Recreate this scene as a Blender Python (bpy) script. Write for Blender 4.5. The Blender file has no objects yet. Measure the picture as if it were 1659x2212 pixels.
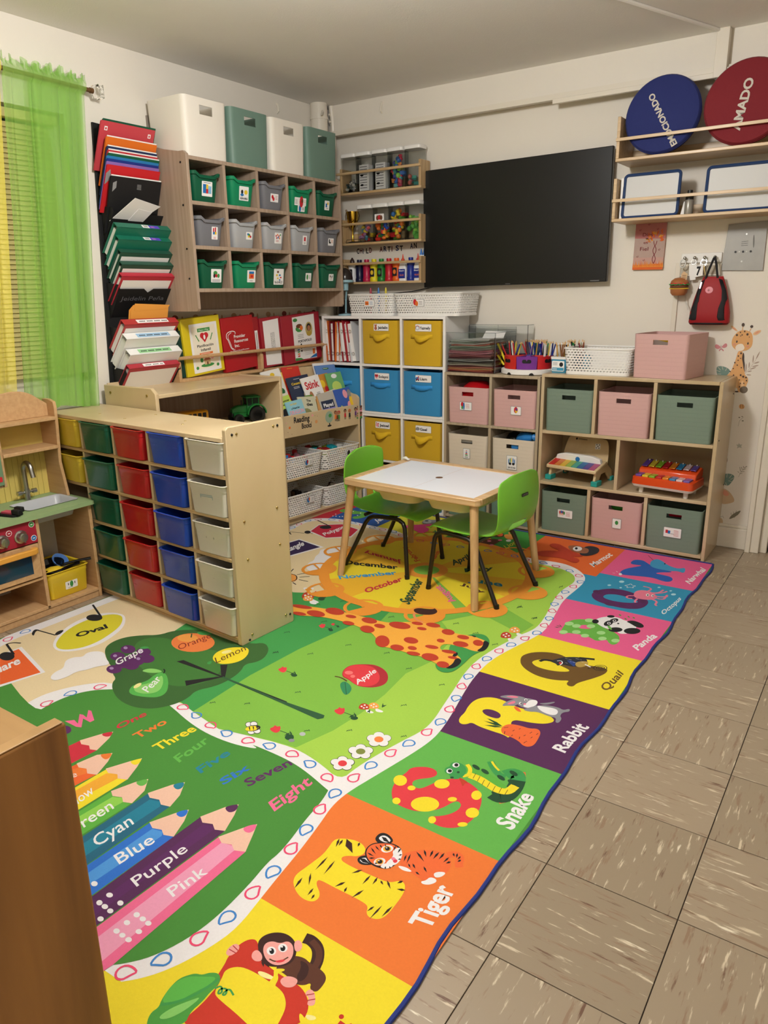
import bpy, math, random, mathutils
from math import sin, cos, pi, radians
from mathutils import Vector, Matrix
random.seed(7)
SC = bpy.context.scene
COL = SC.collection

# ------------------------------------------------------------------ camera
cam_d = bpy.data.cameras.new('camera'); cam = bpy.data.objects.new('camera', cam_d); COL.objects.link(cam)
cam_d.sensor_fit = 'VERTICAL'; cam_d.sensor_height = 36.0; cam_d.lens = 36.0*1600.345/2212; cam_d.clip_start = .02
YAW, PIT, ROL = 0.60311, -0.28508, -0.01614
f_ = Vector((-sin(YAW)*cos(PIT), cos(YAW)*cos(PIT), sin(PIT))); r_ = Vector((cos(YAW), sin(YAW), 0)); u_ = r_.cross(f_)
r2 = r_*cos(ROL)+u_*sin(ROL); u2 = u_*cos(ROL)-r_*sin(ROL)
cam.matrix_world = Matrix(((r2.x, u2.x, -f_.x, 3.227), (r2.y, u2.y, -f_.y, -2.045), (r2.z, u2.z, -f_.z, 1.328), (0, 0, 0, 1)))
SC.camera = cam

# ------------------------------------------------------------------ world, lights, exposure
w = bpy.data.worlds.new('world'); SC.world = w; w.use_nodes = True
w.node_tree.nodes['Background'].inputs[0].default_value = (.75, .8, .9, 1); w.node_tree.nodes['Background'].inputs[1].default_value = .35
def area(name, loc, size, power, col, rot=(0, 0, 0), sizey=None):
    l = bpy.data.lights.new(name, 'AREA'); l.energy = power; l.color = col; l.size = size
    if sizey: l.shape = 'RECTANGLE'; l.size_y = sizey
    o = bpy.data.objects.new(name, l); COL.objects.link(o); o.location = loc; o.rotation_euler = rot; return o
l = bpy.data.lights.new('ceiling_lamp_light', 'POINT'); l.energy = 60; l.color = (1, .985, .96); l.shadow_soft_size = .12
o = bpy.data.objects.new('ceiling_lamp_light', l); COL.objects.link(o); o.location = (1.85, -.35, 2.27)
area('rear_fill_light', (3.0, -2.6, 2.38), .9, 16, (1, .98, .95))  # fill light added behind the camera; no fixture hangs there
SC.view_settings.view_transform = 'Standard'; SC.view_settings.look = 'None'; SC.view_settings.gamma = 1; SC.view_settings.exposure = .65
SC.view_settings.use_curve_mapping = False

# ------------------------------------------------------------------ materials
def lin(h):
    if isinstance(h, str): h = tuple(int(h[i:i+2], 16)/255 for i in (0, 2, 4))
    return tuple(x/12.92 if x <= .04045 else ((x+.055)/1.055)**2.4 for x in h)+(1,)
MATS = {}
def mat(name, hexc='808080', rough=.5, metal=0, var=0, vs=8, bump=0, bs=60, trans=0, alpha=1, coat=0, sheen=0, emit=0, ior=1.45, stretch=None):
    if name in MATS: return MATS[name]
    m = bpy.data.materials.new(name); m.use_nodes = True; nt = m.node_tree; b = nt.nodes['Principled BSDF']; c = lin(hexc)
    b.inputs['Base Color'].default_value = c; b.inputs['Roughness'].default_value = rough; b.inputs['Metallic'].default_value = metal
    b.inputs['Transmission Weight'].default_value = trans; b.inputs['Coat Weight'].default_value = coat; b.inputs['IOR'].default_value = ior
    b.inputs['Alpha'].default_value = alpha
    if sheen: b.inputs['Sheen Weight'].default_value = sheen
    if emit: b.inputs['Emission Color'].default_value = c; b.inputs['Emission Strength'].default_value = emit
    if var or bump:
        tc = nt.nodes.new('ShaderNodeTexCoord'); mp = nt.nodes.new('ShaderNodeMapping'); nt.links.new(tc.outputs['Object'], mp.inputs[0])
        if stretch: mp.inputs['Scale'].default_value = stretch
    if var:
        n = nt.nodes.new('ShaderNodeTexNoise'); n.inputs['Scale'].default_value = vs; n.inputs['Detail'].default_value = 4; nt.links.new(mp.outputs[0], n.inputs[0])
        mx = nt.nodes.new('ShaderNodeMix'); mx.data_type = 'RGBA'; nt.links.new(n.outputs[0], mx.inputs[0])
        mx.inputs[6].default_value = tuple(x*(1-var) for x in c[:3])+(1,); mx.inputs[7].default_value = tuple(min(1, x*(1+var)) for x in c[:3])+(1,)
        nt.links.new(mx.outputs[2], b.inputs['Base Color'])
    if bump:
        n = nt.nodes.new('ShaderNodeTexNoise'); n.inputs['Scale'].default_value = bs; nt.links.new(mp.outputs[0], n.inputs[0])
        bp = nt.nodes.new('ShaderNodeBump'); bp.inputs['Strength'].default_value = bump; bp.inputs['Distance'].default_value = .002
        nt.links.new(n.outputs[0], bp.inputs['Height']); nt.links.new(bp.outputs[0], b.inputs['Normal'])
    MATS[name] = m; return m
def wood(name, a, b_, sc=(26, 26, 1.6), rough=.42, contrast=(.35, .68), coat=.15, off=0):
    if name in MATS: return MATS[name]
    m = bpy.data.materials.new(name); m.use_nodes = True; nt = m.node_tree; b = nt.nodes['Principled BSDF']
    tc = nt.nodes.new('ShaderNodeTexCoord'); mp = nt.nodes.new('ShaderNodeMapping'); mp.inputs['Scale'].default_value = sc; mp.inputs['Location'].default_value = (off, off, off)
    nt.links.new(tc.outputs['Object'], mp.inputs[0])
    n = nt.nodes.new('ShaderNodeTexNoise'); n.inputs['Scale'].default_value = 1; n.inputs['Detail'].default_value = 6; n.inputs['Distortion'].default_value = .5; nt.links.new(mp.outputs[0], n.inputs[0])
    r = nt.nodes.new('ShaderNodeValToRGB'); r.color_ramp.elements[0].position = contrast[0]; r.color_ramp.elements[1].position = contrast[1]
    r.color_ramp.elements[0].color = lin(a); r.color_ramp.elements[1].color = lin(b_); nt.links.new(n.outputs[0], r.inputs[0]); nt.links.new(r.outputs[0], b.inputs['Base Color'])
    b.inputs['Roughness'].default_value = rough; b.inputs['Coat Weight'].default_value = coat; b.inputs['Coat Roughness'].default_value = .25
    MATS[name] = m; return m
def weave(name, hexc, fu=58, fv=74, r=.29):
    """white plastic basket: staggered small holes cut through the wall"""
    if name in MATS: return MATS[name]
    m = mat(name, hexc, rough=.4); nt = m.node_tree; b = nt.nodes['Principled BSDF']
    tc = nt.nodes.new('ShaderNodeTexCoord'); sp = nt.nodes.new('ShaderNodeSeparateXYZ'); nt.links.new(tc.outputs['Object'], sp.inputs[0])
    def M(op, a, c=None, d=None):
        n = nt.nodes.new('ShaderNodeMath'); n.operation = op
        for i, v in enumerate((a, c, d)):
            if v is None: continue
            if isinstance(v, (int, float)): n.inputs[i].default_value = v
            else: nt.links.new(v, n.inputs[i])
        return n.outputs[0]
    u = M('MULTIPLY', M('ADD', sp.outputs[0], sp.outputs[1]), fu); v = M('MULTIPLY', sp.outputs[2], fv)
    row = M('FLOOR', v); u = M('ADD', u, M('MULTIPLY', M('MODULO', row, 2.0), .5))
    du = M('SUBTRACT', M('FRACT', M('ADD', u, 100.0)), .5); dv = M('SUBTRACT', M('FRACT', v), .5)
    d = M('ADD', M('POWER', M('MULTIPLY', M('ABSOLUTE', du), .8), 2.0), M('POWER', M('ABSOLUTE', M('MULTIPLY', dv, 1.2)), 2.0))
    hole = M('GREATER_THAN', d, r*r); nt.links.new(hole, b.inputs['Alpha'])
    n = nt.nodes.new('ShaderNodeBump'); n.inputs['Strength'].default_value = .5; n.inputs['Distance'].default_value = .002; nt.links.new(d, n.inputs['Height']); nt.links.new(n.outputs[0], b.inputs['Normal'])
    return m

# ------------------------------------------------------------------ text shapes (flat letter meshes made from the built-in font)
_TX = {}
def textmesh(s, bold=0.0):
    k = (s, round(bold, 3))
    if k in _TX: return _TX[k]
    cu = bpy.data.curves.new('t', 'FONT'); cu.body = s; cu.size = 1; cu.offset = bold; cu.resolution_u = 3; cu.fill_mode = 'FRONT'
    ob = bpy.data.objects.new('t', cu); me = bpy.data.meshes.new_from_object(ob)
    vs = [(v.co.x, v.co.y) for v in me.vertices]; fs = [tuple(p.vertices) for p in me.polygons]
    bpy.data.objects.remove(ob); bpy.data.curves.remove(cu); bpy.data.meshes.remove(me)
    if not vs: vs = [(0, 0), (1, 0), (1, 1)]; fs = [(0, 1, 2)]
    x0 = min(v[0] for v in vs); x1 = max(v[0] for v in vs)
    _TX[k] = ([(v[0]-x0, v[1]) for v in vs], fs, x1-x0); return _TX[k]
CAP = .69
# ------------------------------------------------------------------ geometry collector
class G:
    def __init__(s): s.v = []; s.f = []; s.mi = []; s.mats = []
    def m(s, mt):
        if mt not in s.mats: s.mats.append(mt)
        return s.mats.index(mt)
    def add(s, vs, fs, mt, M=None):
        o = len(s.v); i = s.m(mt)
        if M is not None: vs = [M @ Vector(v) for v in vs]
        s.v += [tuple(v) for v in vs]; s.f += [tuple(o+k for k in f) for f in fs]; s.mi += [i]*len(fs); return s
    def box(s, x0, x1, y0, y1, z0, z1, mt, M=None):
        return s.add([(x0, y0, z0), (x1, y0, z0), (x1, y1, z0), (x0, y1, z0), (x0, y0, z1), (x1, y0, z1), (x1, y1, z1), (x0, y1, z1)],
                     [(3, 2, 1, 0), (4, 5, 6, 7), (0, 1, 5, 4), (1, 2, 6, 5), (2, 3, 7, 6), (3, 0, 4, 7)], mt, M)
    def loft(s, rings, mt, c0=True, c1=True, closed=True, M=None):
        n = len(rings[0]); vs = [p for r in rings for p in r]; fs = []
        for i in range(len(rings)-1):
            for j in range(n if closed else n-1):
                k = (j+1) % n; fs.append((i*n+j, i*n+k, (i+1)*n+k, (i+1)*n+j))
        if c0: fs.append(tuple(range(n-1, -1, -1)))
        if c1: fs.append(tuple((len(rings)-1)*n+j for j in range(n)))
        return s.add(vs, fs, mt, M)
    def lathe(s, prof, mt, c=(0, 0, 0), n=20, M=None, sx=1, sy=1):
        rings = [[(c[0]+r*cos(2*pi*k/n)*sx, c[1]+r*sin(2*pi*k/n)*sy, c[2]+z) for k in range(n)] for r, z in prof]
        return s.loft(rings, mt, M=M)
    def cyl(s, a, b, r, mt, n=12, r2=None, M=None):
        return s.tube([a, b], [r, r if r2 is None else r2], mt, n, M=M)
    def tube(s, pts, r, mt, n=8, closed=False, M=None):
        P = [Vector(p) for p in pts]; m = len(P); R = r if isinstance(r, (list, tuple)) else [r]*m
        T = []
        for i in range(m):
            a = P[(i-1) % m] if (closed or i > 0) else P[i]; b = P[(i+1) % m] if (closed or i < m-1) else P[i]
            t = b-a; T.append(t.normalized() if t.length > 1e-9 else Vector((0, 0, 1)))
        up = Vector((0, 0, 1)) if abs(T[0].z) < .9 else Vector((1, 0, 0)); N = (up-T[0]*up.dot(T[0])).normalized(); rings = []
        for i in range(m):
            N = (N-T[i]*N.dot(T[i])).normalized(); B = T[i].cross(N)
            rings.append([tuple(P[i]+(N*cos(2*pi*k/n)+B*sin(2*pi*k/n))*R[i]) for k in range(n)])
        if closed: rings.append(rings[0]); return s.loft(rings, mt, False, False, M=M)
        return s.loft(rings, mt, M=M)
    def sphere(s, c, r, mt, n=14, m=8, sc=(1, 1, 1), M=None):
        pr = [(max(1e-4, sin(pi*k/m)), -cos(pi*k/m)) for k in range(m+1)]
        rings = [[(c[0]+r*a*cos(2*pi*k/n)*sc[0], c[1]+r*a*sin(2*pi*k/n)*sc[1], c[2]+r*z*sc[2]) for k in range(n)] for a, z in pr]
        return s.loft(rings, mt, M=M)
    def prism(s, pts, h0, h1, mt, fr=None):
        """outline pts (u,v) extruded h0..h1 along frame normal"""
        O, U, V = fr or (Vector((0, 0, 0)), Vector((1, 0, 0)), Vector((0, 1, 0))); N = U.cross(V)
        a = [tuple(O+U*x+V*y+N*h0) for x, y in pts]; b = [tuple(O+U*x+V*y+N*h1) for x, y in pts]
        if area2(pts) < 0: a.reverse(); b.reverse()
        return s.loft([a, b], mt)
    def poly(s, fr, pts, mt, h=0.0):
        O, U, V = fr; N = U.cross(V)
        if area2(pts) < 0: pts = list(reversed(pts))
        return s.add([tuple(O+U*x+V*y+N*h) for x, y in pts], [tuple(range(len(pts)))], mt)
    def text(s, fr, txt, x, y, cap, mt, h=0.0, width=None, bold=0.0, ang=0, center=False, up=None):
        O, U, V = fr; N = U.cross(V).normalized(); vs, fs, W = textmesh(txt, bold); k = cap/CAP; kx = k if width is None else width/W
        ca, sa = cos(radians(ang)), sin(radians(ang)); dx = -W*kx/2 if center else 0
        out = []
        for a, b in vs:
            a2 = a*kx+dx; b2 = b*k; out.append(tuple(O+U*(x+a2*ca-b2*sa)+V*(y+a2*sa+b2*ca)+N*h))
        return s.add(out, fs, mt)
    def mesh(s, name, smooth=35):
        me = bpy.data.meshes.new(name); me.from_pydata(s.v, [], s.f)
        for m in s.mats: me.materials.append(m)
        me.polygons.foreach_set('material_index', s.mi)
        if smooth:
            me.polygons.foreach_set('use_smooth', [True]*len(s.f)); me.set_sharp_from_angle(angle=radians(smooth))
        me.update(); return me
def area2(p): return sum(p[i-1][0]*p[i][1]-p[i][0]*p[i-1][1] for i in range(len(p)))
def thing(name, label, cat, loc=(0, 0, 0), rz=0, group=None, rot=None):
    o = bpy.data.objects.new(name, None); COL.objects.link(o); o.empty_display_size = .05; o.location = loc
    o.rotation_euler = rot or (0, 0, radians(rz)); o['label'] = label; o['category'] = cat
    if group: o['group'] = group
    return o
def part(name, parent, g, label=None, bevel=0, smooth=35, solid=0, sub=0, loc=None):
    me = g.mesh(name, smooth) if isinstance(g, G) else g
    o = bpy.data.objects.new(name, me); COL.objects.link(o)
    if parent: o.parent = parent
    if loc: o.location = loc
    if label: o['label'] = label
    if solid: md = o.modifiers.new('solid', 'SOLIDIFY'); md.thickness = solid; md.offset = 0
    if sub: md = o.modifiers.new('sub', 'SUBSURF'); md.levels = sub; md.render_levels = sub
    if bevel: md = o.modifiers.new('bevel', 'BEVEL'); md.width = bevel; md.segments = 2; md.limit_method = 'ANGLE'; md.angle_limit = radians(50)
    return o
def solo(name, label, cat, g, loc=(0, 0, 0), rz=0, group=None, bevel=0, rot=None, **k):
    o = part(name, None, g, label, bevel, **k); o['category'] = cat; o.location = loc; o.rotation_euler = rot or (0, 0, radians(rz))
    if group: o['group'] = group
    return o
def struct(name, g, bevel=0, parent=None, **k):
    o = part(name, parent, g, None, bevel, **k)
    if not parent: o['kind'] = 'structure'
    return o
def dup(t, label, loc=None, rz=None, skip=()):
    c = t.copy(); COL.objects.link(c); c['label'] = label
    if loc: c.location = loc
    if rz is not None: c.rotation_euler = (0, 0, radians(rz))
    def rec(a, b):
        for ch in a.children:
            if ch.name.split('.')[0] in skip: continue
            d = ch.copy(); COL.objects.link(d); d.parent = b; rec(ch, d)
    rec(t, c); return c
X_, Y_, Z_ = Vector((1, 0, 0)), Vector((0, 1, 0)), Vector((0, 0, 1))
def FR(x, y, z, U=X_, V=Z_): return (Vector((x, y, z)), U, V)     # default: upright plane facing -y
def rrect(w, d, r, z, n=4, cx=0, cy=0):
    o = []
    for qx, qy, a0 in ((1, 1, 0), (-1, 1, 90), (-1, -1, 180), (1, -1, 270)):
        for k in range(n+1):
            a = radians(a0+90*k/n); o.append((cx+qx*(w/2-r)+r*cos(a), cy+qy*(d/2-r)+r*sin(a), z))
    return o
def rr2(w, h, r, n=4, cx=0, cy=0): return [(p[0], p[1]) for p in rrect(w, h, r, 0, n, cx, cy)]
def chaikin(p, it=2, closed=True):
    for _ in range(it):
        q = []; n = len(p)
        if not closed: q.append(p[0])
        for i in range(n if closed else n-1):
            a, b = p[i], p[(i+1) % n]; q.append((a[0]*.75+b[0]*.25, a[1]*.75+b[1]*.25)); q.append((a[0]*.25+b[0]*.75, a[1]*.25+b[1]*.75))
        if not closed: q.append(p[-1])
        p = q
    return p
def ell(cx, cy, rx, ry=None, n=16, rot=0):
    ry = rx if ry is None else ry; r = radians(rot)
    return [(cx+rx*cos(t)*cos(r)-ry*sin(t)*sin(r), cy+rx*cos(t)*sin(r)+ry*sin(t)*cos(r)) for t in [2*pi*k/n for k in range(n)]]
def stroke(p, w, closed=False):
    """flat ribbon polygons along a 2-D path; returns list of quads"""
    n = len(p); L = []; R = []
    for i in range(n):
        a = p[(i-1) % n] if (closed or i) else p[i]; b = p[(i+1) % n] if (closed or i < n-1) else p[i]
        dx, dy = b[0]-a[0], b[1]-a[1]; l = math.hypot(dx, dy) or 1; nx, ny = -dy/l*w/2, dx/l*w/2
        L.append((p[i][0]+nx, p[i][1]+ny)); R.append((p[i][0]-nx, p[i][1]-ny))
    return [[L[i], L[(i+1) % n], R[(i+1) % n], R[i]] for i in range(n if closed else n-1)]
# colours used in several places
BIRCH = wood('birch_plywood', 'c4ac84', 'd3be98', (3, 3, 1.2)); BIRCHE = wood('plywood_edge', 'a98757', 'd8bd8c', (3, 3, 160), .5)
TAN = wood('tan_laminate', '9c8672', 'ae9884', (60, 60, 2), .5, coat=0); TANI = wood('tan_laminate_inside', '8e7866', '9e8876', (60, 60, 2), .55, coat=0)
PINE = wood('pine_rail', 'b89668', 'ccb086', (2.5, 50, 50)); PINEV = wood('pine_upright', 'b09064', 'c8aa7e', (50, 50, 3))
ASH = wood('light_ash', 'bb9c72', 'd2b48a', (2.5, 60, 60)); MAPLE = wood('kitchen_maple', 'bb9467', 'c8a275', (60, 4, 60), .5, coat=0)
OAKD = wood('warm_oak', '6a4116', '9c6a30', (14, 14, 1.1), .45, (.3, .7))
WHT = mat('white_plastic', 'eceae6', .4); WPAINT = mat('white_melamine', 'ebe9e6', .35); BLK = mat('black_plastic', '121212', .4); BLKM = mat('black_matte', '0d0d0e', .7)
PAPER = mat('white_paper', 'eeecea', .7); INK = mat('ink_black', '17171a', .7); STEEL = mat('brushed_steel', 'b8b8b4', .3, 1); BRASS = mat('brass_screw', 'b39a5c', .35, .9)
RED = mat('red_print', 'c3202c', .6); BLUEP = mat('blue_print', '1f6fb4', .6); GREENP = mat('green_print', '3f8f45', .6); YELP = mat('yellow_print', 'e6c22e', .6); ORP = mat('orange_print', 'e2742a', .6); PURP = mat('purple_print', '6a3a78', .6); PKP = mat('pink_print', 'e79aa6', .6); GRYP = mat('grey_print', '8b8b8b', .6); BRNP = mat('brown_print', '6b3d24', .6); SKYP = mat('sky_print', '7fb6d8', .6)
CLR = mat('clear_plastic', 'f4f6f6', .08, trans=1, ior=1.1)
def lines(g, fr, x, y, w, n, dy, mt=INK, t=.0022, h=.0006):
    for k in range(n):
        ww = w*(.6+.4*abs(sin(3.1*k+w*90))); g.poly(fr, [(x, y-k*dy), (x+ww, y-k*dy), (x+ww, y-k*dy-t), (x, y-k*dy-t)], mt, h)
def card(g, fr, x, y, w, h, art='', txt='', bg=PAPER, edge=None):
    """small paper label centred at x,y on a plane"""
    O, U, V = fr; N = U.cross(V)
    if edge: g.prism(rr2(w+.004, h+.004, .004, 2, x, y), 0, .0004, edge, fr)
    g.prism(rr2(w, h, .003, 2, x, y), .0002, .0008, bg, fr); k = .0011
    if txt:
        g.text(fr, txt, x, y-h*.42, min(h*.16, .02), INK, k, width=min(w*.8, len(txt)*.012), bold=.02, center=True)
    def E(a, b, rx, ry, m, hh=k): g.poly(fr, ell(x+a*w, y+b*h, rx*w, ry*w, 12), m, hh)
    def R(a, b, c, d, m, hh=k): g.poly(fr, [(x+a*w, y+b*h), (x+c*w, y+b*h), (x+c*w, y+d*h), (x+a*w, y+d*h)], m, hh)
    for i, t in enumerate(art.split()):
        c = {'r': RED, 'b': BLUEP, 'g': GREENP, 'y': YELP, 'o': ORP, 'p': PURP, 'k': INK, 'w': BRNP, 'i': PKP, 'a': GRYP, 's': SKYP}[t[1]]
        v = [float(q)/10 for q in t[2:].split(',')]
        if t[0] == 'e': E(*v, c, k+.0003+i*.00005)
        elif t[0] == 'q': R(*v, c, k+.0003+i*.00005)
        elif t[0] == 'l': lines(g, fr, x+v[0]*w, y+v[1]*h, v[2]*w, max(1, int(v[3]*100+.5)), v[4]*h, c, t=.0018, h=k+.0003)
# ================================================================== THE ROOM
WALL = mat('cream_wall_paint', 'e2dbcf', .55, var=.03, vs=3, bump=.15, bs=220); CEIL = mat('ceiling_paint', 'ebe8e3', .8, var=.02, bump=.3, bs=160)
TRIM = mat('cream_gloss_trim', 'ded6c7', .35, bump=.1, bs=30)
H = 2.46
g = G(); g.box(-.12, 0, -3.6, -1.0, 0, H, WALL); g.box(-.12, 0, .18, 2.4, 0, H, WALL); g.box(-.12, 0, -1.0, .18, 0, .95, WALL); g.box(-.12, 0, -1.0, .18, 2.12, H, WALL); struct('wall_left', g)
g = G(); g.box(.02, 2.70, 2.11, 2.36, 0, H, WALL); g.box(2.70, 3.62, 2.11, 2.36, 2.06, H, WALL); g.box(3.62, 4.5, 2.11, 2.36, 0, H, WALL); g.box(2.70, 3.62, 2.25, 2.36, 0, 2.06, WALL); g.box(-.12, .02, 2.27, 2.36, 0, H, WALL); struct('wall_back', g)  # box across the doorway is added to block world light at the door gap
g = G(); g.box(4.5, 4.62, -3.6, 2.36, 0, H, WALL); struct('wall_right', g)
g = G(); g.box(-.12, 4.62, -3.72, -3.6, 0, H, WALL); struct('wall_front', g)
g = G(); g.box(-.12, 4.62, -3.72, 2.36, H, H+.1, CEIL); struct('ceiling', g)
g = G(); g.box(.065, 4.5, 2.02, 2.11, 2.30, H, WALL); struct('trim_1', g)      # boxed beam along the back wall
g = G(); g.box(.07, 4.5, 2.0, 2.022, 2.285, 2.312, TRIM); g.box(.07, 1.0, 2.017, 2.02, 2.312, 2.315, INK); struct('trim_2', g)   # raceway under the beam
g = G(); g.box(1.55, 2.33, 1.985, 2.005, 2.262, 2.285, TRIM); g.box(2.33, 2.385, 1.975, 2.02, 2.26, H, TRIM); g.box(2.36, 4.4, 1.985, 2.005, 2.285, 2.30, TRIM); struct('trim_3', g, .002)
# corner pipes
g = G(); g.cyl((.05, 1.93, 1.2), (.05, 1.93, H), .052, TRIM, 20); g.cyl((.05, 1.93, 2.37), (.05, 1.93, 2.385), .056, TRIM, 20)
for s in (-1, 1): g.tube([(.05+s*.055, 1.90, 2.40), (.05+s*.07, 1.87, 2.385), (.05+s*.085, 1.86, 2.40)], .007, TRIM)
struct('trim_4', g)
g = G(); g.tube([(.075, 2.02, H), (.08, 2.03, 2.36), (.08, 2.03, 2.30), (.06, 2.06, 2.22), (.03, 2.10, 2.16), (.03, 2.10, 1.2)], .016, TRIM, 10); g.cyl((.075, 2.0, 2.41), (.075, 2.035, 2.41), .006, TRIM); g.cyl((.075, 2.0, 2.37), (.075, 2.035, 2.37), .006, TRIM); struct('trim_5', g)
# wall hooks painted over, near the ceiling
for i, (a, b) in enumerate((((0, 1.60, 2.39), 'l'), ((.46, 2.02, 2.40), 'b'))):
    g = G(); x, y, z = a
    if b == 'l': g.tube([(x, y, z+.02), (x+.012, y, z), (x+.012, y, z-.02), (x, y, z-.03)], .006, TRIM)
    else: g.tube([(x, y, z+.03), (x, y-.012, z), (x, y-.012, z-.02), (x, y, z-.03)], .006, TRIM)
    struct('trim_%d' % (6+i), g)
g = G(); g.box(2.212, 2.236, 2.098, 2.11, .9, 1.46, TRIM); struct('trim_8', g, .002)       # vertical wire cover under the key rack
g = G(); g.box(2.52, 2.70, 2.085, 2.11, 0, .11, TRIM); g.box(2.52, 2.70, 2.095, 2.11, .11, .125, TRIM); g.box(.0, 1.0, 2.095, 2.11, 0, .12, TRIM); struct('baseboard_back', g, .003)
g = G(); g.box(0, .012, -3.6, 2.1, 0, .11, TRIM); struct('baseboard_left', g, .003)
# door with casing and cracked paint
g = G()
g.box(2.70, 2.765, 2.06, 2.12, 0, 2.1, TRIM); g.box(2.70, 2.725, 2.05, 2.06, 0, 2.1, TRIM); g.box(3.57, 3.63, 2.06, 2.12, 0, 2.1, TRIM); g.box(2.70, 3.63, 2.06, 2.12, 2.03, 2.1, TRIM)
g.box(2.765, 2.80, 2.085, 2.13, 0, 2.03, TRIM); struct('trim_9', g, .003)
g = G(); g.box(2.806, 3.57, 2.10, 2.14, .012, 2.03, TRIM)
for z0, z1 in ((.25, .95), (1.1, 1.9)):
    for x0, x1 in ((2.92, 3.15), (3.23, 3.46)): g.box(x0, x1, 2.094, 2.10, z0, z1, TRIM)
d = struct('door_1', g, .004)
g = G(); g.sphere((3.5, 2.05, .98), .028, STEEL); g.cyl((3.5, 2.05, .98), (3.5, 2.1, .98), .012, STEEL); part('door_handle', d, g)
# floor: a slab with separate tiles laid on it (12 inch tiles, streak direction turns from tile to tile)
GROUT = mat('dark_tile_joint', '3a2e24', .8)
g = G(); g.box(-.12, 4.62, -3.72, 2.36, -.05, -.0032, GROUT); fl = struct('floor', g)
def tilemat(i, sc):
    m = bpy.data.materials.new('vinyl_tile_%d' % i); m.use_nodes = True; nt = m.node_tree; b = nt.nodes['Principled BSDF']
    tc = nt.nodes.new('ShaderNodeTexCoord'); oi = nt.nodes.new('ShaderNodeObjectInfo'); va = nt.nodes.new('ShaderNodeVectorMath'); va.operation = 'ADD'
    mu = nt.nodes.new('ShaderNodeMath'); mu.operation = 'MULTIPLY'; mu.inputs[1].default_value = 37.0; nt.links.new(oi.outputs['Random'], mu.inputs[0])
    nt.links.new(tc.outputs['Object'], va.inputs[0]); nt.links.new(mu.outputs[0], va.inputs[1])
    base = lin('ab9982'); cur = None; bc = nt.nodes.new('ShaderNodeMix'); bc.data_type = 'RGBA'; bc.inputs[6].default_value = lin('8f806b'); bc.inputs[7].default_value = lin('9c8c77'); nt.links.new(oi.outputs['Random'], bc.inputs[0]); cur = bc.outputs[2]
    for k, (colh, thr, s2) in enumerate((('87705b', .625, 1.0), ('664b3b', .68, .8), ('c9bba2', .65, 1.15), ('ddd3bd', .70, .9))):
        mp = nt.nodes.new('ShaderNodeMapping'); mp.inputs['Scale'].default_value = tuple(x*s2 for x in sc); mp.inputs['Location'].default_value = (k*7.3, k*3.1, k); mp.inputs['Rotation'].default_value = (0, 0, .1*(k-1)); nt.links.new(va.outputs[0], mp.inputs[0])
        n = nt.nodes.new('ShaderNodeTexNoise'); n.inputs['Scale'].default_value = 1; n.inputs['Detail'].default_value = 5; n.inputs['Roughness'].default_value = .6; nt.links.new(mp.outputs[0], n.inputs[0])
        r = nt.nodes.new('ShaderNodeMapRange'); r.inputs[1].default_value = thr-.045; r.inputs[2].default_value = thr+.03; nt.links.new(n.outputs[0], r.inputs[0])
        mx = nt.nodes.new('ShaderNodeMix'); mx.data_type = 'RGBA'; nt.links.new(r.outputs[0], mx.inputs[0]); nt.links.new(cur, mx.inputs[6]); mx.inputs[7].default_value = lin(colh); cur = mx.outputs[2]
    nt.links.new(cur, b.inputs['Base Color']); b.inputs['Roughness'].default_value = .32; b.inputs['Specular IOR Level'].default_value = .4
    bp = nt.nodes.new('ShaderNodeTexNoise'); bp.inputs['Scale'].default_value = 30; nt.links.new(tc.outputs['Object'], bp.inputs[0]); bb = nt.nodes.new('ShaderNodeBump'); bb.inputs['Strength'].default_value = .12; bb.inputs['Distance'].default_value = .002; nt.links.new(bp.outputs[0], bb.inputs['Height']); nt.links.new(bb.outputs[0], b.inputs['Normal'])
    return m
TM = [tilemat(0, (9, 75, 1)), tilemat(1, (75, 9, 1))]
TS = .3048; tm = []
for k in range(2):
    g = G(); q = TS/2-.0012; c = .002
    g.loft([rrect(2*q, 2*q, .0005, -.003, 1), rrect(2*q, 2*q, .0005, -.0004, 1), rrect(2*q-.0012, 2*q-.0012, .0005, 0, 1)], TM[k], False, True); tm.append(g.mesh('floor_tile', 0))
for i in range(-9, 7):
    for j in range(-7, 12):
        x = 2.70+TS*(i+.5); y = -TS*(j+.5)
        if .52 < x < 2.44 and -1.34 < y < 1.6: continue      # fully under the rug
        if x-TS/2 > 4.4: continue
        part('floor_tile', fl, tm[(i+j) % 2], loc=(x, y, 0))
# window with closed blinds behind the curtain
g = G()
for y0, y1, z0, z1 in ((-1.0, -.95, .95, 2.12), (.13, .18, .95, 2.12), (-1.0, .18, .95, .99), (-1.0, .18, 2.08, 2.12), (-.43, -.39, .99, 2.08)): g.box(-.11, -.06, y0, y1, z0, z1, TRIM)
wn = struct('window_1', g, .003)
g = G(); g.box(-.09, -.085, -.95, .13, .99, 2.08, mat('window_glass_dusk', '5c6670', .1, coat=.5)); part('pane', wn, g)
SLAT = mat('cream_blind_slat', 'cdbd86', .5)
g = G(); M = Matrix.Rotation(radians(62), 4, 'Y'); g.box(-.0125, .0125, -.96, .14, -.0012, .0012, SLAT, M); sm = g.mesh('blind_slat')
for k in range(52): part('blind_slat', wn, sm, loc=(-.035, -.02, 1.0+k*.0205))
g = G(); g.box(-.055, -.01, -.98, .15, 2.07, 2.105, SLAT); part('blind_headrail', wn, g)
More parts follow.
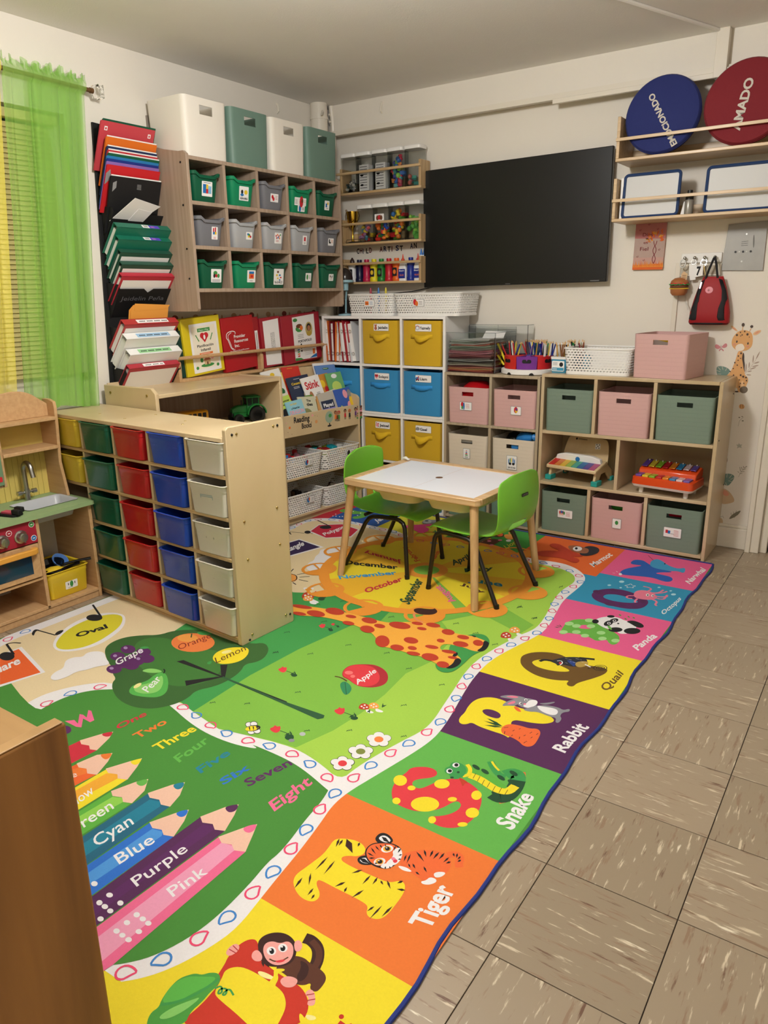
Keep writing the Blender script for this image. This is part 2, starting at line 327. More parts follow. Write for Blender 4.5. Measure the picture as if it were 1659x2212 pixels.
# ceiling lamp that lights the room (above the frame)
t = thing('ceiling_lamp', 'round flush ceiling lamp with white glass shade above the play table', 'lamp', (1.85, -.35, H))
g = G(); g.lathe([(.17, 0), (.17, -.02), (.16, -.03)], STEEL, n=28); part('base', t, g)
g = G(); g.lathe([(.15, -.03), (.15, -.04), (.12, -.055), (.02, -.06)], mat('lamp_glass', 'fff1d8', .4, emit=1.5), n=28); part('lamp_shade', t, g)

g = G(); p = [(2.345, 2.0), (2.10, 1.36), (1.72, .5)]
g.tube([(x, y, H-.006) for x, y in p], .008, CEIL, 6); struct('trim_11', g)     # painted-over wire on the ceiling
g = G(); g.box(0, .002, .63, 1.9, 1.19, 1.255, mat('border_cream', 'cfc4ae', .7)); g.box(.002, .0025, .63, 1.9, 1.19, 1.196, mat('border_line', 'a89a86', .7))
for k in range(9):
    y = .70+.145*k; fr = (Vector((.0022, y, 1.225)), Y_, Z_); g.poly(fr, ell(0, 0, .022, .016, 12), (mat('border_rust', '7e3a30', .7), mat('border_tan', 'a98a6a', .7))[k % 2], .0004)
    g.poly(fr, ell(.05, -.005, .007, .014, 10), mat('border_tan', 'a98a6a', .7), .0004)
solo('wall_border', 'cream paper border with faded flowers behind the binder ledge', 'wall border', g)
g = G(); g.box(0, .012, .634, .642, 2.05, 2.19, mat('rod_taupe', '8a8076', .6)); solo('wall_strip', 'short grey strip on the wall above the file rack', 'strip', g)
# ================================================================== STORAGE UNITS
def cubby(t, W, Dp, z0, z1, rows, m, mi, th=.018, back=True, side=None, edge=None, bev=.0015, x0=0):
    """local frame: x right, y into the unit, front at y=0. rows = [(zbottom_of_shelf, [divider x...]) ...] bottom to top"""
    for k, x in enumerate((x0, W-th)):
        g = G()
        if side: g.prism(side, 0, th, m, (Vector((x, 0, 0)), Y_, Z_))
        else: g.box(x, x+th, 0, Dp, z0, z1, m)
        part('side_panel', t, g, bevel=bev)
    zs = [r[0] for r in rows]+[z1-th]
    for z in zs:
        g = G(); g.box(x0+th, W-th, .001, Dp-.004, z, z+th, m); part('shelf', t, g, bevel=bev)
    for i, (z, dv) in enumerate(rows):
        for x in dv:
            g = G(); g.box(x-th/2, x+th/2, .002, Dp-.004, z+th, zs[i+1], m); part('divider', t, g, bevel=bev)
    if back:
        g = G(); g.box(x0+th, W-th, Dp-.004, Dp, z0+.002, z1-.002, mi); part('back_panel', t, g)
def screws(t, pts, fr, m=BRASS, r=.0055):
    g = G(); O, U, V = fr; N = U.cross(V)
    for x, y in pts: g.cyl(O+U*x+V*y, O+U*x+V*y+N*.003, r, m, 10, r*.7)
    o = part('screw_heads', t, g); o['kind'] = 'stuff'; return o
# ---- wall cubby on the left wall: frame local x -> +y, front faces +x
t = thing('wall_cubby', 'tan wooden wall-hung cubby unit with fifteen compartments', 'cubby shelf', (.30, .60, 0), 90, rot=(0, 0, radians(90)))
side = [(0, 1.262), (.30, 1.262), (.30, 2.06), (.10, 2.025), (.02, 2.015), (0, 2.0)]
side = [(0.01, 1.262), (.298, 1.262), (.298, 2.06), (.16, 2.02), (.05, 2.0), (.02, 2.0), (0, 1.985), (0, 1.275)]
zr = [1.355, 1.558, 1.762]; dv = [.246, .482, .718, .954]
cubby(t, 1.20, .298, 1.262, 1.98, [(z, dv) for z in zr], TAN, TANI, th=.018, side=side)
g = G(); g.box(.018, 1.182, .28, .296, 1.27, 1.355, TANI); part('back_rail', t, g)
screws(t, [(.15, -0), ], FR(0, 0, 0)) if 0 else None
g = G()
for y, z in ((.04, 1.95), (.045, 1.76), (.045, 1.56), (.045, 1.42)): g.cyl((-.002, y, z), (.001, y, z), .005, BLK, 8)
o = part('screw_heads', t, g); o['kind'] = 'stuff'
def cubby_bin(col, name):
    """open tote bin with wide flared rim that dips at the front"""
    g = G(); w, d, h = .17, .24, .135; m = mat('bin_'+name, col, .35)
    def ring(w_, d_, z, dip): 
        r = rrect(w_, d_, .02, z, 4)
        return [(x, y+.12, zz-(dip if (y < 0 and abs(x) < w_*.34) else 0)) for x, y, zz in dens(r)]
    def dens(r):
        o = []
        for i in range(len(r)):
            a, b = r[i], r[(i+1) % len(r)]
            n = 6 if abs(a[0]-b[0]) > .05 else 1
            for k in range(n): o.append(tuple(a[j]+(b[j]-a[j])*k/n for j in range(3)))
        return o
    g.loft([ring(.135, .20, 0, 0), ring(.14, .205, .004, 0), ring(.168, .232, h-.016, .014), ring(.186, .25, h-.014, .014), ring(.19, .254, h, .016), ring(.184, .25, h+.002, .016), ring(.166, .228, h-.002, .016), ring(.136, .20, .006, 0)], m, True, True)
    return g
GRN, LGN, GRY, LGY = '0c573c', '128459', '75767c', 'a9abae'
BINS = [[(GRN, 'green bin with a bead-stringing picture label', 'qb-4,-3,-1,3 qr-1,-3,1,3 qy-1,0,1,3 qs1,-3,4,2 lk-3.5,4.2,7,.1,1', ''), (LGN, 'bright green bin labelled with an octopus and a yellow fish', 'ek-2,1,1.2,1.6 eb-2,-1,1.8,1 ey2,1,1.8,1.6 lk-4,-3.5,8,.1,1', 'OCEAN ANIMALS'), (GRY, 'dark grey bin with a red chain-link picture label', 'er-2.5,1,1.3,1.6 er-1.2,-1.4,1.3,1.6 lr1,2.5,3,.3,1.8', ''), (LGN, 'green bin carrying two wide picture labels one above the other', 'la-4.5,2,2,.4,1.5 er.8,0,1.6,3 ew1.5,1,.9,1 lo3,2,1.5,.2,2', ''), (GRN, 'dark green bin with a blue puzzle and yellow pencil label', 'qb-3,-2,0,2 ey1.5,2,1.5,1.8 lk-2,-3,5,.1,1', '')],
        [(GRY, 'dark grey bin with red toy bottles on its label', 'qr-3,0,-1,4 qr0,1,2,4.5 qy0,-1,3,1 qb-3,-1,0,1 lr-2,-3,4,.2,1', ''), (LGY, 'light grey bin with a label of coloured beads', 'eb-2,2,1.4,1.4 eg0,1,1.6,1.6 ey-1,-1,1.5,1.2 er2,-1,1.5,1.4', ''), (LGY, 'light grey bin with a label of small dancing figures', 'er-3,2,.8,1 eo-1,3,.8,1 er1,2,.8,1 eg3,3,.8,1 er-2,0,.8,1 eb0,.5,.8,1 eo2,0,.8,1 lr-3,-2,6,.2,1', ''), (LGY, 'light grey bin with a single red figure on its label', 'qr-2,-1,2,3 er0,3,1.4,1 lk-2,-2.5,4,.2,1', ''), (GRY, 'dark grey bin with a black and white animal label', 'ek-3,1,1,2.4 ek-1.5,-1,1.4,1 lo.5,2.5,3,.3,1.6', '')],
        [(GRN, 'dark green bin with a forest animals picture label', 'eg-1,2,2,1.5 ek-2,0,1,1.5 er0,0,1.2,1.2 eg2,0,1.2,1.5 lk-4,-3,8,.2,1', ''), (LGN, 'bright green bin labelled with an orange block grid', 'qo-3,-2,3,3 qb-3,2,3,4 qr-1,-1,2,1 lk-2,-3.6,4,.1,1', ''), (GRN, 'dark green bin with a large modelling-dough molds label', 'ew-1,3,1,.8 ey-2,1,1,.7 eb1,1,1,.6 er2,-.5,.9,.5 ey-1,-1,1,.5 eb1,-2,.8,.5', 'Play-Doh MOLDS'), (GRN, 'dark green bin with a small cactus picture label', 'eg-2,0,1.6,3 lk1,2,2.5,.3,1.6', ''), (GRN, 'dark green bin labelled with striped blocks', 'qw-3,0,-1,3 qk0,-1,1,2 qk2,0,3,3 lk-3,-2,6,.1,1', '')]]
LS = [[(.068, .068), (.068, .068), (.062, .042), (.10, .042), (.045, .052)], [(.04, .06), (.045, .038), (.056, .056), (.036, .05), (.052, .042)], [(.07, .065), (.062, .062), (.08, .085), (.05, .045), (.046, .04)]]
LX = [[.005, .005, .005, -.01, .0], [.022, .028, .022, .018, .01], [.015, .03, .015, .022, .005]]
binm = {}
for r in range(3):
    for c_ in range(5):
        col, lab, art, tx = BINS[r][c_]
        if col not in binm: binm[col] = cubby_bin(col, {GRN: 'dark_green', LGN: 'bright_green', GRY: 'dark_grey', LGY: 'light_grey'}[col]).mesh('tote')
        xc = .018+.236*c_+.105+(.006 if c_ else 0); z = zr[2-r]+.018
        b = thing('storage_bin', lab+', %s cubby row' % ('top', 'middle', 'bottom')[r], 'bin', (.30+.004*((c_*7+r*3) % 4), .60+xc, z), 90, 'picture-label bins in the wall cubby')
        part('tote', b, binm[col])
        g = G(); lw, lh = LS[r][c_]; fr = (Vector((0, .0172, 0)), X_, Vector((0, -.134, 1)).normalized())
        yy = .062; card(g, fr, LX[r][c_], yy, lw, lh, art, tx)
        if (r, c_) == (0, 3): card(g, fr, .0, yy-.036, .06, .032, 'eb-2,0,1.6,3 lk1,2,3,.3,1.6', '')
        part('picture_label', b, g)
# ---- storage boxes with a slot handle
def slotbox(col, name, w=.28, d=.28, h=.245, r=.025, th=.004, taper=.0, ribs=True, hw=.085, hh=.026, hz=.185):
    mname = 'box_'+name; m = mat(mname, col, .5)
    if ribs and not m.get('r'):
        m['r'] = 1; nt = m.node_tree; tc = nt.nodes.new('ShaderNodeTexCoord'); br = nt.nodes.new('ShaderNodeTexBrick'); mp = nt.nodes.new('ShaderNodeMapping'); sx = nt.nodes.new('ShaderNodeSeparateXYZ'); cx = nt.nodes.new('ShaderNodeCombineXYZ'); ad = nt.nodes.new('ShaderNodeMath'); ad.operation = 'ADD'
        nt.links.new(tc.outputs['Object'], sx.inputs[0]); nt.links.new(sx.outputs[0], ad.inputs[0]); nt.links.new(sx.outputs[1], ad.inputs[1]); nt.links.new(ad.outputs[0], cx.inputs[0]); nt.links.new(sx.outputs[2], cx.inputs[1]); nt.links.new(cx.outputs[0], br.inputs[0])
        br.inputs['Scale'].default_value = 1; br.inputs['Brick Width'].default_value = .13; br.inputs['Row Height'].default_value = .021; br.inputs['Mortar Size'].default_value = .0009; br.inputs['Color1'].default_value = br.inputs['Color2'].default_value = (1, 1, 1, 1); br.inputs['Mortar'].default_value = (0, 0, 0, 1)
        bp = nt.nodes.new('ShaderNodeBump'); bp.inputs['Strength'].default_value = .55; bp.inputs['Distance'].default_value = .0015; nt.links.new(br.outputs[0], bp.inputs['Height']); nt.links.new(bp.outputs[0], nt.nodes['Principled BSDF'].inputs['Normal'])
    g = G(); k = lambda z: 1-taper*(1-z/h)
    # walls except the middle strip of the front
    def ring(z, off):
        R = rrect(w-2*off, d-2*off, max(.002, r-off), z, 4); n = len(R)
        # rrect starts at +x+y, goes to -x+y, -x-y, +x-y ; start path after the front strip
        path = [(hw/2+.0, -d/2+off, z)]+R[15:]+R[:15]+[(-hw/2-.0, -d/2+off, z)]
        return [(x*k(z), y*k(z)+d/2, z) for x, y, z in path]
    zz = [0, hz, hz+hh, h]
    o = [ring(z, 0) for z in zz]; i_ = [ring(z, th) for z in reversed(zz)]
    n = len(o[0]); rings = o+i_; g.loft(rings, m, False, False, closed=False)
    for z0, z1 in ((0, hz), (hz+hh, h)):
        def q(x, off, z): return (x*k(z), (-d/2+off)*k(z)+d/2, z)
        vs = [q(-hw/2, 0, z0), q(hw/2, 0, z0), q(hw/2, th, z0), q(-hw/2, th, z0), q(-hw/2, 0, z1), q(hw/2, 0, z1), q(hw/2, th, z1), q(-hw/2, th, z1)]
        g.add(vs, [(3, 2, 1, 0), (4, 5, 6, 7), (0, 1, 5, 4), (2, 3, 7, 6)], m)
    def q(x, off, z): return (x*k(z), (-d/2+off)*k(z)+d/2, z)
    for x in (-hw/2, hw/2): g.add([q(x, 0, hz), q(x, th, hz), q(x, th, hz+hh), q(x, 0, hz+hh)], [(0, 1, 2, 3)], m)
    g.loft([[(x*k(0), y*k(0)+d/2, z) for x, y, z in rrect(w, d, r, 0)], [(x*k(0), y*k(0)+d/2, z) for x, y, z in rrect(w-.002, d-.002, r, th)]], m)
    return g
CREAM, SAGE = 'e6dfd3', '688477'
for k, (col, nm, yy, w_) in enumerate(((CREAM, 'cream', .617, .285), (SAGE, 'sage_green', .918, .285), (CREAM, 'cream', 1.217, .285), (SAGE, 'sage_green', 1.515, .28))):
    lab = ('large cream plastic box at the end of the cubby top nearest the curtain', 'grey-green plastic box on the cubby top between the two cream boxes', 'cream plastic box on the cubby top between the two grey-green boxes', 'grey-green plastic box on the cubby top nearest the corner pipe')[k]
    b = thing('storage_box', lab, 'box', (.292, yy+w_/2, 1.982), 90, 'boxes on top of the wall cubby')
    g = slotbox(col, nm+'_smooth', w_, .27, .262, .03, ribs=False, hw=.085, hh=.04, hz=.19, taper=.05); part('box_shell', b, g)
# ---- narrow ledge with binders under the cubby
t = thing('binder_ledge', 'long narrow maple wall ledge with a front rail holding binders', 'ledge', (.115, .60, .9), 90)
for x0, x1 in ((0, .018), (.62, .642), (1.245, 1.265)):
    g = G(); g.prism([(0, 0), (.112, 0), (.112, .13), (.08, .15), (.05, .14), (.012, .12), (0, .1)], x0, x1, MAPLE, (Vector((0, 0, 0)), Y_, Z_)); part('bracket', t, g, bevel=.002)
g = G(); g.box(.018, 1.245, .0, .112, .0, .016, MAPLE); part('shelf', t, g, bevel=.002)
g = G(); g.tube([(-.004, -.008, .125), (1.268, -.008, .125)], .0095, MAPLE, 10); part('rail', t, g)
g = G(); g.box(.018, 1.245, .106, .112, .016, .06, MAPLE); part('back_rail', t, g)
def binder(w, h, th, col, cover=None, name='ring_binder'):
    """standing closed binder, cover faces -y; spine on the left"""
    m = mat('vinyl_'+name+str(col), col, .35); g = G()
    g.box(0, w, 0, .003, 0, h, m); g.box(0, w, th-.003, th, 0, h, m); g.box(-.002, .002, 0, th, 0, h, m)
    p = G(); p.box(.012, w-.012, .005, th-.005, .008, h-.008, PAPER)
    return g, p
LED = [
 ('dark green binder at the curtain end of the ledge, mostly hidden', '0c3a33', .635, .10, .245, .03, 0, None, .012),
 ('yellow binder with a white infant planning cover on the ledge', 'd9c320', .675, .225, .275, .045, 3, 'plan', 0),
 ('red folder with white provider lettering on the ledge', 'ab1820', .960, .225, .27, .03, 0, 'prov', .0),
 ('thick maroon binder with a spine label leaning at the middle post', '9c1a26', 1.212, .05, .27, .03, 0, 'spine', .01),
 ('wine red binder with a plain white cover sheet, standing half open', '9f2230', 1.268, .165, .262, .02, -2, 'sheet', .0),
 ('wine red portfolio binder with a portrait cover on the ledge', 'a32433', 1.452, .275, .265, .04, 2, 'port', .0),
 ('dark red binder behind the end post of the ledge, partly hidden', '8d1620', 1.735, .11, .265, .02, 0, None, .045)]
for lab, col, y, w_, h_, th_, tw, cov, back in LED:
    b = thing('ring_binder', lab, 'binder', (.096-back, y, .918), 0, 'binders standing on the wall ledge', rot=(0, radians(-4), radians(90+tw*.5)))
    b.scale = ({'plan': 1.235, 'prov': 1.1, 'port': 1.35, 'sheet': 1.02}.get(cov, 1), 1, {None: 1.0}.get(cov, 1.1))
    gb, gp = binder(w_, h_, th_, col); part('cover', b, gb, bevel=.0015); part('pages', b, gp)
    if not cov: continue
    g = G(); fr = FR(0, -.0005, 0)
    if cov == 'plan':
        g.prism(rr2(.165, .235, .003, 2, .122, .128), 0, .0006, PAPER, fr); g.prism(rr2(.14, .205, .006, 3, .122, .13), .0006, .0009, mat('card_cream', 'efe7d3', .7), fr)
        g.poly(fr, [(.085, .205), (.16, .205), (.16, .222), (.085, .222)], GREENP, .0013); g.text(fr, 'Mayo / May', .122, .209, .008, PAPER, .0016, center=True, width=.06)
        for s in (-1, 1):
            g.poly(fr, ell(.122+s*.011, .186, .014, .014, 14), RED, .0013+s*.0001)
            for q in range(4): g.poly(fr, ell(.122+s*(.036+.004*q), .165+.008*q, .003, .0055, 8, -s*30), GREENP, .0013)
        g.poly(fr, [(.098, .182), (.146, .182), (.122, .152)], RED, .0016); g.poly(fr, ell(.122, .178, .006, .012), PAPER, .0019)
        g.text(fr, 'Planificación', .122, .132, .0125, INK, .0013, center=True, width=.098, bold=.02); g.text(fr, 'Infantil', .122, .112, .0125, INK, .0013, center=True, width=.058, bold=.02)
        g.poly(fr, [(.082, .094), (.162, .094), (.162, .104), (.082, .104)], ORP, .0013); lines(g, fr, .09, .1, .06, 1, .01, PAPER, .002, .0016)
        g.poly(fr, ell(.122, .042, .04, .009), GREENP, .0013); g.poly(fr, [(.105, .045), (.14, .045), (.14, .066), (.105, .066)], mat('print_sand', 'd8b98c'), .0016); g.poly(fr, [(.098, .066), (.147, .066), (.122, .086)], mat('print_terracotta', 'b0654a'), .0019); g.poly(fr, [(.118, .045), (.127, .045), (.127, .058), (.118, .058)], BRNP, .0019); g.poly(fr, ell(.155, .075, .008, .008), PKP, .0014); g.poly(fr, ell(.09, .07, .009, .012), GREENP, .0014)
        for x in (.06, .184): g.poly(fr, ell(x, .035, .008, .008), GREENP, .0013)
    elif cov == 'prov':
        for i, s in enumerate(('Provider', 'Resources', 'Inc.')): g.text(fr, s, .075, .165-.023*i, .0155, PAPER, .0008, width=(.083, .10, .035)[i], bold=.02)
        g.text(fr, "Provider's Food Program", .04, .098, .0065, PAPER, .0008, width=.135, bold=.02)
        path = [(.065, .115), (.05, .112), (.036, .15), (.03, .165), (.022, .17), (.024, .19), (.04, .2), (.07, .203), (.09, .195), (.085, .184)]
        for q in stroke(chaikin(path, 2, False), .004): g.poly(fr, q, PAPER, .0008)
        for q in stroke(chaikin([(.075, .11), (.058, .105), (.044, .15), (.034, .168), (.034, .185), (.06, .196)], 2, False), .003): g.poly(fr, q, PAPER, .0009)
    elif cov == 'spine':
        g.prism([(.012, .09), (.036, .09), (.036, .2), (.012, .2)], 0, .0006, PAPER, fr); fr2 = (Vector((0, -.0005, 0)), Vector((0, 0, -1)), X_); lines(g, fr2, -.19, .028, .09, 2, .006, h=.0011)
    elif cov == 'sheet':
        g.prism([(.02, .012), (.15, .004), (.15, .25), (.02, .245)], 0, .0006, PAPER, fr); fr2 = (Vector((0, -.0005, 0)), Vector((0, 0, -1)), X_)
        for i, s in enumerate(('ALEXANDRA', 'DOCUMENTAL', 'DOCUMENTOS')): g.text(fr2, s, -.18, .075+.012*i, .008, INK, .0011, width=.085)
    else:
        g.prism([(.075, .015), (.235, .005), (.235, .255), (.075, .252)], 0, .0006, PAPER, fr); fr3 = FR(.075, -.0005, .01)
        g.poly(fr3, ell(.115, .165, .026, .04, 18), mat('portrait_olive', 'b9a566'), .001); g.poly(fr3, ell(.115, .175, .0165, .022, 16), INK, .0013); g.poly(fr3, ell(.115, .17, .0115, .016, 14), mat('print_skin', 'a8714f'), .0016); g.poly(fr3, ell(.115, .14, .02, .014), mat('print_mustard', 'b59a3c'), .0015)
        for x, y, rx, ry, m in ((.045, .19, .022, .012, BRNP), (.03, .175, .012, .012, GREENP), (.06, .178, .012, .014, ORP), (.045, .165, .02, .008, GREENP), (.02, .225, .016, .01, GREENP)): g.poly(fr3, ell(x, y, rx, ry, 12), m, .001+x*.002)
        g.text(fr3, 'PORTAFOLIO', .08, .098, .013, INK, .001, center=True, width=.10, bold=.03); lines(g, fr3, .03, .142, .07, 3, .009); lines(g, fr3, .07, .075, .055, 6, .01)
        for k_ in range(4): g.poly(fr3, [(.02, .02+k_*.012), (.036, .02+k_*.012), (.036, .027+k_*.012), (.02, .027+k_*.012)], (RED, ORP, GREENP, BLUEP)[k_], .001)
        for k_ in range(3): g.poly(fr3, ell(.05, .05+k_*.018, .005, .006), INK, .001)
        g.poly(fr3, [(.0, .0), (.06, .0), (.04, .012), (.0, .016)], GREENP, .0012); g.poly(fr3, [(.105, .0), (.16, .0), (.16, .02), (.13, .012)], BLUEP, .0012); g.poly(fr3, [(.13, .02), (.148, .02), (.148, .05), (.13, .05)], ORP, .0014)
    part('cover_print', b, g)['kind'] = 'stuff'
# ---- black wall pocket rack with folders
t = thing('wall_file_rack', 'tall black wall pocket rack stuffed with folders and binders beside the curtain', 'file rack', (.002, .25, .90), 90)
g = G(); g.prism([(0, 0), (.36, 0), (.42, 1.19), (.065, 1.21)], .0, .01, BLKM, FR(0, 0, 0)); part('back_panel', t, g, bevel=.002)
for k, z in enumerate((.075, .27, .475, .66, .82, .96, 1.09)):
    xs = .02+.05*z; g = G(); w_ = .335; e = .118-.004*k
    g.loft([[(xs, -.014, z-.13), (xs, -e, z), (xs, -e+.003, z), (xs, -.014, z-.126)], [(xs+w_/2-.03, -.014, z-.13), (xs+w_/2-.03, -e, z), (xs+w_/2-.03, -e+.003, z), (xs+w_/2-.03, -.014, z-.126)], [(xs+w_/2, -.014, z-.13), (xs+w_/2, -e+.012, z-.018), (xs+w_/2, -e+.015, z-.018), (xs+w_/2, -.014, z-.126)], [(xs+w_/2+.03, -.014, z-.13), (xs+w_/2+.03, -e, z), (xs+w_/2+.03, -e+.003, z), (xs+w_/2+.03, -.014, z-.126)], [(xs+w_, -.014, z-.13), (xs+w_, -e, z), (xs+w_, -e+.003, z), (xs+w_, -.014, z-.126)]], BLKM)
    for x in (xs-.002, xs+w_): g.prism([(-.012, z-.14), (-.016, z-.135), (-e, z), (-e+.01, z+.02), (-.012, z+.03)], x-.001, x+.001, BLKM, (Vector((0, 0, 0)), Y_, Z_))
    part('pocket', t, g)
g = G(); fr = (Vector((.06, -.0175, .345)), X_, Vector((0, -.098, .13)).normalized()); g.text(fr, 'Jeidelin Peña', .0, .095, .024, mat('grey_marker', '6a6a70', .6), .0012, width=.26); part('name_writing', t, g)
def leaf_item(lab, cat, nm, z, xo, h, y0, tilt, grp):
    """place an item whose top edge is at height z and distance xo from the wall, leaning out by tilt"""
    b = thing(nm, lab, cat, (0, 0, 0), 90, grp); a = radians(tilt)
    b.matrix_world = Matrix.Translation((xo-h*sin(a), y0, z-h*cos(a))) @ Matrix.Rotation(radians(90), 4, 'Z') @ Matrix.Rotation(a, 4, 'X'); return b
def folder(lab, col, z, xo=.12, h=.22, w_=.30, y0=.285, tilt=25, paper=True, art=None):
    b = leaf_item(lab, 'folder', 'paper_folder', z, xo, h, y0, tilt, 'folders in the wall file rack')
    m = mat('folder_'+col, col, .55); g = G(); g.box(0, w_, 0, .001, 0, h, m); g.box(-.001, w_+.001, .004, .005, 0, h-.004, m); g.box(0, w_, 0, .005, 0, .001, m); part('cover', b, g)
    if paper: g = G(); g.box(.004, w_-.002, .0015, .0035, .003, h+.005, PAPER); part('papers', b, g)
    if art: g = G(); art(g, FR(0, 0, 0), w_, h); part('cover_print', b, g)
    return b
def bnd(lab, col, z, th, h=.18, w_=.31, y0=.28, tilt=40, xo=.125, lab_=None, pocket=False):
    b = leaf_item(lab, 'binder', 'ring_binder', z, xo, h, y0, tilt, 'binders in the wall file rack')
    m = mat('vinyl_'+col, col, .35); g = G(); g.box(0, w_, -th, -th+.003, 0, h, m); g.box(0, w_, -.003, 0, 0, h, m); g.box(0, w_, -th, 0, h-.003, h, m); part('cover', b, g, bevel=.001)
    g = G(); g.box(.01, w_-.012, -th+.004, -.004, .005, h-.025, PAPER); part('pages', b, g)
    for s in (.02, w_/2, w_-.02):
        g = G(); g.tube([(s, -th*.25, h-.03), (s, -th*.2, h-.012), (s, -th*.5, h-.006), (s, -th*.8, h-.012), (s, -th*.75, h-.03)], .0015, STEEL, 6); part('ring', b, g)
    if lab_:
        g = G(); x0_, x1_, mt, tx = lab_; fr = (Vector((0, -th, h+.0004)), X_, Y_)
        g.poly(fr, [(x0_, th*.2), (x1_, th*.2), (x1_, th*.8), (x0_, th*.8)], mt, .0002)
        if tx == 'bar': g.poly(fr, [(x0_, th*.2), (x0_+.04, th*.2), (x0_+.04, th*.8), (x0_, th*.8)], PAPER, .0005); [g.poly(fr, [(x0_+.01+q*.005, th*.35), (x0_+.0125+q*.005, th*.35), (x0_+.0125+q*.005, th*.7), (x0_+.01+q*.005, th*.7)], INK, .0008) for q in range(5)]; lines(g, fr, x0_+.05, th*.6, .035, 2, th*.2, PKP)
        else: [g.poly(fr, [(x0_+.006+.009*q, th*.4), (x0_+.0125+.009*q, th*.4), (x0_+.0125+.009*q, th*.56), (x0_+.006+.009*q, th*.56)], INK, .0006) for q in range(int((x1_-x0_)/.009)-1) if q % 5]
        part('spine_label', b, g)
    if pocket: g = G(); g.poly(FR(0, -th-.0005, 0), [(.012, .01), (w_-.014, .01), (w_-.014, h-.022), (.012, h-.022)], PAPER, .0002); part('cover_sheet', b, g)
    return b
def tagart(g, fr, w_, h):
    for x in (.03, w_-.03): g.poly(fr, [(x-.008, h-.04), (x+.008, h-.04), (x+.008, h-.022), (x-.008, h-.022)], PAPER, .0006); g.poly(fr, [(x-.004, h-.036), (x+.004, h-.036), (x+.004, h-.027), (x-.004, h-.027)], RED, .0009)
folder('dark green folder at the very top of the black wall rack', '14543a', 2.115, .095, .20, .295, .315, 22, False)
folder('rose red folder with two small white stickers, in the top pocket', 'c2414a', 2.10, .12, .22, .30, .285, 25, False, tagart)
folder('orange folder with white papers, second pocket from the top', 'd96d1c', 2.035, .125, .22, .283, .30)
folder('navy folder just below the orange one in the wall rack', '1b2c55', 1.995, .125, .22, .28, .298)
folder('red folder edge squeezed under the navy folder', 'b92b35', 1.980, .125, .22, .28, .30)
folder('deep green folder below the white sheets of the wall rack', '0e5a3c', 1.967, .125, .22, .29, .30)
folder('bright blue folder in the middle of the rack stack', '2a7bb5', 1.955, .125, .22, .292, .292, paper=False)
folder('dark blue folder directly below the bright blue one', '1c3184', 1.943, .125, .22, .292, .29, paper=False)
folder('lilac folder directly above the bright red one', '8d69b4', 1.931, .125, .22, .295, .288, paper=False)
folder('bright red folder with a grey corner, above the black one', 'c41f26', 1.918, .125, .22, .30, .288, 25, False, lambda g, fr, w_, h: (g.poly(fr, [(0, .13), (.03, .16), (.02, .2), (0, .18)], GRYP, .0006), lines(g, fr, .15, .17, .02, 3, .004, PAPER)))
folder('large black folder with white paper edge in the wall rack', '141416', 1.872, .125, .26, .29, .30, 20, True, lambda g, fr, w_, h: (g.poly(fr, [(.015, .19), (.035, .21), (.035, .24), (.015, .23)], GRYP, .0006), lines(g, fr, .15, .235, .03, 5, .005, GRYP)))
b = leaf_item('open white envelope with a torn flap in the wall rack', 'envelope', 'envelope', 1.765, .17, .13, .285, 50, 'folders in the wall file rack')
g = G(); fr = FR(0, 0, 0); g.prism([(.02, .0), (.17, .0), (.255, .115), (.09, .15)], 0, .0015, PAPER, fr); part('back_sheet', b, g); g = G(); g.prism([(.11, -.01), (.20, .0), (.225, .075), (.14, .09)], .002, .003, PAPER, fr); part('flap', b, g)
VIO = mat('violet_sticker', '5b45c4', .5)
bnd('green binder with a violet barcode sticker, upper of the two', '1a6b54', 1.672, .036, .17, .32, .285, lab_=(.15, .25, VIO, 'bar'))
bnd('green binder with a violet barcode sticker, lower of the two', '1a6b54', 1.617, .034, .17, .32, .288, lab_=(.15, .25, VIO, 'bar'))
bnd('dark green binder with a white cover sheet, upper of the two', '24503f', 1.556, .028, .17, .31, .293, pocket=True)
bnd('dark green binder with a white cover sheet, just above the red', '24503f', 1.502, .028, .17, .31, .293, pocket=True)
bnd('cherry red binder with beige cover sheet above the written name', 'b52a3b', 1.450, .030, .17, .315, .285, pocket=True)
b = leaf_item('pair of orange manila envelopes standing in the lower pocket', 'envelope', 'manila_envelope', 1.30, .11, .15, .335, 15, 'folders in the wall file rack')
MAN = mat('manila_orange', 'e19c42', .6)
for k in range(2):
    q = k*.008; g = G(); g.prism([(q, 0), (.228+q, 0), (.228+q, .135+q), (.02+q, .145+q), (q, .125)], .004*k, .004*k+.002, MAN, FR(0, 0, 0)); g.prism([(.02+q, .115+q), (.22+q, .12+q), (.235+q, .14+q), (.02+q, .15+q)], .004*k+.0025, .004*k+.0035, MAN, FR(0, 0, 0)); part('envelope_sheet', b, g)
LBW = PAPER; LBB = mat('label_blue', '9cc0dc', .6); LBG = mat('label_green', '96cc94', .6)
bnd('red binder with white spine label below the manila envelopes', 'b03434', 1.235, .040, .19, .33, .265, lab_=(.08, .27, LBW, 'ADMINISTRATION AND PROGRAM'), pocket=True)
bnd('white binder with a pale blue spine label', 'e9e9e6', 1.170, .044, .19, .325, .265, lab_=(.07, .27, LBB, 'HEALTH AND SAFETY'))
bnd('white binder with a pale green spine label and two rivets', 'e9e9e6', 1.095, .044, .17, .322, .275, lab_=(.06, .26, LBG, 'OBSERVATION'))
bnd('red binder with a small white label, lowest in the wall rack', 'ad2f3c', 1.022, .032, .15, .315, .268, lab_=(.09, .22, LBW, 'DEVELOPMENT'), pocket=True)
